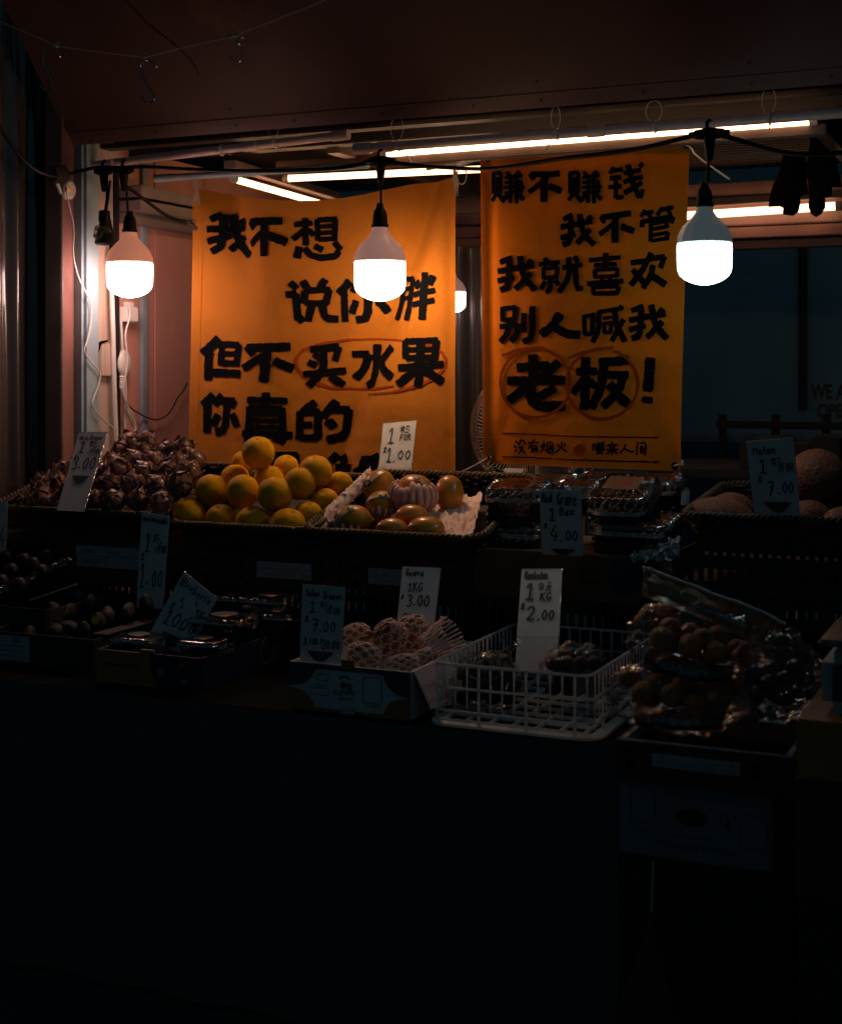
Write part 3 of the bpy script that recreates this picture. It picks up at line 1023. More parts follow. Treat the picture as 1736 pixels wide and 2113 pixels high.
# ------------------------------------------------------------------ banners
def banner(label, Yb, quad, sag, fold, seed, cm):
    """quad: TL TR BR BL in photo pixels; returns thing, surface function"""
    TL, TR, BR, BL = [at(x, y, Y=Yb) for x, y in quad]
    t = thing('cloth_banner', label, 'banner', (BL + BR) / 2, 'yellow cloth banners with black lettering')

    def surf(x, z, off=0.):
        return Vector((x, Yb + fold(x, z) - off, z))

    nu, nv = 70, 90

    def g(u, v):
        l = TL.lerp(BL, v); r_ = TR.lerp(BR, v)
        q = l.lerp(r_, u)
        z = q.z - sag(u) * max(0, 1 - v * 2.2)
        return surf(q.x, z)

    m_ = MB().grid(g, nu, nv)
    o = build('cloth', m_, cm, t, smooth=True, sharp=0)
    md = o.modifiers.new('thickness', 'SOLIDIFY'); md.thickness = .0012; md.offset = 1
    # hems
    h = MB()
    for u0, u1 in ((-.001, .035), (.965, 1.001)):
        h.grid(lambda u, v: g(u0 + (u1 - u0) * u, v) + Vector((0, -.0016, 0)), 3, nv)
    for v0, v1 in ((-.001, .03), (.965, 1.001)):
        h.grid(lambda u, v: g(.036 + .928 * u, v0 + (v1 - v0) * v) + Vector((0, -.0013, 0)), nu, 3)
    build('hem', h, cm, t, smooth=True, sharp=0)
    return t, surf, g


YL = 4.17
xl = at(400, 500, Y=YL).x
xr = at(938, 500, Y=YL).x


def foldL(x, z):
    u = (x - xl) / (xr - xl)
    k = max(0, (2.25 - z))
    return (.026 * math.sin((u * 5.2 + k * .9) * 2.2) * math.exp(-((u - .25) / .35) ** 2) + .07 * max(0, .12 - k) ** 1.0 * 4 + .045 * math.exp(-((u - (.10 + .28 * k)) / .06) ** 2) * math.exp(-k * 2.0)
            + .045 * math.exp(-((u - (.98 - .42 * k)) / .06) ** 2) + .03 * math.exp(-((u - (.93 - .22 * k)) / .03) ** 2) * math.exp(-k * 2) * math.exp(-k * 2.2) + .006 * noise.noise(Vector((x * 5, z * 3, 1))) + .006 * math.exp(-((u - .985) / .02) ** 2))


tL, surfL, gL = banner('wide yellow cloth banner on the left with a red oval round three characters', YL, [(399, 388), (938, 362), (938, 1015), (383, 1030)],
                       lambda u: .075 * max(0, math.sin(math.pi * u)) ** 1.2 * (1 - .35 * u), foldL, 1, M['banner'])
YQ = 4.035
xl2, xr2 = at(990, 600, Y=YQ).x, at(1415, 600, Y=YQ).x


def foldR(x, z):
    u = (x - xl2) / (xr2 - xl2)
    k = max(0, z - 1.25)
    return (.010 * math.exp(-((u - .05) / .03) ** 2) + .004 * math.sin(u * 9 + z * 5) + .004 * noise.noise(Vector((x * 6, z * 4, 5)))
            + .012 * math.exp(-((u - (.07 + .5 * k)) / .05) ** 2) * math.exp(-k * 9) + .012 * math.exp(-((u - (.95 - .6 * k)) / .05) ** 2) * math.exp(-k * 8)
            + .02 * (u - .5) ** 2)


tR, surfR, gR = banner('tall yellow cloth banner on the right with two red circled characters', YQ, [(990, 322), (1420, 290), (1400, 972), (995, 955)],
                       lambda u: .004 * math.sin(math.pi * u), foldR, 2, M['banner2'])


def lettering(parent, surf, Yb, crop, strokes, wd0, name, m, rough=.10, shift=(0, 0), lift=.0035, mb=None, smooth=1):
    """strokes traced in crop pixels: (width, [x,y ...]); crop: (ox, oy, scale) of the original photograph"""
    ox, oy, s_ = crop
    p_ = mb or MB()
    k = 1736 / 3366

    def px(x, y):
        return (ox + (x + shift[0]) / s_) * k, (oy + (y + shift[1]) / s_) * k

    for i, (w_, pts) in enumerate(strokes):
        w_ = w_ or wd0
        q = [px(pts[j], pts[j + 1]) for j in range(0, len(pts), 2)]
        lf = lift + (i % 9) * .00012

        def mp(x, y, l, lf=lf):
            v = at(x, y, Y=Yb)
            return surf(v.x, v.z, lf)
        ribbon(p_, q, w_ / s_ * k, mp, 3.2, rough, 0, smooth, None, seed=i + len(p_.v) % 97)
    if mb is None:
        return build(name, p_, m, parent)


def S(*a):
    """width then points"""
    return [(t_[0], t_[1:]) for t_ in a]


CA_ = (1900, 560, 2.0186); C6 = (1800, 1000, 1.736); CB_ = (1900, 1380, 2.0186); CC = (750, 780, 1.578); C5 = (700, 1000, 1.4467)
zhuan = S((34, 140, 275, 140, 425), (34, 135, 270, 205, 265), (34, 208, 270, 206, 425), (34, 173, 305, 174, 400, 160, 445, 132, 485), (38, 188, 435, 235, 500), (36, 258, 262, 285, 295), (40, 358, 258, 325, 295), (30, 245, 305, 378, 290), (28, 245, 345, 372, 333),
          (28, 235, 385, 395, 378), (28, 245, 428, 372, 415), (34, 372, 335, 372, 420), (34, 292, 300, 286, 505), (34, 335, 300, 335, 508), (36, 275, 435, 238, 482), (38, 358, 440, 392, 482))
bu = S((48, 452, 278, 672, 272), (40, 445, 275, 470, 318), (62, 560, 300, 553, 490), (44, 535, 340, 440, 420), (56, 600, 375, 690, 408))
qian = S((38, 1122, 230, 1090, 268), (40, 1105, 250, 1188, 240), (38, 1092, 312, 1178, 302), (38, 1080, 382, 1180, 375), (38, 1138, 300, 1136, 465), (40, 1140, 468, 1195, 460), (40, 1208, 268, 1335, 245), (40, 1205, 340, 1352, 298), (48, 1238, 208, 1272, 350, 1328, 462), (44, 1345, 345, 1210, 430), (36, 1335, 468, 1355, 405), (42, 1335, 195, 1352, 210))
wo2 = S((44, 778, 605, 715, 640), (46, 695, 705, 935, 655), (50, 772, 640, 765, 820, 712, 845), (46, 695, 790, 800, 760), (52, 842, 605, 868, 760, 955, 842), (48, 920, 725, 825, 830), (46, 915, 618, 935, 640))
bu2 = S((50, 1022, 625, 1252, 595), (40, 1015, 622, 1040, 665), (62, 1130, 640, 1128, 820), (44, 1118, 675, 1005, 760), (58, 1185, 702, 1275, 735))
guan = S((34, 1372, 570, 1338, 618), (34, 1352, 600, 1435, 580), (34, 1402, 600, 1422, 632), (36, 1512, 550, 1472, 605), (38, 1510, 562, 1595, 545), (36, 1560, 572, 1575, 600), (42, 1352, 655, 1350, 700), (44, 1352, 660, 1590, 622), (42, 1598, 625, 1580, 665), (38, 1420, 682, 1415, 815), (32, 1428, 680, 1545, 655), (36, 1545, 655, 1548, 705), (32, 1428, 722, 1545, 702), (32, 1428, 772, 1555, 748), (38, 1556, 750, 1548, 800), (34, 1425, 815, 1555, 795))
wo = S((40, 425, 55, 352, 85), (42, 335, 148, 580, 108), (46, 415, 80, 408, 255, 355, 278), (42, 335, 215, 440, 190), (48, 488, 50, 512, 190, 592, 275), (44, 560, 165, 460, 268), (42, 545, 78, 572, 98))
jiu = S((38, 660, 60, 680, 90), (36, 625, 100, 755, 85), (30, 650, 125, 652, 200), (30, 655, 130, 748, 120), (32, 745, 122, 740, 190), (30, 655, 195, 742, 187), (38, 700, 205, 695, 280, 672, 292), (34, 662, 222, 636, 272), (36, 735, 212, 755, 240), (36, 785, 122, 910, 100), (40, 820, 55, 830, 180, 760, 290), (40, 868, 122, 872, 230, 890, 275), (38, 880, 270, 915, 265), (38, 862, 48, 882, 80))
xi = S((34, 965, 70, 1178, 52), (40, 1078, 25, 1075, 95), (34, 1000, 104, 1150, 98), (30, 1003, 138, 1160, 130), (32, 1003, 140, 1006, 190), (32, 1160, 132, 1158, 185), (30, 1005, 188, 1160, 178), (30, 1048, 200, 1056, 216), (30, 1115, 196, 1106, 214), (38, 955, 234, 1195, 215), (34, 990, 258, 993, 300), (32, 995, 258, 1165, 250), (34, 1168, 255, 1160, 295), (34, 995, 302, 1160, 297))
huan = S((40, 1260, 90, 1365, 75), (44, 1362, 80, 1330, 150, 1255, 240), (44, 1270, 140, 1340, 222), (42, 1395, 25, 1355, 105), (40, 1388, 62, 1485, 45), (40, 1488, 50, 1460, 120), (42, 1408, 110, 1395, 180, 1340, 260), (52, 1405, 180, 1490, 238))
bie = S((36, 362, 400, 365, 490), (36, 365, 408, 455, 398), (38, 458, 402, 448, 480), (32, 370, 488, 445, 478), (40, 348, 532, 470, 515), (44, 472, 518, 465, 590, 425, 630), (44, 415, 492, 402, 575, 350, 635), (42, 515, 445, 515, 565), (46, 575, 398, 578, 610, 515, 635))
ren = S((62, 765, 450, 705, 540, 640, 582), (60, 715, 530, 800, 580, 895, 588))
han = S((34, 930, 455, 935, 585), (34, 938, 460, 1000, 450), (34, 990, 455, 985, 582), (30, 938, 585, 982, 580), (32, 1025, 432, 1195, 402), (38, 1030, 435, 1030, 555, 990, 635), (26, 1062, 472, 1115, 465), (28, 1068, 505, 1068, 570), (28, 1070, 508, 1118, 502), (30, 1116, 505, 1110, 570), (28, 1070, 575, 1110, 568), (44, 1135, 405, 1150, 520, 1208, 630), (38, 1198, 485, 1120, 628), (36, 1170, 392, 1190, 408))
lao = S((88, 468, 90, 472, 240), (76, 345, 182, 590, 165), (78, 672, 145, 570, 240, 430, 325, 275, 445), (74, 265, 290, 725, 282), (86, 452, 350, 448, 440, 520, 500, 720, 488), (74, 640, 350, 500, 428))
ban = S((66, 830, 215, 975, 212), (76, 895, 110, 888, 510), (62, 875, 275, 800, 385), (62, 930, 290, 972, 330), (76, 1010, 140, 1225, 122), (76, 1035, 140, 1020, 340, 945, 500), (66, 1075, 242, 1225, 240), (72, 1195, 245, 1155, 380, 1040, 490), (76, 1085, 320, 1170, 420, 1240, 490))
exc = S((86, 1410, 115, 1390, 360), (92, 1386, 432, 1384, 452))
small = S(*[(14,) + t_ for t_ in ((320, 775, 340, 790), (308, 815, 328, 830), (332, 845, 315, 862), (365, 765, 350, 805), (355, 770, 392, 768, 398, 800), (345, 825, 392, 822, 352, 872), (355, 838, 400, 870), (425, 790, 510, 785), (475, 762, 428, 835), (455, 815, 455, 870), (458, 815, 498, 812, 498, 862), (460, 835, 496, 832), (460, 850, 496, 848),
    (542, 800, 534, 825), (555, 775, 550, 830, 532, 868), (570, 800, 562, 820), (560, 838, 574, 855), (586, 785, 586, 868), (588, 785, 628, 780, 628, 868), (588, 868, 626, 866), (598, 820, 620, 818), (608, 800, 608, 825, 597, 848), (610, 830, 621, 848), (672, 800, 682, 825), (735, 792, 722, 815), (705, 778, 700, 825, 655, 868), (707, 828, 745, 862),
    (955, 800, 958, 848), (957, 800, 978, 798, 978, 846), (990, 790, 1010, 788, 1006, 880), (987, 820, 1008, 817), (987, 845, 1008, 842), (996, 790, 991, 880), (1025, 785, 1025, 880), (1027, 785, 1046, 785, 1036, 820, 1046, 840, 1032, 850), (1065, 808, 1148, 802), (1086, 818, 1095, 832), (1130, 812, 1121, 830), (1062, 845, 1152, 840), (1107, 782, 1107, 882), (1100, 848, 1064, 878), (1116, 848, 1150, 876),
    (1215, 800, 1200, 838, 1170, 868), (1207, 832, 1240, 858, 1276, 858), (1307, 788, 1316, 800), (1302, 812, 1302, 888), (1332, 790, 1376, 786, 1373, 882, 1360, 882), (1332, 820, 1332, 868), (1334, 820, 1356, 818, 1356, 866), (1334, 844, 1354, 842), (1334, 868, 1354, 866))])
p = MB()
kw = dict(name='', m=None, mb=p)
for st_, sh in ((zhuan, (0, 0)), (bu, (0, 0)), (zhuan, (622, -2)), (qian, (0, 0)), (wo2, (0, 0)), (bu2, (0, 0)), (guan, (0, 0))):
    lettering(tR, surfR, YQ, CA_, st_, 36, shift=sh, **kw)
for st_, sh in ((wo, (0, 0)), (jiu, (0, 0)), (xi, (0, 0)), (huan, (0, 0)), (bie, (0, 0)), (ren, (0, 0)), (han, (0, 0)), (wo, (909, 336))):
    lettering(tR, surfR, YQ, C6, st_, 36, shift=sh, **kw)
for st_ in (lao, ban, exc, small):
    lettering(tR, surfR, YQ, CB_, st_, 36, **kw)
lettering(tR, surfR, YQ, CB_, S((9, 205, 712, 500, 720, 800, 738, 1200, 742, 1478, 746), (10, 205, 902, 500, 910, 800, 926, 1200, 937, 1478, 944)), 10, rough=.35, **kw)
build('lettering', p, M['ink'], tR)
p = MB()


def oval(cx, cy, rx, ry, a0, a1, n=40, tilt=0.):
    o_ = []
    for i in range(n + 1):
        a = R(a0 + (a1 - a0) * i / n)
        x_, y_ = rx * math.cos(a), ry * math.sin(a)
        o_ += [cx + x_ * math.cos(tilt) - y_ * math.sin(tilt), cy + x_ * math.sin(tilt) + y_ * math.cos(tilt)]
    return o_


kw = dict(name='', m=None, mb=p, rough=.12, lift=.0052, smooth=0)
lettering(tR, surfR, YQ, CB_, S((22, 218, 85, 320, 48, 430, 25, 560, 22), tuple([23] + oval(490, 305, 290, 278, -75, 268)), (22, 758, 105, 860, 62, 980, 30, 1110, 20), tuple([23] + oval(1028, 312, 284, 280, -72, 270))), 22, **kw)
bw = []
for i in range(9):
    y_ = 832 + i * 6
    hw = 48 * math.sqrt(max(0, 1 - (i / 9.5) ** 2.2))
    bw.append((8, 850 - hw, y_, 850 + hw, y_))
bw += [(9, 803, 826, 898, 824), (9, 818, 816, 885, 816), (8, 830, 808, 872, 808), (8, 842, 801, 862, 801), (5, 868, 808, 886, 772), (5, 882, 808, 902, 785)]
lettering(tR, surfR, YQ, CB_, S(*bw), 8, **dict(kw, rough=.05))
build('red_mark', p, M['redink'], tR)

woL = S((42, 188, 120, 135, 150), (42, 115, 215, 330, 205), (48, 200, 125, 198, 320, 140, 352), (44, 118, 290, 240, 255), (50, 248, 125, 285, 290, 375, 378), (46, 328, 265, 250, 340), (46, 308, 150, 322, 180))
buL = S((48, 395, 172, 615, 170), (40, 390, 170, 420, 210), (56, 505, 200, 503, 380), (46, 490, 240, 400, 308), (56, 545, 262, 640, 300))
xiang = S((34, 695, 190, 790, 180), (38, 755, 155, 755, 315), (36, 750, 222, 685, 280), (36, 772, 222, 800, 250), (34, 825, 162, 825, 285), (32, 828, 160, 938, 155), (36, 932, 158, 925, 280), (28, 835, 202, 925, 195), (28, 835, 242, 925, 235), (32, 830, 282, 925, 275), (46, 718, 335, 705, 395), (42, 752, 342, 785, 385, 850, 398, 935, 385, 945, 358), (44, 812, 325, 848, 345), (42, 928, 302, 960, 342))
shuo = S((48, 668, 558, 698, 588), (46, 645, 630, 695, 625), (46, 695, 630, 708, 785), (38, 712, 798, 740, 778), (46, 738, 548, 762, 588), (48, 865, 538, 832, 590), (44, 748, 612, 745, 680), (42, 748, 605, 892, 597), (46, 888, 600, 872, 680), (40, 752, 682, 878, 682), (46, 788, 692, 765, 790), (48, 845, 692, 862, 778, 940, 782))
niL = S((54, 1018, 550, 955, 618), (48, 985, 605, 990, 792), (42, 1075, 548, 1042, 608), (40, 1062, 592, 1195, 585), (40, 1195, 592, 1182, 630), (48, 1135, 605, 1130, 775, 1068, 788), (46, 1062, 672, 1038, 742), (50, 1192, 672, 1232, 732))
pang = S((40, 1325, 530, 1328, 680, 1298, 782), (36, 1325, 530, 1398, 525), (42, 1400, 530, 1392, 690, 1378, 785), (32, 1330, 592, 1392, 585), (32, 1330, 652, 1392, 645), (48, 1495, 495, 1480, 780), (46, 1432, 548, 1455, 580), (44, 1548, 515, 1528, 562), (38, 1425, 628, 1555, 602), (40, 1420, 692, 1552, 665))
dan = S((54, 238, 515, 155, 598), (50, 185, 590, 182, 745), (40, 262, 548, 258, 660), (38, 265, 545, 372, 548), (42, 372, 550, 365, 665), (30, 268, 600, 362, 600), (36, 265, 655, 368, 655), (46, 215, 708, 382, 716))
bu3 = S((50, 435, 565, 670, 560), (40, 430, 562, 465, 605), (58, 545, 595, 530, 755), (48, 520, 618, 415, 682), (56, 595, 645, 682, 685))
mai = S((44, 785, 575, 935, 560), (44, 940, 565, 918, 635), (38, 802, 602, 832, 630), (38, 772, 648, 808, 670), (40, 745, 720, 970, 697), (46, 852, 595, 850, 700, 770, 782), (46, 892, 732, 955, 778))
shui = S((52, 1140, 552, 1135, 755, 1088, 785), (42, 1020, 602, 1088, 600), (44, 1092, 608, 1070, 680, 1022, 740), (46, 1240, 562, 1178, 640), (50, 1172, 642, 1205, 700, 1250, 732))
guo = S((40, 1330, 530, 1335, 620), (38, 1335, 528, 1518, 522), (42, 1515, 528, 1505, 625), (30, 1342, 576, 1508, 574), (36, 1342, 624, 1508, 620), (52, 1425, 532, 1410, 785), (42, 1298, 680, 1552, 660), (46, 1395, 692, 1295, 772), (50, 1440, 692, 1545, 755))
ni2 = S((52, 210, 842, 158, 895), (48, 180, 900, 178, 1050), (42, 265, 840, 228, 892), (38, 258, 872, 352, 868), (42, 355, 872, 338, 905), (46, 305, 895, 295, 1042, 240, 1052), (46, 245, 955, 218, 1010), (46, 345, 952, 375, 1012))
zhen = S((38, 445, 865, 648, 872), (44, 545, 830, 540, 910), (40, 455, 910, 450, 1040), (34, 455, 908, 622, 915), (42, 622, 918, 628, 1050), (30, 465, 945, 622, 950), (30, 465, 985, 622, 988), (28, 465, 1022, 622, 1026), (42, 418, 1060, 672, 1070), (44, 470, 1080, 440, 1106), (48, 592, 1082, 635, 1106))
de = S((48, 800, 885, 740, 928), (42, 720, 940, 715, 1088), (42, 722, 940, 822, 935), (46, 820, 940, 815, 1085), (36, 732, 1012, 780, 1010), (40, 722, 1085, 815, 1085), (48, 915, 880, 852, 958), (46, 892, 922, 970, 925), (50, 970, 930, 955, 1072, 865, 1098), (48, 872, 990, 892, 1025))
bot = S((46, 592, 1190, 695, 1188), (46, 690, 1190, 692, 1270), (46, 595, 1195, 590, 1270), (46, 895, 1188, 868, 1222), (64, 938, 1200, 962, 1235), (42, 895, 1260, 1008, 1258), (44, 945, 1235, 940, 1310), (30, 895, 1295, 1000, 1292), (42, 1085, 1212, 1180, 1205), (44, 1160, 1185, 1172, 1210), (44, 1092, 1220, 1062, 1305), (42, 1045, 1268, 1062, 1300), (30, 1110, 1258, 1172, 1252), (30, 1115, 1290, 1172, 1285))
p = MB()
kw = dict(name='', m=None, mb=p)
for st_ in (woL, buL, xiang, shuo, niL, pang):
    lettering(tL, surfL, YL, CC, st_, 36, **kw)
for st_ in (dan, bu3, mai, shui, guo, ni2, zhen, de, bot):
    lettering(tL, surfL, YL, C5, st_, 36, **kw)
build('lettering', p, M['ink'], tL)
p = MB()
lettering(tL, surfL, YL, C5, S((10, 1265, 785, 1180, 797), (13, 1180, 798, 1100, 805, 900, 798), (18, 900, 798, 800, 770, 740, 735, 700, 670, 705, 620, 740, 580), (16, 740, 580, 830, 542, 1000, 517), (9, 1000, 517, 1200, 511, 1400, 530), (12, 1400, 530, 1500, 560, 1550, 595), (18, 1550, 595, 1572, 640, 1560, 690, 1500, 740), (16, 1500, 740, 1430, 780, 1270, 820), (9, 1270, 820, 1100, 835)), 14, name='', m=None, mb=p, rough=.3, lift=.0028)
build('red_mark', p, M['redink'], tL)


def eyelet(parent, px, py, Yb, surf, r=.0085):
    v = at(px, py, Y=Yb)
    c_ = surf(v.x, v.z, .003)
    build('eyelet', MB().tube([c_ + Vector((r * math.cos(q_), 0, r * math.sin(q_))) for q_ in [2 * math.pi * i / 20 for i in range(20)]], .0032, 6, True), M['steel'], parent, smooth=True)
    build('eyelet_hole', MB().lathe([(.002, 0), (r * .8, .0003), (r * .8, .0006), (.001, .0007)], 14, Matrix.Translation(c_ + Vector((0, .001, 0))) @ Matrix.Rotation(R(90), 4, 'X')), M['ink'], parent)
    return c_


e1 = eyelet(tR, 1005, 327, YQ, surfR); e2 = eyelet(tR, 1413, 299, YQ, surfR)
e3 = eyelet(tR, 1003, 945, YQ, surfR); e4 = eyelet(tR, 1388, 961, YQ, surfR)
p = MB()
p.tube(chaikin([e4 + Vector((0, -.006, 0)), at(1400, 957, Y=YQ - .01), at(1408, 962, Y=YQ + .03)], 2), .0024, 6)
build('tie_cord', p, M['string'], tR, smooth=True)
p = MB()
p.tube(chaikin([e3 + Vector((0, -.006, 0)), at(985, 957, Y=YQ - .01), at(955, 972, Y=YQ - .02), at(935, 980, Y=YQ - .02)], 2), .0024, 6)
build('tie_cord', p, M['string'], tR, smooth=True)
p = MB()
p.tube(chaikin([e2 + Vector((0, -.006, 0)), at(1424, 303, Y=YQ - .02), at(1432, 320, Y=YQ - .02), at(1504, 370, Y=YQ - .02)], 1), .0026, 6)
build('tie_strap', p, M['ziptie'], tR, smooth=True)
p = MB()
p.tube(chaikin([e1 + Vector((0, -.006, 0)), at(1000, 318, Y=YQ - .02), at(990, 312, Y=YQ - .02)], 1), .003, 6)
build('tie_strap', p, M['ziptie'], tR, smooth=True)
p = MB()
for k, (pa, pb) in enumerate((((402, 380), (402, 388)),)):
    for j in range(6):
        p.tube(chaikin([at(400 + j * .6, 372, Y=YL - .02), at(404 + j, 395, Y=YL - .025), at(401 + j * 2.2, 415 + (j * 7) % 14, Y=YL - .025)], 1), .0018, 5)
for j in range(7):
    p.tube(chaikin([at(936, 345, Y=YL - .03), at(934 + j * 2, 360 + j, Y=YL - .03), at(938 + j * 1.2, 384 + (j * 9) % 26, Y=YL - .03)], 1), .0018, 5)
p.tube([at(952 + 10 * math.cos(q_), 362 + 18 * math.sin(q_), Y=YL - .035) for q_ in [2 * math.pi * i / 24 for i in range(24)]], .0022, 5, True)
p.tube([at(936, 345, Y=YL - .03), at(944, 345, Y=YL - .035), at(956, 352, Y=YL - .035)], .0024, 5)
build('tie_cord', p, M['string'], tL, smooth=True)

# ------------------------------------------------------------------ black cloths hanging at the upper right
def hung(outline, Yc, label):
    k = len(outline)
    pts = [at(1340.8 + x * .22756, 180.5 + y * .22756, Y=Yc) for x, y in outline]
    c_ = sum(pts, Vector()) / k
    m_ = MB()
    vs, fs = [], []
    lay = ((.0, 1.0), (-.022, .93), (-.036, .72), (-.044, .4))
    layers = [(-y_, s_) for y_, s_ in lay[::-1]] + list(lay[1:])
    layers = [(.044, .4), (.036, .72), (.022, .93), (0, 1), (-.022, .93), (-.036, .72), (-.044, .4)]
    for dy, s_ in layers:
        for i, q_ in enumerate(pts):
            v = c_ + (q_ - c_) * s_
            vs.append(v + Vector((0, dy + .008 * noise.noise(v * 30), 0)))
    for j in range(len(layers) - 1):
        for i in range(k):
            fs.append((j * k + i, j * k + (i + 1) % k, (j + 1) * k + (i + 1) % k, (j + 1) * k + i))
    fs.append(tuple(range(k))); fs.append(tuple(range((len(layers) - 1) * k, len(layers) * k))[::-1])
    m_.add(vs, fs)
    tag(build('hanging_cloth', m_, M['black_cloth'], smooth=True, sharp=50), label, 'cloth', 'black cloths hung under the roof')


hung([(1205, 590), (1300, 585), (1395, 600), (1400, 680), (1412, 800), (1430, 960), (1395, 970), (1355, 990), (1352, 1060), (1340, 1130), (1290, 1165), (1240, 1158), (1200, 1150), (1215, 1100), (1170, 1080), (1068, 1085), (1075, 1000), (1110, 880), (1165, 770)], 5.2, 'black cloth flaring to the left with a ragged lower tip under the roof edge')
hung([(1455, 400), (1550, 405), (1640, 420), (1665, 560), (1695, 720), (1735, 900), (1645, 905), (1645, 980), (1565, 1000), (1580, 1100), (1545, 1150), (1500, 1175), (1455, 1150), (1430, 1090), (1440, 990), (1430, 940), (1420, 800), (1428, 600)], 5.05, 'taller black cloth with a rounded knob at its lower end under the roof edge')

# ------------------------------------------------------------------ fan behind the right banner
c = at(1092, 885, Y=4.30)
fr_ = 127 * mpp(c)
fan = thing('pedestal_fan', 'pale pedestal fan with round wire guard half hidden behind the right banner', 'fan', c)
p = MB()
for r_, dy in ((1, 0), (.985, .02), (.985, -.02)):
    p.tube([c + Vector((fr_ * r_ * math.cos(q_), dy, fr_ * r_ * math.sin(q_))) for q_ in [2 * math.pi * i / 60 for i in range(60)]], .004, 6, True)
for i in range(90):
    a_ = 2 * math.pi * i / 90
    for sg in (-1, 1):
        p.tube([c + Vector((fr_ * k_ * math.cos(a_ + tw), sg * (.02 + .05 * (1 - k_ ** 3)), fr_ * k_ * math.sin(a_ + tw))) for k_, tw in ((.98, 0), (.75, .05), (.45, .1), (.22, .15))], .0012, 4)
build('wire_guard', p, M['guard'], fan, smooth=True)
p = MB()
for i in range(3):
    a_ = 2 * math.pi * i / 3
    p.grid(lambda u, v: c + Vector((0, .02 * (v - .5) * 2, 0)) + Vector((math.cos(a_ + (v - .5) * 1.2), 0, math.sin(a_ + (v - .5) * 1.2))) * fr_ * (.15 + .7 * u), 8, 6)
build('fan_blade', p, M['black_plastic'], fan, smooth=True)
build('motor_housing', MB().lathe([(.02, -.05), (.05, -.045), (.055, .05), (.03, .10), (.002, .11)], 24, Matrix.Translation(c) @ Matrix.Rotation(R(-90), 4, 'X')), M['white_plastic'], fan, smooth=True)
a, b = at(1052, 1005, Y=4.26), at(1082, 966, Y=4.26)
build('stand', MB().tube([Vector((c.x, c.y + .08, .3)), Vector((c.x, c.y + .08, c.z))], .018, 12), M['white_plastic'], fan, smooth=True)
build('control_box', MB().box(a.x - .01, b.x + .02, 4.20, 4.25, a.z - .1, b.z), M['white_plastic'], fan, bevel=.006)
p = MB()
for px in (1048, 1095, 1160, 1205):
    x_ = at(px, 970, Y=4.25).x
    p.tube([Vector((x_, 4.25, .9)), Vector((x_ + (.10 if px == 1160 else 0), 4.26, at(px, 960, Y=4.25).z))], .006, 8)
tag(build('wire_shelf', p, M['frame_metal'], smooth=True), 'thin pale uprights standing behind the grape boxes', 'shelf')

# ------------------------------------------------------------------ bottle at the right banner's lower corner
c = at(1401, 1045, Y=4.10)
t = thing('water_bottle', 'clear plastic drink bottle with white cap at the right banner corner', 'bottle', c)
s = mpp(c)
M4 = Matrix.Translation(c)
H = 92 * s
build('bottle_body', MB().lathe([(.002, 0), (19 * s, .002), (20 * s, .012), (20 * s, H * .38), (18.6 * s, H * .43), (20 * s, H * .48), (20 * s, H * .6), (17 * s, H * .72), (11 * s, H * .82), (7.5 * s, H * .87), (7.2 * s, H * .9), (.002, H * .905)], 24, M4), M['clear'], t, smooth=True)
build('cap', MB().lathe([(.002, H * .906), (8.5 * s, H * .91), (8.5 * s, H * 1.03), (7.5 * s, H * 1.05), (.002, H * 1.051)], 20, M4), M['white_plastic'], t, smooth=True)
build('label_sleeve', MB().lathe([(20.3 * s, H * .06), (20.4 * s, H * .07), (20.4 * s, H * .36), (20.3 * s, H * .37)], 24, M4), M['labelw'], t, smooth=True)
c = at(1020, 1000, Y=4.08)
M4 = Matrix.Translation(c)
tag(build('plastic_dome', MB().ball(c, (.045, .045, .055), 18, 12), M['clear'], smooth=True), 'clear plastic cup upside down below the left corner of the right banner', 'cup')

# cardboard far on the right
a, b = at(1524, 965, Y=5.0), at(1640, 905, Y=5.0)
t = thing('cardboard_box', 'dim brown cardboard box with a notched rim on a far shelf behind the melons', 'box', (a.x + .15, 5.1, a.z))
p = MB()
q = [at(x, y, Y=5.0) for x, y in ((1524, 965), (1524, 912), (1540, 905), (1606, 905), (1612, 915), (1665, 918), (1675, 900), (1730, 905), (1730, 965))]
p.slab(q, Vector((0, 1, 0)), .3)
build('box_wall', p, M['carton_dark'], t)
q = [at(x, y, Y=4.997) for x, y in ((1540, 912), (1600, 912), (1600, 926), (1580, 930))]
build('pale_patch', MB().slab(q, Vector((0, -1, 0)), .002), M['labelw'], t)
tag(build('back_shelf', MB().box(a.x - .3, a.x + 1.8, 4.9, 5.5, a.z - .03, a.z - .001), M['frame_dark']), 'dark shelf board carrying the far cardboard box', 'shelf')

# ------------------------------------------------------------------ table and tiers
ZT = .72
YT0 = 2.885
t = thing('display_table', 'long table under a black cloth along the whole stall front', 'table', (-1.3, 3.4, 0))
build('table_top', MB().box(-3.1, -.42, YT0 + .002, 4.2, ZT - .03, ZT - .002), M['black_plastic'], t)
sk = MB()


def skirt(u, v):
    x = -3.12 + 2.72 * u
    return (x, YT0 - .012 - (1 - v) * .02 - .012 * math.sin(x * 23 + .8 * math.sin(v * 4)) * (1 - v) ** .6, .02 + (ZT - .022) * v)


sk.grid(skirt, 200, 8)
sk.grid(lambda u, v: (skirt(u, v)[0], skirt(u, v)[1] + .004, skirt(u, v)[2]), 200, 8)
build('table_cloth', sk, M['skirt_cloth'], t, smooth=True, sharp=0)
sk = MB().box(-3.12, -.40, YT0 - .012, 4.2, ZT - .0015, ZT - .0005)
build('cloth_top', sk, M['black_cloth'], t)

YB = 3.5       # front of the raised tier


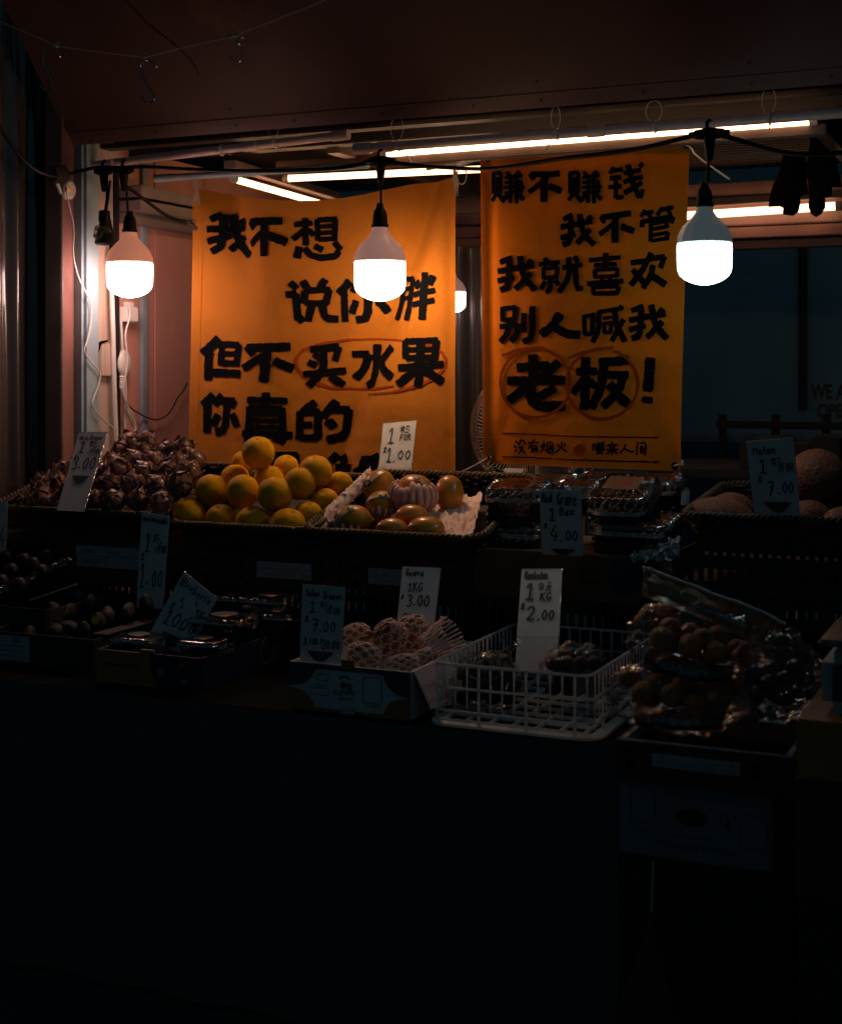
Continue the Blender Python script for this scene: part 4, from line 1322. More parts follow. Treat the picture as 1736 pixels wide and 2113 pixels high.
def crate(name, label, x0, x1, y0, y1, z0, z1, m, group=None, wall=.006, lid=False, rows=0, cat='crate', rim=None, bottom=True):
    """box with real walls, open on top unless lid"""
    t_ = thing(name, label, cat, ((x0 + x1) / 2, (y0 + y1) / 2, z0), group)
    m_ = MB()
    if lid:
        m_.box(x0, x1, y0, y1, z0, z1)
        build('box_body', m_, m, t_, bevel=.004)
    else:
        w_ = wall
        m_.box(x0, x1, y0, y0 + w_, z0, z1).box(x0, x1, y1 - w_, y1, z0, z1)
        m_.box(x0, x0 + w_, y0 + w_, y1 - w_, z0, z1).box(x1 - w_, x1, y0 + w_, y1 - w_, z0, z1)
        m_.box(x0 + w_, x1 - w_, y0 + w_, y1 - w_, z0, z0 + w_)
        build('box_body', m_, m, t_, bevel=.0012)
    return t_


def slotted(label, px0, px1, pyt, Y, depth, rows, big=False, group='black slotted crates below the display'):
    """black plastic crate with real slot openings in its front wall"""
    x0, x1 = at(px0, pyt, Y=Y).x, at(px1, pyt, Y=Y).x
    z1 = at((px0 + px1) / 2, pyt, Y=Y).z
    z0 = ZT + .001
    t_ = thing('slotted_crate', label, 'crate', ((x0 + x1) / 2, Y + depth / 2, z0), group)
    m_ = MB()
    th = .004
    n = max(4, int((x1 - x0) / .024))
    pw = (x1 - x0) / n
    for yy in (Y, Y + depth - th):
        zc = z0
        for (a_, b_) in rows:
            za, zb = z0 + (z1 - z0) * a_, z0 + (z1 - z0) * b_
            m_.box(x0, x1, yy, yy + th, zc, za)
            for i in range(n + 1):
                xx = x0 + i * pw
                m_.box(max(x0, xx - pw * .28), min(x1, xx + pw * .28), yy + .0004, yy + th - .0004, za, zb)
            zc = zb
        m_.box(x0, x1, yy, yy + th, zc, z1)
    m_.box(x0, x0 + th, Y + th, Y + depth - th, z0, z1).box(x1 - th, x1, Y + th, Y + depth - th, z0, z1)
    build('crate_body', m_, M['black_plastic'], t_)
    return t_


slotted('black slotted crate under the red cartons below the oranges', 440, 760, 1214, YB + .02, .4, ((.15, .45), (.55, .9)))
slotted('black slotted crate under the carton below the mangoes', 765, 985, 1226, YB + .02, .4, ((.15, .45), (.55, .9)))
slotted('black slotted crate under the brown carton below the grapes', 990, 1335, 1238, YB + .02, .4, ((.15, .45), (.55, .9)))
slotted('black slotted crate behind the avocados under the dragon fruit basket', -40, 430, 1190, YB + .03, .4, ((.15, .45), (.55, .9)))
slotted('black crate with light showing through its slots below the melon basket', 1385, 1800, 1152, YB + .02, .34, ((.30, .48), (.56, .62), (.69, .90)))
# pale board that catches the rear light behind that crate
a, b = at(1478, 1246, Y=4.35), at(1650, 1160, Y=4.35)
tag(build('pale_board', MB().box(a.x, b.x, 4.35, 4.37, a.z - .1, b.z + .02), M['foam']), 'pale pink board lit behind the slotted crate below the melons', 'board')


def carton(label, px0, px1, pyt, pyb, Y, depth, m, holes=(), lab=None, group='printed cartons under the fruit baskets'):
    pm = (px0 + px1) / 2
    x0, x1 = at(px0, pyt, Y=Y).x, at(px1, pyt, Y=Y).x
    z1, z0 = at(pm, pyt, Y=Y).z, at(pm, pyb, Y=Y).z
    t_ = crate('carton', label, x0, x1, Y, Y + depth, z0, z1, m, group, lid=True, cat='box')
    if holes:
        for (hx, hy) in holes:
            h_ = MB()
            c_ = at(hx, hy, Y=Y)
            h_.lathe([(.001, 0), (.0085, .0004), (.0085, .0008), (.001, .001)], 14, Matrix.Translation(Vector((c_.x, Y - .0002, c_.z))) @ Matrix.Rotation(R(90), 4, 'X'))
            build('punched_hole', h_, M['ink'], t_)
    return t_, x0, x1, z0, z1


def labelpanel(t_, q, Y, txts, m=M['labelw'], up=False, lines=(), name='printed_label', ink=M['labelink']):
    """flat printed label on a front face at depth Y; q = (x0,y0,x1,y1) in photo pixels (left-top-right-bottom), slope of the rows follows the face"""
    a_, b_ = at(q[0], q[1], Y=Y), at(q[2], q[3], Y=Y)
    x0, x1, z1, z0 = a_.x, b_.x, at((q[0] + q[2]) / 2, (q[1] + q[5] if len(q) > 5 else q[1]), Y=Y).z, b_.z
    z1 = at(q[0], q[1], Y=Y).z
    o = build(name, MB().box(x0, x1, Y - .0012, Y - .0003, z0, z1), m, t_)
    p_ = MB()
    asp = (x1 - x0) / (z1 - z0)

    def mp(u, v, l):
        if up:
            u, v = 1 - u, 1 - v
        return Vector((x0 + (x1 - x0) * u, Y - .0018, z1 - (z1 - z0) * v))
    for (tx, u0, u1, v0, v1, wd_) in txts:
        typeset(p_, tx, u0, u1, v0, v1, mp)
    for (u0, v0, u1, v1) in lines:
        ribbon(p_, [(u0 * asp, v0), (u1 * asp, v1)], .02, lambda x_, y_, l: mp(x_ / asp, y_, l), .2, 0)
    if p_.v:
        build('label_print', p_, ink, o)
    return o


ptx = [('PACK', .03, .16, .12, .24, .035), ('8', .06, .11, .5, .72, .05), ('SIZE', .3, .45, .12, .24, .035), ('DK-2L-L-M', .22, .5, .5, .68, .04), ('TRACEABILITY', .58, .86, .12, .24, .035), ('17-19-06-137', .58, .88, .5, .66, .04), ('PACKER', .9, .99, .35, .45, .03)]
pln = [(.18, .02, .18, .98), (.54, .02, .54, .98), (.89, .02, .89, .98), (.02, .32, .88, .32)]
t_, *_ = carton('dark red carton behind the avocado crate in the dark at the left', 108, 428, 1116, 1212, YB, .4, M['carton_red'], ((128, 1130), (128, 1172), (420, 1150), (420, 1185)))
labelpanel(t_, (158, 1124, 290, 1176), YB, [('SIZE', .1, .3, .2, .35, .04), ('PACK', .5, .7, .2, .35, .04), ('DK-2L', .1, .4, .6, .8, .05)], lines=[(.5, 0, .5, 1), (.02, .45, .98, .45)])
t_, *_ = carton('dark red carton with a wide upside-down label under the oranges', 430, 700, 1146, 1212, YB, .4, M['carton_red'], ((498, 1161), (498, 1188), (662, 1166), (662, 1192)))
labelpanel(t_, (530, 1157, 642, 1197), YB, ptx, up=True, lines=pln)
t_, *_ = carton('dark red carton with an upside-down label under the mangoes', 702, 975, 1149, 1226, YB - .004, .4, M['carton_red'], ((737, 1170), (737, 1201)))
labelpanel(t_, (760, 1171, 886, 1212), YB - .004, ptx, up=True, lines=pln)
t_, *_ = carton('brown carton with a navy disc logo under the grape boxes', 977, 1322, 1140, 1238, YB - .01, .4, M['carton_brown'])
c = at(1290, 1190, Y=YB - .0105)
build('disc_logo', MB().lathe([(.001, 0), (.046, .0004), (.046, .0008), (.001, .001)], 40, Matrix.Translation(c + Vector((0, -.0002, 0))) @ Matrix.Rotation(R(90), 4, 'X')), M['carton_navy'], t_)
p = MB()
write(p, 'cm', -.5, .5, .0, 1, lambda u, v, l: Vector((c.x + u * .05, c.y - .0022, c.z + .016 - v * .022)), .13, 0, aspect=2.2)
build('label_print', p, M['labelink'], t_)
p = MB()
c2 = at(1170, 1148, Y=YB - .012)
for (tx, y_, w_, h_) in (('PRODUCT', 1172, .06, .012), ('INDIA', 1190, .055, .013)):
    cc_ = at(1132 + 40, y_, Y=YB - .011)
    typeset(p, tx, -.5, .5, 0, 1, lambda u, v, l: Vector((cc_.x + .06 + u * w_, cc_.y - .0008, cc_.z - v * h_)))
build('label_print', p, M['ink'], t_)
tag(build('tier_board', MB().box(at(-60, 1100, Y=YB).x - .3, at(1700, 1100, Y=YB).x + .1, YB + .012, 4.12, .955, .985), M['black_plastic']), 'dark shelf board of the raised fruit tier', 'shelf')


# ------------------------------------------------------------------ wicker baskets
def basket(label, A, B, depth, h, tilt, m=M['wicker'], rc=.05, rise=.02):
    """A, B: ends of the front rim; the basket leans back by tilt so that its rear rim stands higher"""
    A, B = Vector(A), Vector(B)
    w_ = (B - A).length
    ang = math.atan2((B - A).y, (B - A).x)
    mid = (A + B) / 2
    t_ = thing('wicker_basket', label, 'basket', mid, 'wicker fruit baskets on the upper tier', (tilt, 0, ang))
    Mx = WM[t_.name]

    def path(s_, inset, n=28):
        """rounded rectangle, front edge at y=0"""
        x0, x1, y0, y1 = -w_ / 2 + inset, w_ / 2 - inset, inset, depth - inset
        r_ = max(.012, rc - inset * .5)
        o_ = []
        for cx, cy, a0 in ((x1 - r_, y0 + r_, -90), (x1 - r_, y1 - r_, 0), (x0 + r_, y1 - r_, 90), (x0 + r_, y0 + r_, 180)):
            for i in range(7):
                a_ = R(a0 + 15 * i)
                o_.append(Vector((cx + r_ * math.cos(a_), cy + r_ * math.sin(a_), 0)))
        # resample evenly
        L = [0]
        for i in range(len(o_)):
            L.append(L[-1] + (o_[(i + 1) % len(o_)] - o_[i]).length)
        res = []
        for k in range(n):
            d_ = L[-1] * k / n
            i = max(j for j in range(len(o_)) if L[j] <= d_)
            f_ = (d_ - L[i]) / max(1e-9, L[i + 1] - L[i])
            res.append(o_[i].lerp(o_[(i + 1) % len(o_)], f_))
        return res

    wall = MB()
    rows = int(h / .0085)
    for k in range(rows):
        z_ = -.006 - k * .0085
        ins = .006 + (-z_) * .28
        n = 132
        q_ = path(0, ins, n)
        c_ = Vector((0, depth / 2, 0))
        ring = []
        for i, v in enumerate(q_):
            d_ = (v - c_); d_.z = 0
            ring.append(v + d_.normalized() * .0032 * math.sin(i * math.pi / 2 + k * math.pi) + Vector((0, 0, z_ + .0012 * noise.noise(Vector((i * .3, k, 0))))))
        wall.tube(ring, .0046, 5, True)
    build('woven_wall', wall, M['wickerd'], t_, smooth=True, sharp=0, local=True)
    rim = MB()
    n = 420
    q_ = path(0, 0, n)
    for ph in (0, 2.094, 4.189):
        ring = []
        for i, v in enumerate(q_):
            a_ = i * .62 + ph
            d_ = (v - Vector((0, depth / 2, 0))).normalized()
            ring.append(v + d_ * .0062 * math.cos(a_) + Vector((0, 0, .0062 * math.sin(a_))))
        rim.tube(ring, .0052, 6, True)
    build('rope_rim', rim, m, t_, smooth=True, sharp=0, local=True)
    lin = MB()  # added dark sheet that stops light showing through the weave
    qa, qb = path(0, .012, 60), path(0, .012 + h * .28, 60)
    lin.grid(lambda u, v: qa[int(u * 60 + .5) % 60].lerp(qb[int(u * 60 + .5) % 60], v) + Vector((0, 0, -.004 - (h - .006) * v)), 60, 2, True)
    build('lining', lin, M['black_cloth'], t_, local=True)
    bt = MB().box(-w_ / 2 + h * .3, w_ / 2 - h * .3, h * .3, depth - h * .3, -h - .004, -h)
    build('base', bt, M['wickerd'], t_, local=True)
    return t_, Mx


TILT = R(15)
YF1 = 3.47
basket('wicker basket heaped with scaly dragon fruit at the left', at(-20, 1052, Y=YF1 + .02), at(338, 1058, Y=YF1 + .02), .46, .07, TILT)
basket('wicker basket of oranges in the middle left', at(346, 1076, Y=YF1), at(640, 1098, Y=YF1), .46, .07, TILT)
basket('wicker basket of mangoes with a paper liner', at(622, 1096, Y=YF1 - .03), at(990, 1110, Y=YF1 - .03), .50, .08, TILT)
basket('dark wicker basket holding netted melons at the right', at(1405, 1068, Y=YF1), at(1800, 1074, Y=YF1), .5, .085, R(5), M['wickerd'])

# ------------------------------------------------------------------ oranges
def fruit_mesh(fn, nu=28, nv=18):
    return MB().ball((0, 0, 0), 1.0, nu, nv, fn)


def orange_proto():
    m_ = fruit_mesh(lambda d: (1 - .10 * math.exp(-((1 - d.z) / .02)) - .03 * math.exp(-((1 + d.z) / .03)) + .018 * noise.noise(d * 1.6) + .004 * noise.noise(d * 9)) * (1 + .012 * math.cos(math.atan2(d.y, d.x) * 5) * max(0, d.z) ** 3), 32, 22)
    return m_


OG = 'navel oranges piled in the wicker basket'
olist = [((1075, 400, 165), 3.70, (25, 10, 0), 'big orange alone on top of the pile'), ((925, 500, 120), 3.80, (10, 0, 0), 'orange peeping out behind the left of the topmost orange'),
         ((1350, 545, 130), 3.80, (20, 25, 0), 'orange behind the right of the topmost orange showing its stem scar'), ((1640, 590, 175), 3.68, (18, -8, 40), 'large orange at the right of the pile with a round sticker'),
         ((845, 655, 150), 3.72, (0, 0, 80), 'shaded orange below the left of the topmost orange'), ((612, 770, 168), 3.61, (0, 10, 30), 'leftmost orange of the second row'),
         ((920, 785, 170), 3.60, (0, 20, 0), 'creased orange second from the left in the second row'), ((1180, 680, 155), 3.73, (0, 0, 0), 'orange in the shadow right under the topmost orange'),
         ((1240, 810, 180), 3.58, (15, 0, 70), 'orange in the centre front of the second row'), ((1488, 705, 168), 3.63, (12, 5, 0), 'round orange left of the stickered orange'),
         ((1735, 890, 145), 3.66, (35, 10, 0), 'orange low at the right showing a deep stem dimple'), ((390, 1010, 165), 3.555, (20, -10, 0), 'leftmost orange resting against the front rim'),
         ((705, 1060, 160), 3.545, (30, 5, 0), 'second orange from the left against the front rim'), ((1015, 1090, 168), 3.54, (30, -5, 20), 'third orange from the left against the front rim'),
         ((1370, 1125, 182), 3.535, (32, 8, 50), 'fourth orange against the front rim with star-like creases'), ((1570, 1025, 150), 3.60, (20, 15, 0), 'orange low in the pile between the rim and the right edge'),
         ((1885, 715, 130), 3.74, (0, 10, 0), 'orange at the far right edge touching the paper liner')]
proto = None
for (x, y, r_), Y, rot, lab in olist:
    px, py = 309.4 + x * .20795, 850.9 + y * .20795
    c = at(px, py, Y=Y)
    rad = r_ * .20795 * mpp(c)
    if proto is None:
        t = thing('orange', lab, 'orange', (0, 0, 0), OG)
        build('peel', orange_proto(), M['orange'], t, smooth=True, sharp=0, local=True)
        build('stem_scar', MB().lathe([(.002, .90), (.05, .905), (.055, .92), (.03, .935), (.002, .93)], 9), M['stem'], t, smooth=True, local=True)
        t.location, t.rotation_euler, t.scale = c, [R(v) for v in rot], (rad,) * 3
        proto = t
    else:
        dup(proto, c, [R(v) for v in rot], (rad * rnd.uniform(.96, 1.03), rad * rnd.uniform(.95, 1.02), rad * rnd.uniform(.95, 1.02)), lab, OG)


def sticker(parent_label, c, rad, dirn, w_, h_, m, name='sticker'):
    """oval sticker lying on a sphere"""
    d = dirn.normalized()
    u_ = d.cross(Vector((0, 0, 1))).normalized(); v_ = u_.cross(d)
    p_ = MB()
    n = 20
    vs = [c + d * rad * 1.006]
    for ring in (.5, 1):
        for i in range(n):
            a_ = 2 * math.pi * i / n
            q_ = d + u_ * math.cos(a_) * w_ * ring + v_ * math.sin(a_) * h_ * ring
            vs.append(c + q_.normalized() * rad * 1.006)
    fs = [(0, 1 + i, 1 + (i + 1) % n) for i in range(n)] + [(1 + i, 1 + (i + 1) % n, 1 + n + (i + 1) % n, 1 + n + i) for i in range(n)]
    p_.add(vs, fs)
    return p_


for o in list(bpy.data.objects):
    if o.get('label') == 'large orange at the right of the pile with a round sticker':
        WM[o.name] = Matrix.Identity(4)
        s_ = sticker('', Vector((0, 0, 0)), 1.0, Vector((.62, -.55, -.62)), .16, .22, M['stickerd'])
        Mi = (Matrix.Translation(o.location) @ o.rotation_euler.to_matrix().to_4x4() @ Matrix.Diagonal((*o.scale, 1)))
        # place it by world direction: towards the camera's lower right on this orange
        c = Vector(o.location); rad = o.scale[0]
        tgt = at(309.4 + 1760 * .20795, 850.9 + 735 * .20795, Y=c.y - rad * .5)
        s_ = sticker('', c, rad, tgt - c, .15, .20, M['stickerd'])
        s2 = sticker('', c, rad * 1.004, tgt - c, .09, .13, M['stickerw'])
        WM[o.name] = Mi
        build('sticker', s_, M['stickerd'], o)
        build('sticker_print', s2, M['stickerw'], o)

# ------------------------------------------------------------------ mangoes
def mango_fn(d):
    return 1 + .10 * d.x - .06 * d.x * d.x + .05 * noise.noise(d * 1.3) + .03 * d.z * d.x


MG = 'mangoes in the paper-lined basket'
cx3 = lambda x: 618.8 + x * .2228
cy3 = lambda y: 850.9 + y * .2228


def mango(x, y, rx, ry, Y, lab, rotz=0., rotx=0., m=M['mango'], roty=0.):
    c = at(cx3(x), cy3(y), Y=Y)
    s = mpp(c) * .2228
    t_ = thing('mango', lab, 'mango', c, MG, (R(rotx), R(roty), R(24 + rotz)))
    m_ = MB().ball((0, 0, 0), (rx * s, (rx + ry) * .5 * s, ry * s), 30, 20, mango_fn)
    build('skin', m_, m, t_, smooth=True, sharp=0, local=True)
    return t_, rx * s, (rx + ry) * .5 * s, ry * s


def on_skin(a, b, R3, k):
    d = Vector((math.cos(a) * math.cos(b), math.sin(a) * math.cos(b), math.sin(b)))
    f = mango_fn(d) * k
    return Vector((d.x * R3[0], d.y * R3[1], d.z * R3[2])) * f


def bandstrip(t_, R3, a0, b0, a1, b1, wd, logo=.5):
    """paper band wrapped over the skin between two directions, with an oval logo on it"""
    m_ = MB()

    def g(u, v):
        a = a0 + (a1 - a0) * u; b = b0 + (b1 - b0) * u + .25 * math.sin(math.pi * u)
        dl = math.hypot(a1 - a0, b1 - b0)
        return on_skin(a - (b1 - b0) / dl * (v - .5) * wd, b + (a1 - a0) / dl * (v - .5) * wd, R3, 1.035)
    m_.grid(g, 24, 3)
    build('label_band', m_, M['band'], t_, smooth=True, sharp=0, local=True)
    a = a0 + (a1 - a0) * logo; b = b0 + (b1 - b0) * logo + .25 * math.sin(math.pi * logo)
    for k, (sx, sy, mm, nm, dz) in enumerate(((.36, .26, 'stickerw', 'logo_rim', 1.042), (.32, .225, 'stickerd', 'logo_oval', 1.048), (.17, .09, 'stickery', 'logo_fruit', 1.054))):
        vs = [on_skin(a, b + (.06 if k == 2 else 0), R3, dz)]
        n = 22
        for i in range(n):
            q_ = 2 * math.pi * i / n
            vs.append(on_skin(a + sx * math.cos(q_), b + (.06 if k == 2 else 0) + sy * math.sin(q_), R3, dz))
        build(nm, MB().add(vs, [(0, i + 1, (i + 1) % n + 1) for i in range(n)]), M[mm], t_, local=True)
    p_ = MB()
    for v_ in (.05, .10):
        ribbon(p_, [(-.16 + v_, v_), (.16 - v_, v_)], .025, lambda x_, y_, l: on_skin(a + x_, b - y_, R3, 1.055), .04)
    build('logo_print', p_, M['stickerw'], t_, local=True)


def sleeve(t_, R3, angs, base, length, wd=.20, cup=True):
    """foam sleeve: cup below with separate puffy fingers reaching up over the skin"""
    m_ = MB()
    if cup:
        m_.grid(lambda u, v: on_skin(angs[0] - .25 + (angs[-1] - angs[0] + .5) * u, -1.35 + (base + 1.35) * v, R3, 1.03 + .03 * abs(math.sin(u * len(angs) * math.pi))), 60, 10)
    for i, a in enumerate(angs):
        L = length[i % len(length)] if hasattr(length, '__len__') else length
        pts = [on_skin(a, base + (L) * k / 7, R3, 1.05) for k in range(8)]
        rr = [wd * R3[0] * .5 * f for f in (.9, 1, 1, 1, .98, .9, .72, .35)]
        m_.tube(pts, rr, 10, flat=.62)
    build('foam_sleeve', m_, M['foam'], t_, smooth=True, sharp=0, local=True)


t, *R3 = mango(722, 690, 165, 160, 3.74, 'green mango at the back with a label band across its top', 0, 0, M['mangog'])
bandstrip(t, R3, R(-150), R(-10), R(-55), R(62), .26, .22)
t, *R3 = mango(745, 850, 165, 125, 3.66, 'green mango in the middle left half in a foam sleeve', 10, 0, M['mangog'])
bandstrip(t, R3, R(-165), R(20), R(-60), R(40), .26, .75)
sleeve(t, R3, [R(v) for v in (-125, -103, -80, -60)], R(-60), (R(50), R(58), R(48)), .34)
t, *R3 = mango(470, 985, 190, 130, 3.58, 'green mango at the left front with an oval label on its band', 0, 0, M['mangog'])
bandstrip(t, R3, R(-150), R(-35), R(-80), R(66), .30, .85)
sleeve(t, R3, [R(v) for v in (-160, -148, -112, -88, -66)], R(-60), (R(60), R(62), R(46), R(42), R(40)), .30)
t, *R3 = mango(1035, 735, 205, 160, 3.70, 'mango wrapped in a pink foam sleeve at the top of the heap', 0, 12, M['mango'])
sleeve(t, R3, [R(v) for v in (-172, -154, -137, -120, -103, -86, -69, -52, -35, -18)], R(-65), (R(116), R(108), R(102), R(96), R(99)), .56)
bandstrip(t, R3, R(-30), R(-20), R(-60), R(70), .28, .95)
t, *R3 = mango(1366, 745, 148, 165, 3.76, 'tall bare mango standing at the back right on the paper', 0, 0)
t, *R3 = mango(1022, 950, 165, 100, 3.62, 'dark reddish mango lying behind the two front mangoes', -10, 0)
t, *R3 = mango(835, 1065, 158, 88, 3.54, 'mango at the front rim with a small shiny sticker', 5, 0)
build('sticker', MB().add([on_skin(R(-62) + u * .14, R(16) + v * .16, R3, 1.015) for u, v in ((-1, -1), (1, -1), (1, 1), (-1, 1))], [(0, 1, 2, 3)]), M['stickerd'], t, local=True)
t, *R3 = mango(1150, 1075, 190, 112, 3.54, 'smooth mango at the front rim on the right', -5, 0)

# paper liner: a folded-up left flap and a crumpled sheet on the basket floor
p = MB()


def flap(u, v):
    a_ = at(cx3(150 + (660 - 150) * u), cy3(965 + (490 - 965) * u), Y=3.54 + .22 * u)
    b_ = at(cx3(225 + (690 - 225) * u), cy3(1075 + (560 - 1075) * u), Y=3.53 + .22 * u)
    q_ = a_.lerp(b_, v)
    return q_ + Vector((.0, -.012 * math.sin(v * 3.1), .0)) + Vector((0, 1, .3)) * .012 * noise.noise(Vector((u * 14, v * 3, 2))) + Vector((0, 0, .006 * noise.noise(Vector((u * 30, v * 5, 7)))))


p.grid(flap, 50, 10)
p.grid(lambda u, v: Vector(flap(u, v)) + Vector((.02 * (1 - v), .015, -.004)), 50, 10)
t = tag(build('paper_liner', p, M['paper'], smooth=True, sharp=0), 'crumpled pink-white paper flap between the oranges and the mangoes', 'paper')
p = MB()


def sheet(u, v):
    l0, r0 = at(cx3(1180), cy3(1190), Y=3.50), at(cx3(1600), cy3(1155), Y=3.50)
    l1, r1 = at(cx3(1180), cy3(770), Y=3.86), at(cx3(1690), cy3(800), Y=3.86)
    q_ = (l0.lerp(r0, u)).lerp(l1.lerp(r1, u), v)
    n1 = noise.noise(Vector((u * 5, v * 5, 1)))
    return q_ + Vector((0, 0, .016 * abs(n1) + .010 * noise.noise(Vector((u * 12 + v * 4, v * 9, 4))) + .02 * max(0, u - .8) * 3))


p.grid(sheet, 60, 50)
tag(build('paper_sheet', p, M['paper'], smooth=True, sharp=0), 'crumpled paper sheet lining the right half of the mango basket', 'paper')
p = MB()
a_ = at(cx3(1490), cy3(860), Y=3.80)
p.slab([at(cx3(1490), cy3(860), Y=3.80), at(cx3(1560), cy3(850), Y=3.80), at(cx3(1545), cy3(755), Y=3.83), at(cx3(1500), cy3(758), Y=3.83)], Vector((0, 1, 0)), .001)
tag(build('paper_tab', p, M['paper']), 'small folded paper tab right of the tall mango', 'paper')

# ------------------------------------------------------------------ dragon fruit heap
def dragon_proto(seed):
    rn = random.Random(seed)
    body = MB().ball((0, 0, 0), (1, 1, .92), 22, 14, lambda d: 1 + .05 * noise.noise(d * 1.5 + Vector((seed, 0, 0))))
    sc_ = MB()
    for k in range(15):
        z_ = 1 - 2 * (k + .5) / 15
        a_ = k * 2.39996 + rn.uniform(-.2, .2)
        rr = math.sqrt(max(0, 1 - z_ * z_))
        d = Vector((rr * math.cos(a_), rr * math.sin(a_), z_))
        upv = Vector((0, 0, 1)) - d * d.z
        upv = upv.normalized() if upv.length > .05 else d.orthogonal().normalized()
        sd = d.cross(upv)
        L, W_ = rn.uniform(.62, .95), rn.uniform(.36, .56)
        curl = rn.choice((.0, .05, .1, .22, .38))
        cv = rn.uniform(-.2, .2)

        def g(u, v):
            wv_ = W_ * (1 - v ** 1.7) * (1.0 + .1 * math.sin(v * 9)) + .01
            xx = (u - .5) * 2
            pos = d * (1.0 + .03 + .03 * v + .30 * (L * v) ** 2 * (.1 if curl < .1 else .5) - .42 * (L * v - .15) ** 2 + curl * v ** 2.5 - .5 * wv_ * wv_ * xx * xx) + upv * (L * v - .15) + sd * (xx * wv_ + cv * v)
            return pos * .985
        sc_.grid(g, 4, 6)
    return body, sc_


DG = 'scaly brown dragon fruits heaped in the left basket'
protos = []
for sd_ in (1, 2, 3):
    t = thing('dragon_fruit', '', 'dragon fruit', (0, 0, -5), DG)
    b_, s_ = dragon_proto(sd_)
    build('skin', b_, M['dragon'], t, smooth=True, sharp=0, local=True)
    o = build('leafy_scales', s_, M['scale'], t, smooth=True, sharp=0, local=True)
    md = o.modifiers.new('thickness', 'SOLIDIFY'); md.thickness = .03; md.offset = 0
    protos.append(t)
rows = [(1034, [0, 44, 88, 196, 240, 286, 330], 3.53, 25, 'dark scaly dragon fruit in the front row just behind the left basket rim'),
        (1003, [20, 66, 110, 182, 228, 274, 320, 366], 3.60, 26, 'scaly dragon fruit in the second row of the heap'),
        (972, [44, 92, 205, 250, 296, 342, 386], 3.67, 26, 'scaly dragon fruit in the third row of the heap'),
        (954, [64, 112, 232, 276, 322, 366, 402], 3.74, 24, 'scaly dragon fruit in the fourth row of the heap'),
        (930, [252, 298, 342, 376], 3.80, 23, 'scaly dragon fruit near the top of the heap right of the price card'),
        (911, [270, 308], 3.83, 20, 'small pale scaly dragon fruit on the ridge of the heap under the white wires')]
n = 0
first = [True] * 3
spec = {(0, 0): 'leftmost scaly dragon fruit in the front row against the rim', (0, 6): 'rightmost scaly dragon fruit in the front row beside the oranges', (3, 0): 'pale dragon fruit catching light at the top left of the heap', (5, 0): 'topmost pale dragon fruit directly below the white wires', (2, 6): 'dragon fruit touching the left edge of the orange basket'}
for ri, (py, xs_, Y, rp_, lab) in enumerate(rows):
    for xi_, px in enumerate(xs_):
        c = at(px + rnd.uniform(-5, 5), py + rnd.uniform(-4, 4), Y=Y + rnd.uniform(-.02, .02))
        if c.x < XW + .12:
            c = c * 1.0; c.x = XW + .12 + rnd.uniform(0, .05)
        rad = rp_ * mpp(c) * rnd.uniform(.88, 1.12)
        k = n % 3
        rot = (rnd.uniform(-1.2, .6), rnd.uniform(-.8, .8), rnd.uniform(0, 6.28))
        lb = spec.get((ri, xi_), lab)
        if first[k]:
            t = protos[k]; first[k] = False
            t.location, t.rotation_euler, t.scale = c, rot, (rad,) * 3
            t['label'] = lb
        else:
            dup(protos[k], c, rot, rad, lb, DG)
        n += 1

# ------------------------------------------------------------------ netted melons
cx5 = lambda x: 1340.8 + x * .22756
cy5 = lambda y: 876.7 + y * .22756
for x, y, rx, ry, Y, lab in ((625, 850, 330, 195, 3.62, 'long netted melon lying at the left front of the melon basket'), (740, 760, 210, 150, 3.80, 'netted melon behind the left front melon'),
                             (1510, 450, 265, 235, 3.90, 'big round netted melon standing highest at the right'), (1440, 860, 215, 180, 3.66, 'netted melon right of the melon price card'), (1760, 890, 200, 150, 3.62, 'netted melon at the right edge low in the basket')):
    c = at(cx5(x), cy5(y), Y=Y)
    s = mpp(c) * .22756
    m_ = MB().ball((0, 0, 0), (rx * s, max(ry, rx * .8) * s, ry * s), 40, 26, lambda d: 1 + .02 * noise.noise(d * 2))
    o = bpy.data.objects
    ob = build('melon', m_, M['melon'], local=True, smooth=True, sharp=0)
    ob.location = c; ob.rotation_euler = (0, R(rnd.uniform(2, 8)), R(24))
    tag(ob, lab, 'melon', 'netted melons in the right basket')

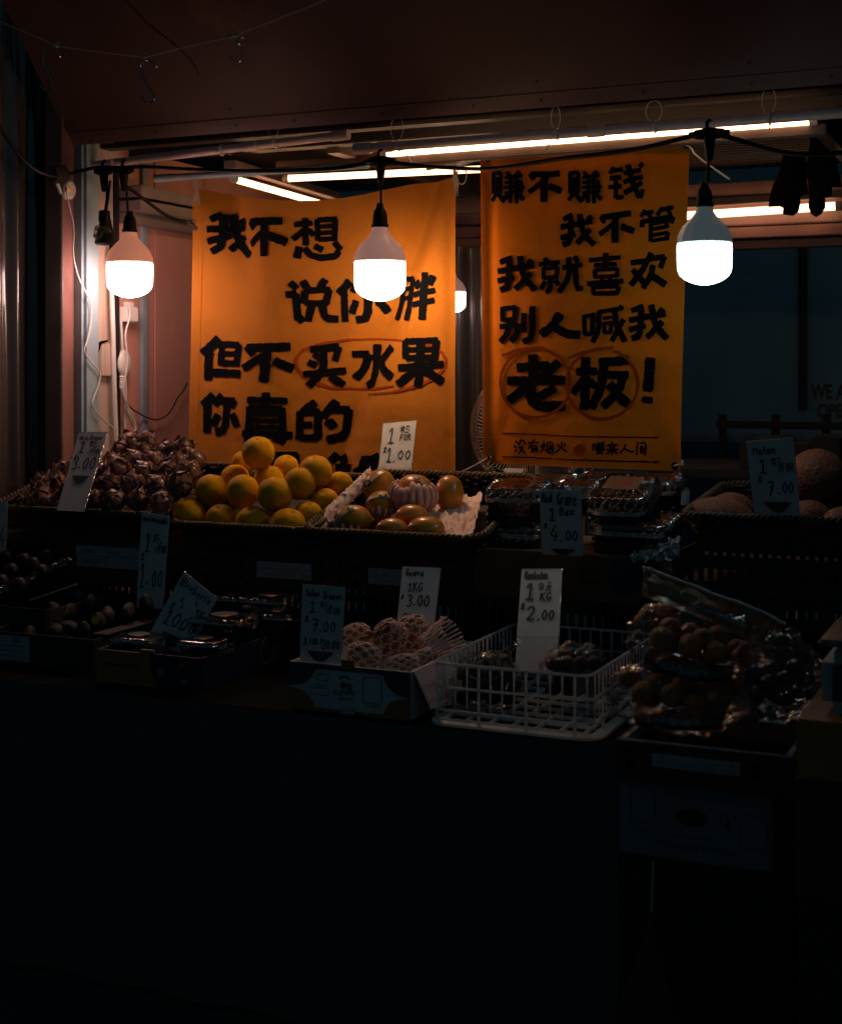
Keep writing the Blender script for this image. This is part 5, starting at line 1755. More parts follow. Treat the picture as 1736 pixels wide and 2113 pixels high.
# ------------------------------------------------------------------ grape boxes
def clam(label, pxc, pyt, wpx, Y, hpx, yaw, depth=1.2, group='clear grape boxes', tilt=8):
    """clear hinged box: tapered tub, ribbed domed lid; pyt = top of the lid (front), wpx = width in photo pixels"""
    c = at(pxc, pyt, Y=Y)
    s = mpp(c)
    w_, h_ = wpx * s, hpx * s
    d_ = w_ * depth
    t_ = thing('grape_box', label, 'fruit box', (c.x, c.y + d_ / 2, c.z - h_), group, (R(tilt), 0, yaw))

    def rr(u, hw, hd, r_):
        a_ = 2 * math.pi * u
        ca, sa = math.cos(a_), math.sin(a_)
        n_ = 5.0
        k_ = (abs(ca) ** n_ + abs(sa) ** n_) ** (-1 / n_)
        return hw * k_ * ca, hd * k_ * sa
    lip = h_ * .70
    tub = MB()

    def gt(u, v):
        f = .86 + .14 * v
        x_, y_ = rr(u, w_ / 2 * f, d_ / 2 * f, 0)
        ribs = 1 + .006 * math.sin(u * 2 * math.pi * 24)
        return (x_ * ribs, y_ * ribs, lip * v)
    tub.grid(gt, 96, 8, True)
    build('tub', tub, M['clear'], t_, smooth=True, sharp=0, local=True)
    lid = MB()

    def gl(u, v):
        f = 1.02 - .16 * v ** 3
        z_ = lip + .003 + (h_ - lip - .003) * math.sin(v * math.pi / 2)
        x_, y_ = rr(u, w_ / 2 * f, d_ / 2 * f, 0)
        ribs = 1 + .016 * max(-.4, math.sin(u * 2 * math.pi * 26)) * math.sin(v * math.pi)
        return (x_ * ribs, y_ * ribs, z_)
    lid.grid(gl, 208, 10, True)
    top = [gl(i / 60, 1) for i in range(60)]
    lid.grid(lambda u, v: (top[int(u * 60) % 60][0] * (1 - v * .999), top[int(u * 60) % 60][1] * (1 - v * .999), h_ + .003 * math.sin(v * 4) ** 2), 60, 3, True)
    build('lid', lid, M['clear'], t_, smooth=True, sharp=0, local=True)
    lp = MB()
    for i in range(40):
        u0 = (i + .5) / 40
        if not (i < 4 or i > 35 or 15 < i < 24):
            continue
        lp.tube([Vector(gl(u0, k / 6)) * 1.004 for k in range(7)] + [Vector(gl(u0, 1)) * .90 + Vector((0, 0, h_ * .10 + .002))], .0023, 6)
    for z_ in (lip - .002, lip + .004):
        lp.tube([(*rr(i / 64, w_ / 2 * 1.03, d_ / 2 * 1.03, 0), z_) for i in range(64)], .0028, 6, True)
    build('lip', lp, M['clearlip'], t_, smooth=True, local=True)
    b_ = MB()
    rn = random.Random(int(pxc))
    gr = .0105
    z_ = gr
    while z_ < lip * .98:
        hw, hd = w_ * .42, d_ * .42
        x_ = -hw
        while x_ < hw:
            y_ = -hd
            while y_ < hd:
                if max(abs(x_) / hw, abs(y_) / hd) > .55 or z_ > lip * .7:
                    b_.ball((x_ + rn.uniform(-.003, .003), y_ + rn.uniform(-.003, .003), z_ + rn.uniform(-.003, .003)), gr * rn.uniform(.85, 1.05), 10, 7)
                y_ += gr * 1.9
            x_ += gr * 1.9
        z_ += gr * 1.7
    bo = build('grape_bunch', b_, M['grape'], local=True, smooth=True, sharp=0)
    bo.location = t_.location; bo.rotation_euler = (R(tilt), 0, yaw)
    tag(bo, 'dark red grapes in the ' + label.replace('clear grape box', 'box').replace(' sticking out from under the stack', ''), 'grapes', 'grapes in the clear boxes')
    return t_


def gx(x): return 954 + x * .2673
def gy(y): return 917.9 + y * .2673


clam('clear grape box at the back left below the right banner', gx(665), gy(246), gx(840) - gx(485), 3.92, 62, R(6), .9)
clam('clear grape box at the back middle below the right banner', gx(1055), gy(236), gx(1250) - gx(860), 3.92, 64, R(4), .9)
clam('clear grape box at the back right beside the drink bottle', gx(1460), gy(256), gx(1650) - gx(1285), 3.78, 80, R(8), 1.0)
clam('clear grape box at the front left of the grape stack', gx(375), gy(302), gx(605) - gx(140), 3.56, 84, R(3), .95)
t = clam('clear grape box half hidden behind the Red Grape card', gx(860), gy(296), gx(1010) - gx(690), 3.70, 66, R(6), .9)
t = clam('clear grape box at the front right with a printed lid label', gx(1205), gy(300), gx(1430) - gx(950), 3.55, 104, R(-2), 1.15, tilt=20)
s_ = mpp(at(1280, 1000, Y=3.6))
lb = MB().grid(lambda u, v: ((u - .5) * 75 * s_, (v - .5) * 60 * s_, 104 * s_ + .0065), 4, 4)
M['lidlab'] = mat('lid_label', (.20, .085, .045), .4, var=.2, vscale=20)
build('lid_label', lb, M['lidlab'], t, local=True)
M['bandred0'] = mat('label_red', (.22, .05, .02), .4)
lb = MB().ball((.0, 0, 104 * s_ + .0072), (22 * s_, 17 * s_, .0004), 16, 6)
build('label_print', lb, M['bandred0'], t, local=True)
clam('clear grape box in the lower layer under the front left box', gx(400), gy(618), gx(600) - gx(190), 3.53, 52, R(2), .95)
clam('clear grape box in the lower layer at the right sticking out from under the stack', gx(1290), gy(575), gx(1600) - gx(960), 3.50, 68, R(-5), .9)
p = MB()


def scrap(u, v):
    q_ = at(gx(1300 + 370 * u), gy(880 - (40 + 130 * u) * v), Y=3.475 + .03 * v)
    return q_ + Vector((.008 * noise.noise(Vector((u * 9, v * 9, 1))), .03 * noise.noise(Vector((u * 7, v * 7, 5))), .02 * noise.noise(Vector((u * 8, v * 8, 9)))))


p.grid(scrap, 30, 16)
tag(build('plastic_scrap', p, film('scrap_film', rough=.18, base=.12, crinkle=.9, cscale=50, milky=.35), smooth=True, sharp=0), 'crumpled clear plastic bag scrap at the right foot of the grape stack', 'plastic bag')

# ------------------------------------------------------------------ price cards
def card(label, quad, Yb, Yt, lines, wd=.030, slot=None, split=None, stem=None, m=M['card'], title=None):
    """quad TL TR BR BL in photo pixels; the board leans from depth Yb (bottom) to Yt (top); lines = (text, x0, x1, y0, y1[, weight, slant])"""
    TL, TR = [at(*q, Y=Yt) for q in quad[:2]]
    BR, BL = [at(*q, Y=Yb) for q in quad[2:]]
    t_ = thing('price_card', label, 'price card', (BL + BR) / 2, 'handwritten price cards standing in the fruit')
    n_ = (TR - TL).cross(BL - TL).normalized()
    if n_.y > 0:
        n_ = -n_
    f = split or 1.0
    lerp = lambda u, v: (TL.lerp(TR, u)).lerp(BL.lerp(BR, u), v)
    up = MB().slab([lerp(0, 0), lerp(1, 0), lerp(1, f), lerp(0, f)], n_, -.0016)
    build('board', up, m, t_)
    if split:
        build('stem', MB().slab([lerp(.01, f + .002), lerp(.99, f + .002), lerp(.985, 1), lerp(.015, 1)], n_, -.0012), M['cardback'], t_)
    asp = (TR - TL).length / (BL - TL).length
    # plastic sleeve edge
    sl = MB()
    e = .0012
    sl.tube([lerp(0, 0) + n_ * .0, lerp(1, 0)], e, 5).tube([lerp(1, .004), lerp(1, f)], e * .8, 5)
    build('sleeve_edge', sl, M['clearlip'], t_)
    p_ = MB()
    mp = lambda u, v, l: lerp(u, v) + n_ * (.0012 + l)
    for L in lines:
        tx, x0, x1, y0, y1 = L[:5]
        w_ = L[5] if len(L) > 5 else wd * .62
        write(p_, tx, x0, x1, y0, y1, mp, w_, .05, L[6] if len(L) > 6 else .08, aspect=asp)
    build('handwriting', p_, M['marker'], t_)
    if slot:
        x0, x1, y0, y1 = slot
        vs = [mp(x0 + (x1 - x0) * u, y0 + (y1 - y0) * v, .0006) for u, v in ((0, 0), (1, 0), (.86, .45), (.68, .9), (.55, 1), (.42, 1), (.30, .88), (.12, .4))]
        build('dark_notch', MB().add(vs, [tuple(range(8))]), M['carton_green'], t_)
    return t_, lerp, n_, asp


card('white card handwritten White Dragon 1 for 3.00 leaning in the dragon fruits', ((164, 892), (222.5, 891), (173.6, 1055.5), (117.5, 1052.5)), 3.44, 3.62,
     [('White Dragon', .05, .90, .045, .10, .011), ('1', .14, .42, .11, .27), ('粒', .47, .74, .115, .19, .013), ('/', .47, .85, .175, .28, .012), ('FOR', .62, .93, .225, .285, .012), ('$', .06, .20, .295, .365, .013), ('3.00', .08, .93, .33, .485, .017)], .028, (.20, .83, .565, .67))
card('narrow white card handwritten Avocado 1 for 1.00 standing behind the avocados', ((293.2, 1057), (350.4, 1064), (337, 1256), (281, 1252)), 3.42, 3.45,
     [('Ams', .06, .32, .03, .085, .013), ('Avocado', .36, .94, .03, .09, .013), ('1', .18, .42, .19, .41, .016), ('粒', .45, .70, .21, .30, .011), ('/', .55, .82, .28, .40, .010), ('FOR', .70, .96, .33, .41, .011), ('$', .06, .20, .42, .50, .012), ('1.', .06, .42, .50, .78, .016), ('00', .50, .92, .60, .78, .014)], .028, split=.80)
card('tilted white card handwritten Blueberry 4 Box 10.00 in the blueberry tray', ((380, 1178.5), (447.4, 1234), (389, 1352), (300, 1320)), 3.12, 3.16,
     [('Blueberry', .06, .92, .05, .17, .016), ('4', .22, .46, .20, .42, .02), ('Box', .56, .92, .24, .40, .019), ('$', .10, .22, .40, .50, .017), ('1000', .12, .92, .48, .70, .019), ('.', .52, .60, .62, .70, .02)], .03, (.25, .80, .80, .98), split=.76)
card('white card handwritten Yellow Dragon 1 for 7.00 at the front of the printed box', ((624.5, 1205), (711.8, 1211.5), (704.5, 1369), (617.2, 1363)), 2.93, 2.95,
     [('Yellow', .08, .42, .06, .15, .014), ('Dragon', .50, .93, .08, .17, .014), ('1', .18, .36, .20, .36, .018), ('粒', .42, .62, .20, .29, .012), ('/', .57, .72, .24, .36, .012), ('FOR', .66, .92, .28, .37, .013), ('$', .07, .20, .40, .48, .015), ('7', .26, .44, .43, .60, .018), ('.', .44, .52, .54, .60, .02), ('00', .52, .84, .47, .60, .016), ('3', .06, .18, .69, .78, .017), ('FOR', .22, .42, .70, .78, .013), ('$', .46, .54, .69, .76, .014), ('20.00', .52, .94, .71, .82, .016)], .028, (.18, .82, .86, .99), split=.85)
card('white card handwritten Guava 1 KG 3.00 2 KG behind the netted fruit', ((830.3, 1168.5), (909.3, 1171.5), (896, 1290), (818, 1285)), 3.24, 3.34,
     [('Guava', .10, .58, .05, .16, .024), ('1KG', .20, .60, .28, .44, .022), ('$', .03, .14, .50, .58, .020), ('3.00', .20, .82, .50, .70, .026), ('2KG', .14, .60, .83, .97, .022)], .03, split=.97, m=M['card_lit'])
card('tall white card handwritten Rambutan 1 KG 2.00 in the white basket', ((1075.5, 1173.3), (1159.7, 1172.7), (1148, 1388), (1060, 1384)), 3.14, 3.36,
     [('Rambutan', .09, .66, .03, .10, .014), ('1', .12, .40, .135, .315, .020), ('公斤', .44, .78, .14, .23, .013), ('KG', .49, .78, .245, .325, .014), ('$', .03, .16, .35, .41, .014), ('2', .18, .42, .39, .515, .018), ('.', .46, .55, .48, .52, .02), ('00', .55, .88, .42, .51, .016)], .028, split=.67, m=M['card_lit'])
t, lerp, n_, asp = card('bright white card handwritten 1 for 1.00 standing at the back of the mango basket', ((790.3, 873), (859.4, 866.4), (847, 984), (779, 979)), 3.95, 4.03,
     [('1', .18, .42, .09, .40, .026), ('粒', .50, .82, .09, .21, .018), ('FOR', .55, .88, .25, .36, .020), ('$', .07, .21, .46, .57, .020), ('1', .19, .40, .47, .75, .026), ('.', .40, .50, .69, .75, .026), ('00', .52, .95, .54, .69, .021)], .03)
build('tape_strip', MB().slab([lerp(.06, .82), lerp(.93, .84), lerp(.90, .90), lerp(.05, .88)], n_, .0006), M['tape'], t)
card('dim white card handwritten Red Grape 1 Box 4.00 in front of the grapes', ((1111.7, 1011), (1196.7, 1011), (1202.6, 1147.5), (1116.5, 1143)), 3.475, 3.46,
     [('Red', .05, .31, .05, .18, .022), ('Grape', .42, .90, .04, .23, .022), ('1', .20, .40, .26, .47, .026), ('Box', .47, .84, .27, .38, .024), ('$', .07, .17, .51, .59, .022), ('4', .18, .44, .55, .79, .026), ('.', .45, .55, .74, .79, .03), ('00', .58, .90, .62, .77, .022)], .03, (.22, .82, .90, 1.0), split=.895)
card('dim white card handwritten Melon 1 for 7.00 in the melon basket', ((1537, 910.5), (1635, 902.5), (1651.5, 1080), (1556, 1074)), 3.50, 3.50,
     [('Melon', .12, .62, .08, .17, .019), ('1', .22, .40, .22, .40, .022), ('粒', .46, .70, .22, .32, .013), ('/FOR', .62, .95, .30, .40, .013), ('$', .14, .28, .43, .52, .015), ('7', .34, .52, .50, .68, .021), ('.', .55, .63, .60, .66, .022), ('00', .66, .92, .52, .65, .018)], .03, (.22, .84, .755, .88), split=.75)
card('white card cut off by the left edge of the photo above the passionfruit tray', ((-42, 1033), (16, 1034.5), (13, 1144), (-44, 1141)), 3.42, 3.44,
     [('1', .2, .4, .3, .6), ('4', .72, .95, .5, .85, .018)], .03)

# ------------------------------------------------------------------ lower row: crates on the table
def fpx(px, py, Y):
    return at(px, py, Y=Y)


# passionfruit tray
Yp = 3.20
t = crate('fruit_tray', 'dark tray of passionfruit with plastic wrap at the far left of the table', at(-70, 1240, Y=Yp).x, at(122, 1225, Y=Yp).x, Yp - .05, 3.52, ZT + .001, ZT + .13, M['carton_dark'], cat='tray')
PG = 'passionfruit in the far left tray'
pr = None
for i, (x, y, lab) in enumerate(((60, 465, 'passionfruit at the top left of the far left tray'), (235, 490, 'passionfruit at the back of the far left tray left of the middle'), (462, 455, 'passionfruit at the back right of the far left tray'),
                                 (110, 590, 'shiny passionfruit in the middle of the far left tray'), (10, 700, 'passionfruit at the left front of the far left tray'), (330, 530, 'passionfruit behind the plastic wrap of the far left tray'),
                                 (410, 600, 'passionfruit beside the bright edge of the plastic wrap'), (190, 730, 'passionfruit at the front of the far left tray'))):
    c = at(x * .20795, 1057.2 + y * .20795, Y=3.42 - .0006 * (y - 450))
    rad = 19 * mpp(c)
    if pr is None:
        pr = build('passionfruit', MB().ball((0, 0, 0), 1, 22, 14, lambda d: 1 + .02 * noise.noise(d * 2)), M['plum'], local=True, smooth=True, sharp=0)
        o = pr
    else:
        o = pr.copy(); sc.collection.objects.link(o)
    o.location = c; o.scale = (rad,) * 3
    tag(o, lab, 'passionfruit', PG)
p = MB()
wp = [(-30, 1232), (0, 1220), (22, 1213), (42, 1210), (58, 1200), (72, 1190), (90, 1183), (112, 1171), (132, 1163), (146, 1159)]
q = chaikin([at(x, y, Y=3.19 + .022 * i) for i, (x, y) in enumerate(wp)], 2)


def wrapg(u, v):
    k_ = u * (len(q) - 1); i = min(len(q) - 2, int(k_))
    c_ = q[i].lerp(q[i + 1], k_ - i)
    a_ = v * math.pi * 1.2 - .4
    r_ = .014 * (1 + .7 * noise.noise(Vector((u * 12, v * 2, 1))))
    return c_ + Vector((-.4, -.6, 0)) * (r_ * math.cos(a_)) + Vector((0, 0, 1)) * (r_ * math.sin(a_))


p.grid(wrapg, 80, 10)
tag(build('plastic_wrap', p, M['wrap'], smooth=True, sharp=0), 'crinkled shiny plastic wrap along the edge of the passionfruit tray', 'plastic wrap')
tag(build('wood_slat', MB().tube([at(62, 1240, Y=3.15), at(160, 1206, Y=3.26)], .004, 4), M['wickerd']), 'thin wooden slat beside the plastic wrap', 'slat')

# avocado crate
Ya = 3.03
xa0, xa1 = at(-30, 1330, Y=Ya).x, at(192, 1330, Y=Ya).x
zA1 = at(150, 1316, Y=Ya).z
t = crate('fruit_crate', 'dark cardboard crate of avocados left of the blueberry tray', xa0, xa1, Ya, 3.47, ZT + .001, zA1, M['carton_dark'], cat='crate')
labelpanel(t, (-25, 1306, 62, 1366), Ya, [('SIZE', .6, .8, .1, .25, .05)], M['labelw'], lines=[(.05, .4, .9, .4), (.05, .6, .9, .6), (.05, .8, .9, .8)])
build('corner_cap', MB().box(xa1 - .04, xa1 + .006, Ya + .05, 3.40, zA1 + .0005, zA1 + .006), M['carton_dark'], t)
AG = 'avocados in the dark crate'
av = MB().ball((0, 0, 0), 1, 20, 16, lambda d: 1)
av.v = [(x * (1 - .30 * (z * .5 + .5) ** 1.6), y * (1 - .30 * (z * .5 + .5) ** 1.6), z * 1.25) for x, y, z in av.v]
pr = None
labs = ['leftmost avocado in the dark crate', 'avocado at the left with a row of highlights', 'avocado in the front left of the crate', 'avocado in the middle of the crate behind the front row', 'avocado with an orange sticker left of the middle', 'avocado at the back of the crate', 'upright avocado at the back right', 'avocado with an orange sticker near the right wall', 'avocado right of the stickered avocado', 'dark avocado below the Avocado price card', 'glossy avocado at the front with bright glints', 'glossy avocado beside the front corner', 'avocado at the front right corner of the crate', 'avocado against the right wall of the crate', 'avocado lying at the front wall']
for i, (x, y) in enumerate(((20, 1080), (180, 1060), (390, 1090), (540, 975), (680, 990), (775, 850), (900, 905), (985, 1080), (1070, 1020), (1450, 900), (560, 1170), (690, 1140), (830, 1165), (1270, 985), (290, 1215))):
    px, py = x * .20795, 1057.2 + y * .20795
    c = at(px, py, Y=3.36 - .0008 * (y - 850))
    rad = 16.5 * mpp(c)
    if pr is None:
        pr = build('avocado', av, M['avocado'], local=True, smooth=True, sharp=0); o = pr
    else:
        o = pr.copy(); sc.collection.objects.link(o)
    o.location = c; o.scale = (rad,) * 3
    o.rotation_euler = (rnd.uniform(-.6, .3), rnd.uniform(-.4, .4), rnd.uniform(0, 6)) if i not in (10, 11) else (1.2, .3, i)
    tag(o, labs[i], 'avocado', AG)
    WM[o.name] = Matrix.Translation(c)
    if i in (4, 7):
        st_ = MB()
        d = Vector((.15, -1, .35)).normalized()
        st_.lathe([(.001, 0), (.012, .0004), (.012, .0012), (.001, .0014)], 16, Matrix.Translation(c + d * rad * 1.0) @ d.to_track_quat('Z', 'Y').to_matrix().to_4x4())
        WM[o.name] = Matrix.Translation(c) @ o.rotation_euler.to_matrix().to_4x4() @ Matrix.Diagonal((rad, rad, rad, 1))
        build('sticker', st_, M['stickery'], o)

# blueberry tray
Yb_ = 2.95
x0, x1 = at(201, 1400, Y=Yb_).x, at(415, 1400, Y=Yb_).x
z1 = at(201, 1338, Y=Yb_).z
t = crate('fruit_tray', 'orange and navy printed tray of blueberry boxes', x0, x1, Yb_, 3.42, ZT + .001, z1, M['carton_navy'], cat='tray')
xm = at(312, 1380, Y=Yb_).x
pp = [Vector((x0, Yb_ - .0005, ZT + .002)), Vector((xm + .02, Yb_ - .0005, ZT + .002)), Vector((xm + .004, Yb_ - .0005, ZT + .03)), Vector((xm - .002, Yb_ - .0005, ZT + .055)), Vector((xm - .002, Yb_ - .0005, z1 - .0005)), Vector((x0, Yb_ - .0005, z1 - .0005))]
build('orange_print', MB().slab(pp, Vector((0, -1, 0)), .0012), M['carton_orange'], t)
build('raised_flap', MB().box(at(290, 1340, Y=Yb_).x, at(318, 1340, Y=Yb_).x, Yb_ - .0004, Yb_ + .005, z1 + .0002, z1 + .009), M['carton_orange'], t)
for px, py, r_ in ((333, 1387, 9.5), (374, 1372, 6), (381, 1407, 8)):
    c = at(px, py, Y=Yb_ - .0006)
    p = MB().lathe([(.001, 0), (r_ * mpp(c), .0004), (r_ * mpp(c), .0009), (.001, .001)], 20, Matrix.Translation(c) @ Matrix.Rotation(R(90), 4, 'X'))
    build('orange_dot', p, M['carton_orange'], t)
a_, b_ = at(217, 1364, Y=Yb_ - .002), at(290, 1378, Y=Yb_ - .002)
p = MB()
write(p, 'blueberry', 0, 1, 0, 1, lambda u, v, l: Vector((a_.x + (b_.x - a_.x) * u, Yb_ - .0024, a_.z + (b_.z - a_.z) * v)), .16, 0, .2, aspect=5)
build('label_print', p, M['ink'], t)
p = MB()
for k, (y_, z_, tx) in enumerate(((3.03, .10, 'NET 1.5KG'), (3.03, .085, '12 X 125G'))):
    write(p, tx, 0, 1, 0, 1, lambda u, v, l: Vector((x1 + .0012, y_ + .07 * u, ZT + z_ - .009 * v)), .14, 0, 0, aspect=7)
c = Vector((x1 + .0006, 3.27, ZT + .05))
build('label_print', p, M['labelw'], t)
p = MB()
p.tube([c + Vector((0, .035 * math.cos(q_), .035 * math.sin(q_))) for q_ in [2 * math.pi * i / 30 for i in range(30)]], .0015, 5, True)
build('ring_logo', p, M['carton_orange'], t)


def punnet(label, pxc, pyt, wpx, Y, hpx, dpt=.9, yaw=0., stick=True):
    c = at(pxc, pyt, Y=Y)
    s = mpp(c)
    w_, h_ = wpx * s, hpx * s
    d_ = w_ * dpt
    t_ = thing('blueberry_box', label, 'fruit box', (c.x, c.y + d_ / 2, c.z - h_), 'clear blueberry boxes', (0, 0, yaw))

    def rr(u, f):
        a_ = 2 * math.pi * u
        ca, sa = math.cos(a_), math.sin(a_)
        k_ = (abs(ca) ** 6 + abs(sa) ** 6) ** (-1 / 6)
        return w_ / 2 * f * k_ * ca, d_ / 2 * f * k_ * sa
    b_ = MB()
    b_.grid(lambda u, v: (*rr(u, .86 + .1 * v), h_ * .75 * v), 64, 5, True)
    b_.grid(lambda u, v: (*rr(u, 1.0 - .12 * v * v), h_ * (.77 + .23 * math.sin(v * 1.57)) + .0015 * math.sin(u * 6.28 * 24) * math.sin(v * 3.1)), 96, 5, True)
    b_.grid(lambda u, v: (*rr(u, .88 * (1 - v * .999)), h_ + .0025 * math.sin(v * 9) ** 2), 64, 6, True)
    build('clear_shell', b_, M['clear'], t_, smooth=True, sharp=0, local=True)
    build('lip', MB().tube([(*rr(i / 48, 1.03), h_ * .76) for i in range(48)], .0022, 6, True), M['clearlip'], t_, smooth=True, local=True)
    if stick:
        build('lid_sticker', MB().lathe([(.002, h_ + .003), (w_ * .22, h_ + .0034), (w_ * .22, h_ + .0042), (.002, h_ + .0044)], 24), M['carton_navy'], t_, local=True)
        build('sticker_corner', MB().box(w_ * .05, w_ * .2, -d_ * .30, -d_ * .12, h_ + .0046, h_ + .0052), M['carton_orange'], t_, local=True)
    f_ = MB()
    rn = random.Random(int(pxc * 3 + pyt))
    br = .0075
    for iz in range(max(1, int(h_ * .7 / (br * 1.9)))):
        for ix in range(int(w_ * .8 / (br * 2))):
            for iy in range(int(d_ * .8 / (br * 2))):
                x_, y_ = -w_ * .4 + br + ix * br * 2, -d_ * .4 + br + iy * br * 2
                if iz * br * 1.9 > h_ * .45 or max(abs(x_) / w_, abs(y_) / d_) > .33:
                    f_.ball((x_ + rn.uniform(-.002, .002), y_ + rn.uniform(-.002, .002), br + iz * br * 1.9), br * rn.uniform(.85, 1.1), 8, 6)
    bo = build('blueberry_fill', f_, M['blueberry'], local=True, smooth=True, sharp=0)
    bo.location = t_.location; bo.rotation_euler = (0, 0, yaw)
    tag(bo, 'blueberries inside the ' + label.replace('clear blueberry box', 'clear box'), 'blueberries', 'blueberries in the clear boxes')


for a_ in (('clear blueberry box at the left front behind the orange flap', 262, 1318, 100, 3.0, 26), ('clear blueberry box at the right front corner of its tray', 398, 1325, 90, 3.0, 30),
           ('clear blueberry box stacked in the middle right of the card', 432, 1278, 130, 3.12, 34), ('clear blueberry box at the back right with a round sticker', 532, 1236, 120, 3.30, 30),
           ('clear blueberry box at the back beside the top corner of the card', 460, 1232, 84, 3.34, 26), ('clear blueberry box below the back right one', 545, 1268, 110, 3.27, 32)):
    punnet(*a_)

# printed dragon fruit box
Ys = 2.90
x0, x1 = at(597, 1420, Y=Ys).x, at(846.5, 1440, Y=Ys).x
z1 = at(720, 1375, Y=Ys).z
t = crate('fruit_box', 'white, orange and dark green printed box of yellow dragon fruit reading SUMMY', x0, x1, Ys, 3.30, ZT + .001, z1, M['carton_white'], cat='box')
W_, H_ = x1 - x0, z1 - ZT - .001


def on_front(u, v, o=.0):
    return Vector((x0 + W_ * u, Ys - .0006 - o, z1 - .0004 - (H_ - .0008) * v))


def patch(name, pts, m, o=0.):
    vs = [on_front(u, v, o) for u, v in pts]
    return build(name, MB().slab(vs, Vector((0, -1, 0)), .0006), m, t)


def arc(cx, cy, rx, ry, a0, a1, n=10):
    return [(cx + rx * math.cos(R(a0 + (a1 - a0) * i / n)), cy + ry * math.sin(R(a0 + (a1 - a0) * i / n))) for i in range(n + 1)]


patch('green_print', [(0, 0), (.5, 0), (.5, .10), (.24, .10)] + arc(0, .10, .21, .40, 0, 90)[1:], M['carton_green'])
patch('green_print', [(1, 0), (1, .54)] + arc(1.0, .14, .21, .40, 90, 180)[1:] + [(.76, .10), (.501, .10), (.501, 0)], M['carton_green'])
patch('orange_print', [(0, 1), (0, .54)] + arc(0, .92, .21, .38, -90, 0)[1:] + [(.5, .93), (.5, 1)], M['carton_orange'])
patch('orange_print', [(1, 1), (.501, 1), (.501, .93), (.78, .92)] + arc(1.0, .92, .21, .38, 180, 270)[1:], M['carton_orange'])
patch('orange_tab', [(.44, -.14), (.55, -.14), (.55, .06), (.44, .06)], M['carton_orange'], .0012)
patch('bottom_tab', [(.44, .86), (.55, .86), (.55, .99), (.44, .99)], M['labelw'], .0012)
p = MB()
asp = W_ / H_
mpf = lambda u, v, l: on_front(u, v, .0008)
typeset(p, 'SUMMY', .375, .56, .50, .62, mpf)
typeset(p, 'FRUIT', .42, .54, .65, .72, mpf)
for bx in ((.24, .20, .33, .34), (.18, .50, .33, .65), (.62, .18, .77, .72)):
    u0, v0, u1, v1 = bx
    ribbon(p, [(u0 * asp, v0), (u1 * asp, v0), (u1 * asp, v1), (u0 * asp, v1), (u0 * asp, v0)], .014, lambda x_, y_, l: mpf(x_ / asp, y_, l), .1, 0, smooth=0)
ribbon(p, [(0.17 * asp, 0.285), (0.23 * asp, 0.285)], .012, lambda x_, y_, l: mpf(x_ / asp, y_, l), .1, 0)
ribbon(p, [(0.18 * asp, 0.435), (0.32 * asp, 0.435)], .012, lambda x_, y_, l: mpf(x_ / asp, y_, l), .1, 0)
ribbon(p, [(0.63 * asp, 0.780), (0.77 * asp, 0.780)], .012, lambda x_, y_, l: mpf(x_ / asp, y_, l), .1, 0)
build('label_print', p, M['labelink'], t)
p = MB()
ribbon(p, [(x * asp, y) for x, y in arc(.47, .30, .045, .09, 200, 340)], .03, lambda x_, y_, l: mpf(x_ / asp, y_, l), .05, 0)
build('arc_logo', p, M['carton_green'], t)
patch('leaf_logo', arc(.455, .40, .022, .07, 0, 340, 12), M['carton_green'], .0008)
patch('fruit_logo', arc(.505, .42, .024, .08, 0, 340, 12), M['carton_orange'], .0008)
# white flap hanging down outside the right wall
fl = MB()
fl.slab([Vector((x1 + .002, Ys + .01, z1 + .001)), Vector((x1 + .002, Ys + .26, z1 + .001)), Vector((x1 + .035, Ys + .22, z1 - .11)), Vector((x1 + .035, Ys + .03, z1 - .085))], Vector((1, 0, 0)), .002)
build('hanging_flap', fl, M['foamw'], t)

NG = 'foam-netted yellow dragon fruits in the printed box'
M['ydragon'] = mat('yellow_dragon', (.50, .22, .08), .4, col2=(.34, .10, .05), vscale=20, bump=.3, bscale=60)


def netted(label, x, y, rx, ry, Y, roll, yaw=0., nh=9, twist=.95, thick=.0027, open_=.9):
    px, py = 567.3 + x * .20795, 1134.5 + y * .20795
    c = at(px, py, Y=Y)
    s = mpp(c) * .20795
    A, B = rx * s, ry * s
    t_ = thing('dragon_fruit', label, 'dragon fruit', c, NG, (R(20), R(roll), R(24 + yaw)))
    build('skin', MB().ball((0, 0, 0), (A * .93, B * .93, B * .93), 22, 14, lambda d: 1 + .06 * noise.noise(d * 3)), M['ydragon'], t_, smooth=True, sharp=0, local=True)
    nt_ = MB()
    for sg in (-1, 1):
        for k in range(nh):
            pts = []
            for i in range(25):
                u = -open_ + 1.95 * open_ * i / 24
                r_ = B * math.sqrt(max(.02, 1 - min(.985, abs(u)) ** 2)) + .0015
                a_ = 2 * math.pi * k / nh + sg * twist * u + .12 * math.sin(i * 1.9 + k)
                pts.append((A * u * 1.04, r_ * math.cos(a_), r_ * math.sin(a_)))
            nt_.tube(pts, thick, 5)
    build('foam_net', nt_, M['foamw'], t_, smooth=True, sharp=0, local=True)


netted('netted dragon fruit at the back left behind the Yellow Dragon card', 810, 865, 155, 130, 3.10, -10)
netted('large netted dragon fruit in the middle with a torn wrapper', 1120, 890, 215, 165, 3.08, -55, 10)
netted('netted dragon fruit at the back right with wide open mesh', 1350, 835, 215, 170, 3.18, -30, 0, 10)
netted('netted dragon fruit at the front left of the box', 880, 1065, 180, 140, 2.98, 12, 0, 9)
netted('netted dragon fruit low at the front right of the box', 1265, 1150, 180, 105, 2.99, -8, 0, 10)
netted('glossy red-orange dragon fruit half out of its net at the right', 1480, 1085, 150, 90, 3.06, -20, 0, 9, .95, .0027, .62)
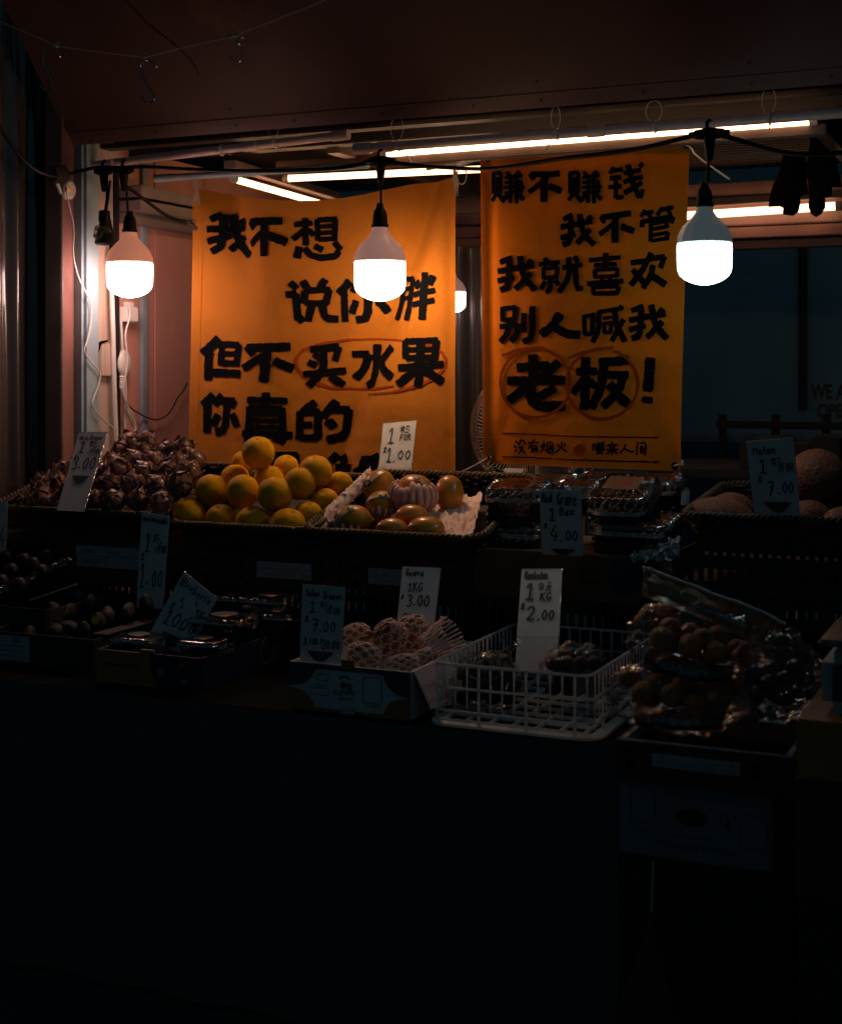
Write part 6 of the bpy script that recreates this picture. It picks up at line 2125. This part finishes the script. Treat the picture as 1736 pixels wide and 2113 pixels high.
# empty end of a net sleeve
p = MB()
a_, b_ = at(567.3 + 1500 * .20795, 1134.5 + 1010 * .20795, Y=3.10), at(567.3 + 1765 * .20795, 1134.5 + 830 * .20795, Y=3.16)
ax = (b_ - a_); L_ = ax.length; ax.normalize()
s1 = ax.cross(Vector((0, 1, .2))).normalized(); s2 = ax.cross(s1)
for k in range(26):
    q_ = 2 * math.pi * k / 26
    pts = []
    for i in range(14):
        f = i / 13
        r_ = (.034 + .012 * f) * (1 + .05 * math.sin(k * 2.3 + i))
        pts.append(a_ + ax * L_ * f + (s1 * math.cos(q_ + .15 * f) + s2 * math.sin(q_ + .15 * f)) * r_)
    p.tube(pts, .0028, 5)
tag(build('foam_sleeve', p, M['foamw'], smooth=True, sharp=0), 'empty ribbed foam sleeve sticking up at the right of the printed box', 'foam sleeve')
p = MB()
p.grid(lambda u, v: at(567.3 + (880 + 250 * u) * .20795, 1134.5 + (900 - 150 * u - 40 * v + 60 * (u - .5) * (v - .5)) * .20795, Y=3.02 + .03 * v) + Vector((0, .01 * noise.noise(Vector((u * 6, v * 5, 3))), .008 * noise.noise(Vector((u * 8, v * 4, 1))))), 20, 10)
tag(build('brown_wrapper', p, M['carton_brown'], smooth=True), 'torn brown wrapper lying over the netted dragon fruits', 'wrapper')

# ------------------------------------------------------------------ white plastic basket
Yc0 = 2.895
bx0, bx1 = at(888, 1480, Y=Yc0).x, at(1216, 1515, Y=Yc0).x
Yc1 = 3.44
bz1 = at(1050, 1382, Y=Yc0).z
t = thing('plastic_basket', 'white translucent plastic basket with upright bars', 'basket', ((bx0 + bx1) / 2, 3.15, ZT))


def rrect(x0, x1, y0, y1, r_, step=.02):
    o_ = []
    for cx, cy, a0 in ((x1 - r_, y0 + r_, -90), (x1 - r_, y1 - r_, 0), (x0 + r_, y1 - r_, 90), (x0 + r_, y0 + r_, 180)):
        for i in range(7):
            a_ = R(a0 + 15 * i)
            o_.append(Vector((cx + r_ * math.cos(a_), cy + r_ * math.sin(a_), 0)))
    return o_


def along(o_, n):
    L = [0]
    for i in range(len(o_)):
        L.append(L[-1] + (o_[(i + 1) % len(o_)] - o_[i]).length)
    res = []
    for k in range(n):
        d_ = L[-1] * k / n
        i = max(j for j in range(len(o_)) if L[j] <= d_)
        res.append(o_[i].lerp(o_[(i + 1) % len(o_)], (d_ - L[i]) / max(1e-9, L[i + 1] - L[i])))
    return res


ring = rrect(bx0, bx1, Yc0 + .004, Yc1, .035)
hz = bz1 - ZT
rails = MB()
for f, r_ in ((1.0, .0036), (.62, .0027), (.25, .0027)):
    rails.tube([v + Vector((0, 0, ZT + hz * f)) for v in ring], r_, 6, True, flat=.8)
build('rails', rails, M['crate'], t, smooth=True, sharp=0)
bars = MB()
fine = along(ring, 64)
cen = Vector(((bx0 + bx1) / 2, (Yc0 + Yc1) / 2, 0))
for i, v in enumerate(fine):
    big = i % 4 == 0
    d_ = (v - cen).normalized()
    pts = [v + Vector((0, 0, ZT + .006 + (hz - .004) * k / 4)) for k in range(5)]
    if big:
        bars.tube(pts, [.0046, .0034, .0031, .0031, .0034], 6)
    else:
        bars.tube(pts[1:], [.0016, .0016, .0018, .003], 5)
build('upright_bars', bars, M['crate'], t, smooth=True, sharp=0)
cfilm = film('corner_film', rough=.3, base=.05, milky=.22)
for (cx, cy, a0) in ((bx1 - .035, Yc0 + .039, -90), (bx0 + .035, Yc0 + .039, 180)):
    cp = MB().grid(lambda u, v: (cx + .0335 * math.cos(R(a0 + 90 * u)), cy + .0335 * math.sin(R(a0 + 90 * u)), ZT + .03 + (hz - .03) * v), 10, 2)
    build('corner_panel', cp, cfilm, t, smooth=True, sharp=0)
base = MB()
outer = rrect(bx0 - .010, bx1 + .022, Yc0 - .008, Yc1 + .01, .045)
inner = rrect(bx0 + .004, bx1 - .004, Yc0 + .008, Yc1 - .004, .033)
k = len(outer)
vs = [v + Vector((0, 0, ZT + .0015)) for v in outer] + [v + Vector((0, 0, ZT + .007)) for v in outer] + [v + Vector((0, 0, ZT + .010)) for v in inner] + [v + Vector((0, 0, ZT + .002)) for v in inner]
fs = []
for j in range(4):
    for i in range(k):
        fs.append((j * k + i, j * k + (i + 1) % k, ((j + 1) % 4) * k + (i + 1) % k, ((j + 1) % 4) * k + i))
base.add(vs, fs)
for i in range(7):
    x_ = bx0 + .02 + (bx1 - bx0 - .04) * i / 6
    base.box(x_ - .002, x_ + .002, Yc0 + .012, Yc1 - .012, ZT + .004, ZT + .012)
for i in range(9):
    y_ = Yc0 + .02 + (Yc1 - Yc0 - .04) * i / 8
    base.box(bx0 + .012, bx1 - .012, y_ - .002, y_ + .002, ZT + .0045, ZT + .0125)
build('base', base, M['crate'], t, smooth=True, sharp=30)


def fruitbag(label, spots, Yc, fr, m, fname, flabel, fgroup, ctr, rad3, group, topknot=None, filmm=None, yawz=0.):
    """fruits as things of their own inside a crinkled clear bag"""
    c_ = at(*ctr, Y=Yc)
    s_ = mpp(c_)
    R3 = [r_ * s_ for r_ in rad3]
    t_ = thing('fruit_bag', label, 'bag', c_ + Vector((0, 0, -R3[2])), group)
    b_ = MB()
    sd = ctr[0] * .01
    b_.ball(c_, R3, 56, 40, lambda d: .93 + .16 * noise.noise(d * 2.2 + Vector((sd, 0, 0))) + .11 * noise.noise(d * 5 + Vector((sd, 3, 0))) + .10 * abs(noise.noise(d * 7 + Vector((0, sd, 0)))) + .05 * abs(noise.noise(d * 12 + Vector((sd, 7, 0)))))
    if topknot:
        k_ = at(*topknot, Y=Yc)
        for j in range(7):
            q_ = 2 * math.pi * j / 7
            e_ = k_ + Vector((.022 * math.cos(q_), .022 * math.sin(q_), .028 + .008 * (j % 3)))
            b_.grid(lambda u, v: k_.lerp(e_, v) + Vector((-math.sin(q_), math.cos(q_), 0)) * (u - .5) * .026 * v + Vector((0, 0, .008 * noise.noise(Vector((u * 5, v * 4, j))))), 6, 6)
    build('bag_film', b_, filmm or M['bagfilm'], t_, smooth=True, sharp=0)
    global FP
    for i, (px, py, rp_, dy) in enumerate(spots):
        cc_ = at(px, py, Y=Yc + dy)
        if fname not in FP:
            FP[fname] = build(fname, MB().ball((0, 0, 0), 1, 22, 14, lambda d: (1 - .06 * math.exp(-((1 - d.z) / .03)) + .025 * noise.noise(d * 2)) * 1), m, local=True, smooth=True, sharp=0)
            o = FP[fname]
        else:
            o = FP[fname].copy(); sc.collection.objects.link(o)
        o.location = cc_; r_ = rp_ * mpp(cc_)
        o.scale = (r_, r_, r_ * .9)
        o.rotation_euler = (rnd.uniform(-.8, .8), rnd.uniform(-.8, .8), rnd.uniform(0, 6))
        tag(o, flabel(i), fname.replace('_', ' '), fgroup)
    return t_


FP = {}
RG = 'rambutans in the clear bags'
BG = 'clear bags of rambutans'
sp1 = [(955 + 30 * i + (j % 2) * 14, 1388 + 25 * j - (6 if i == 1 else 0), 17, -.03 + .02 * (i % 2)) for j in range(3) for i in range(4)] + [(1010, 1366, 15, .02), (1042, 1362, 15, .03)]
fruitbag('knotted clear bag of rambutans at the left in the white basket', sp1, 3.08, .02, M['rambutan'], 'rambutan', lambda i: 'dark red rambutan inside the knotted bag at the left of the white basket', RG, (1006, 1402), (74, 70, 60), BG, (1052, 1350))
sp2 = [(1140 + 28 * i + (j % 2) * 14, 1368 + 25 * j, 17, -.03 + .02 * (i % 2)) for j in range(3) for i in range(4)] + [(1165, 1346, 15, .02), (1200, 1350, 15, .03)]
fruitbag('smooth clear bag of rambutans at the right in the white basket', sp2, 3.16, .02, M['rambutan'], 'rambutan', lambda i: 'dark red rambutan inside the smooth bag at the right of the white basket', RG, (1186, 1378), (72, 68, 54), BG)

# ------------------------------------------------------------------ mandarin bags and their box at the right front
cx9 = lambda x: 1237.7 + x * .28696
cy9 = lambda y: 1134.5 + y * .28696
Ym = 2.92
ML = ('left', 'middle', 'right')
gm = 'mandarins in the printed bags'
mbg = 'printed bags of mandarins'
up = [(cx9(440), cy9(640), 27, -.02), (cx9(645), cy9(690), 27, -.03), (cx9(820), cy9(735), 25, -.02), (cx9(640), cy9(590), 22, .04), (cx9(850), cy9(620), 24, .05), (cx9(980), cy9(720), 24, .02), (cx9(500), cy9(560), 24, .05), (cx9(1060), cy9(800), 24, .04), (cx9(740), cy9(640), 24, .0)]
ul = ['mandarin at the left of the upper printed bag', 'mandarin in the middle front of the upper printed bag', 'mandarin at the right front of the upper printed bag', 'mandarin at the back middle of the upper printed bag', 'mandarin at the back right of the upper printed bag', 'mandarin at the far right of the upper printed bag', 'mandarin at the back left of the upper printed bag', 'mandarin low at the far right of the upper printed bag', 'mandarin between the front and back ones of the upper printed bag']
t = fruitbag('upper printed mandarin bag with a slanting orange zip top', up, Ym, .03, M['mandarin'], 'mandarin', lambda i: ul[i], gm, (cx9(690), cy9(650)), (150, 84, 88), mbg)
# printed header band with slider zip
hd = [(cx9(310), cy9(125)), (cx9(420), cy9(165)), (cx9(850), cy9(330)), (cx9(1100), cy9(420)), (cx9(1325), cy9(530))]
hb = [(cx9(300), cy9(330)), (cx9(470), cy9(390)), (cx9(800), cy9(520)), (cx9(1050), cy9(650)), (cx9(1215), cy9(720))]
M['hdr'] = mat('bag_header', (.36, .14, .04), .3, col2=(.24, .075, .035), vscale=10, bump=.5, bscale=30)
p = MB()


def hdr(u, v):
    k_ = u * 4; i = min(3, int(k_)); f = k_ - i
    a_ = at(*hd[i], Y=2.93).lerp(at(*hd[i + 1], Y=2.93), f); b_ = at(*hb[i], Y=2.86).lerp(at(*hb[i + 1], Y=2.86), f)
    return a_.lerp(b_, v) + Vector((0, .02 * noise.noise(Vector((u * 5, v * 2, 1))) + .006 * noise.noise(Vector((u * 14, v * 6, 1))), 0))


p.grid(hdr, 60, 12)
p.grid(lambda u, v: Vector(hdr(u, v)) + Vector((0, .012 * math.sin(v * 3.1), 0)), 60, 12)
build('header_band', p, M['hdr'], t, smooth=True, sharp=0)
p = MB()
p.tube([Vector(hdr(i / 40, -.01)) for i in range(41)], .0034, 6)
build('zip_strip', p, M['ziptie'], t, smooth=True)
build('zip_slider', MB().tube([Vector(hdr(.09, -.02)), Vector(hdr(.14, -.02))], .0062, 6), M['white_plastic'], t, smooth=True)
p = MB()


def hmap(u, v, l):
    return Vector(hdr(u, v)) + Vector((0, -.0025, 0))


write(p, 'Mandarin', .42, .72, .52, .70, hmap, .06, 0, .1, aspect=6)
for cu_, cv_, r_ in ((.24, .45, .26), (.385, .42, .2)):
    ribbon(p, [((cu_ * 4.6 + r_ * math.cos(q_)), cv_ + r_ * math.sin(q_)) for q_ in [2 * math.pi * i / 24 for i in range(25)]], .03, lambda x_, y_, l: hmap(x_ / 4.6, y_, l), .06, 0)
build('label_print', p, M['labelw'], t)
M['bandtxt'] = mat('band_print', (.24, .22, .20), .5)
M['bandred'] = mat('bag_band', (.13, .032, .018), .3, var=.3, vscale=12, bump=.4, bscale=30)


def frontband(t_, tlbr, Y, txt, dip=.02):
    (ax_, ay_), (bx_, by_), (cx_, cy_), (dx_, dy_) = tlbr
    TL, TR, BR, BL = at(ax_, ay_, Y=Y + .02), at(bx_, by_, Y=Y + .02), at(cx_, cy_, Y=Y), at(dx_, dy_, Y=Y)

    def g(u, v):
        q_ = TL.lerp(TR, u).lerp(BL.lerp(BR, u), v)
        return q_ + Vector((0, -.03 * math.sin(math.pi * u) - .010 * math.sin(math.pi * v) + .010 * noise.noise(Vector((u * 6, v * 3, ax_))), 0))
    p_ = MB()
    p_.grid(g, 40, 10)
    p_.grid(lambda u, v: g(u, v) + Vector((0, .003, 0)), 40, 10)
    build('printed_band', p_, M['bandred'], t_, smooth=True, sharp=0)
    p_ = MB()
    write(p_, txt, .18, .78, .22, .62, lambda u, v, l: g(u, v) + Vector((0, -.002, 0)), .065, 0, .22, aspect=5)
    build('label_print', p_, M['bandtxt'], t_)


frontband(t, ((cx9(330), cy9(700)), (cx9(960), cy9(840)), (cx9(930), cy9(960)), (cx9(310), cy9(850))), 2.81, 'Fresh Mandarin')
lo = [(cx9(315), cy9(1030), 27, -.03), (cx9(515), cy9(1045), 27, -.03), (cx9(690), cy9(1115), 26, -.04), (cx9(850), cy9(1080), 26, -.02), (cx9(205), cy9(910), 23, .03), (cx9(400), cy9(960), 24, .03), (cx9(600), cy9(975), 25, .02), (cx9(770), cy9(985), 25, .03), (cx9(930), cy9(990), 24, .04)]
ll = ['mandarin at the left of the lower printed bag', 'mandarin second from the left in the lower printed bag', 'mandarin low in the middle of the lower printed bag', 'mandarin at the right of the lower printed bag', 'mandarin at the top left of the lower printed bag beside the white basket', 'mandarin at the top left of the middle of the lower printed bag', 'mandarin at the top middle of the lower printed bag', 'mandarin at the top right of the lower printed bag', 'mandarin at the far right end of the lower printed bag']
t = fruitbag('lower printed mandarin bag reading Fresh Mandarin under the upper one', lo, 2.86, .03, M['mandarin'], 'mandarin', lambda i: ll[i], gm, (cx9(560), cy9(1050)), (156, 84, 76), mbg)
frontband(t, ((cx9(250), cy9(1110)), (cx9(900), cy9(1150)), (cx9(880), cy9(1290)), (cx9(260), cy9(1260))), 2.745, 'Fresh Mandarin')
ri = [(cx9(1210), cy9(960), 20, -.03), (cx9(1330), cy9(935), 22, -.01), (cx9(1120), cy9(1040), 20, -.03), (cx9(1400), cy9(850), 22, .03), (cx9(1110), cy9(890), 22, .02)]
fruitbag('clear bag of dark red fruit right of the mandarin bags', ri, 2.90, .03, M['darkapple'], 'red_fruit', lambda i: 'dark red fruit inside the clear bag right of the mandarin bags', 'dark red fruits in the right bag', (cx9(1260), cy9(900)), (104, 74, 92), 'clear bag of red fruit')

# the open box they lie in, on more boxes
Yx = 2.70
x0, x1 = at(1268, 1530, Y=Yx).x, at(1640, 1590, Y=Yx).x
z1 = at(1450, 1545, Y=Yx).z
z0 = at(1450, 1628, Y=Yx).z
t = crate('fruit_carton', 'dark red open carton with a white inner rim holding the mandarin bags', x0, x1, Yx, 3.12, z0, z1, M['carton_red'], cat='box', wall=.008)
rm = MB()
e = .006
rm.box(x0 + .009, x1 - .009, Yx + .009, Yx + .009 + e * .6, z1 - .04, z1 + .002).box(x1 - .009 - e * 1.8, x1 - .009, Yx + .02, 3.10, z1 - .04, z1 + .0022).box(x0 + .009, x0 + .009 + e * 1.4, Yx + .02, 3.10, z1 - .04, z1 + .0022)
build('white_liner', rm, M['carton_white'], t)
build('floor_sheet', MB().box(x0 + .016, x1 - .021, Yx + .02, 3.10, z1 - .020, z1 - .018), M['black_cloth'], t)
labelpanel(t, (1344, 1553, 1525, 1601), Yx, ptx, up=True, lines=pln)
for hx, hy in ((1298, 1546), (1298, 1571), (1559, 1585), (1559, 1604)):
    c = at(hx, hy, Y=Yx)
    h_ = MB().lathe([(.001, 0), (.0085, .0004), (.0085, .0008), (.001, .001)], 14, Matrix.Translation(Vector((c.x, Yx - .0002, c.z))) @ Matrix.Rotation(R(90), 4, 'X'))
    build('punched_hole', h_, M['ink'], t)
Yx2 = Yx + .02
M['produce'] = mat('carton_grey', (.17, .18, .20), .7, var=.15, vscale=10)
x0b, x1b = at(1276, 1700, Y=Yx2).x, at(1592, 1700, Y=Yx2).x
z0b = at(1430, 1780, Y=Yx2).z
t = crate('produce_carton', 'pale grey carton printed PRODUCE OF AUSTRALIA under the red carton', x0b, x1b, Yx2, 3.1, z0b, z0 - .002, M['produce'], lid=True, cat='box')
p = MB()
a_, b_ = at(1384, 1668, Y=Yx2), at(1532, 1688, Y=Yx2)
W2, H2 = x1b - x0b, z0 - z0b
bm_ = lambda u, v, l: Vector((x0b + W2 * u, Yx2 - .0014, z0 - H2 * v))
asp = W2 / H2
typeset(p, 'PRODUCE OF AUSTRALIA', .26, .77, .76, .84, bm_)
typeset(p, 'NET WEIGHT 4.5 Kg', .38, .62, .65, .71, bm_)
typeset(p, 'CLASS 1', .12, .20, .64, .69, bm_)
typeset(p, 'PALMS VINEYARDS PTY LTD', .30, .74, .13, .19, bm_)
for u0, v0, u1, v1 in ((.08, .10, .24, .55), (.80, .30, .97, .72), (.68, .33, .76, .60)):
    ribbon(p, [(u0 * asp, v0), (u1 * asp, v0), (u1 * asp, v1), (u0 * asp, v1), (u0 * asp, v0)], .008, lambda x_, y_, l: bm_(x_ / asp, y_, l), .05, 0, smooth=0)
build('label_print', p, M['labelink'], t)
vs = [bm_(.485 + .105 * math.cos(R(i * 12)), .42 + .11 * math.sin(R(i * 12)), 0) for i in range(30)]
build('oval_print', MB().add(vs, [tuple(range(30))]), M['carton_dark'], t)
build('tree_logo', MB().add([bm_(u, v, 0) for u, v in ((.72, .37), (.745, .5), (.725, .5), (.725, .56), (.715, .56), (.715, .5), (.695, .5))], [tuple(range(7))]), M['carton_dark'], t)
t = crate('black_crate', 'black crate on the floor carrying the carton stack at the right', x0b - .01, x1b + .02, Yx2 + .02, 3.1, .002, z0b - .002, M['black_plastic'], lid=True, cat='crate')

# binder clip on the right bag
c = at(cx9(1235), cy9(1185), Y=2.80)
t = thing('metal_clip', 'shiny metal clip with a ring hanging below the right bag', 'clip', c)
s = mpp(c)
build('ring', MB().tube([c + Vector((9 * s * math.cos(q_), 0, 14 * s + 8 * s * math.sin(q_))) for q_ in [2 * math.pi * i / 24 for i in range(24)]], .0026, 8, True), M['steel'], t, smooth=True)
build('jaw', MB().box(c.x - 9 * s, c.x + 9 * s, c.y - .006, c.y + .006, c.z - 8 * s, c.z + 5 * s), M['steel'], t, bevel=.002)
build('bar', MB().tube([c + Vector((-28 * s, .004, -16 * s)), c + Vector((26 * s, .004, -18 * s))], .003, 8), M['steel'], t, smooth=True)

# weighing scale and cartons at the right edge
Yw = 2.62
xw0 = at(1640, 1500, Y=Yw).x
z1 = at(1690, 1488, Y=Yw).z
zb = at(1690, 1612, Y=Yw).z
t = crate('scale_carton', 'orange-brown carton under the weighing scale at the right edge', xw0, xw0 + .42, Yw, 3.0, zb, z1, M['carton_orange'], lid=True, cat='box')
t = crate('scale_carton', 'dark red carton at the bottom of the stack at the right edge', xw0 - .006, xw0 + .43, Yw + .01, 3.0, at(1690, 1860, Y=Yw).z, zb - .003, M['carton_red'], lid=True, cat='box')
t = crate('black_crate', 'black crate on the floor below the cartons at the right edge', xw0 - .004, xw0 + .43, Yw + .03, 3.0, .002, at(1690, 1860, Y=Yw).z - .002, M['black_plastic'], lid=True, cat='crate')
Yq = 2.66
a_ = at(1690, 1482, Y=Yq)
t = thing('weighing_scale', 'pale grey weighing scale cut off by the right edge of the photo', 'scale', (a_.x + .12, Yq + .14, z1 + .001))
M['scale_grey'] = mat('scale_grey', (.34, .40, .43), .4, var=.1)
zt = at(1690, 1345, Y=Yq).z
build('scale_body', MB().box(a_.x, a_.x + .30, Yq, Yq + .26, z1 + .001, zt), M['scale_grey'], t, bevel=.022)
build('front_panel', MB().box(a_.x + .022, a_.x + .27, Yq - .002, Yq + .01, z1 + .03, zt - .02), M['carton_green'], t, bevel=.001)
zp = at(1690, 1290, Y=Yq).z
build('platform', MB().box(a_.x - .004, a_.x + .31, Yq - .01, Yq + .28, zt + .012, zt + .024), M['steel'], t, bevel=.005)
build('display_mast', MB().box(a_.x + .012, a_.x + .05, Yq + .20, Yq + .24, zt + .026, zp + .02), M['scale_grey'], t, bevel=.005)

# dark red cloth hanging by a cord under the cartons
cc = [at(1340, 1880, Y=2.66), at(1330, 1935, Y=2.66), at(1300, 2010, Y=2.66), at(1255, 2130, Y=2.66)]
cd = [at(1346, 1880, Y=2.66), at(1352, 1935, Y=2.66), at(1372, 2010, Y=2.66), at(1396, 2130, Y=2.66)]
p = MB()


def cl(u, v):
    k_ = v * 3; i = min(2, int(k_)); f = k_ - i
    a_, b_ = cc[i].lerp(cc[i + 1], f), cd[i].lerp(cd[i + 1], f)
    th = 2 * math.pi * u
    m_ = (a_ + b_) / 2; h_ = (b_ - a_).length / 2
    return m_ + Vector((h_ * math.cos(th), .035 * (.3 + v) * math.sin(th), 0)) * (1 + .10 * math.sin(th * 5 + v * 2))


p.grid(cl, 48, 16, True)
t = thing('hanging_bag', 'dark red cloth bag hanging from a thin cord under the carton stack', 'cloth bag', cc[3])
build('bag_cloth', p, M['carton_red'], t, smooth=True, sharp=0)
build('cord', MB().tube([at(1347, 1776, Y=2.67), at(1344, 1840, Y=2.665), at(1343, 1882, Y=2.66)], .0018, 6), M['string'], t, smooth=True)
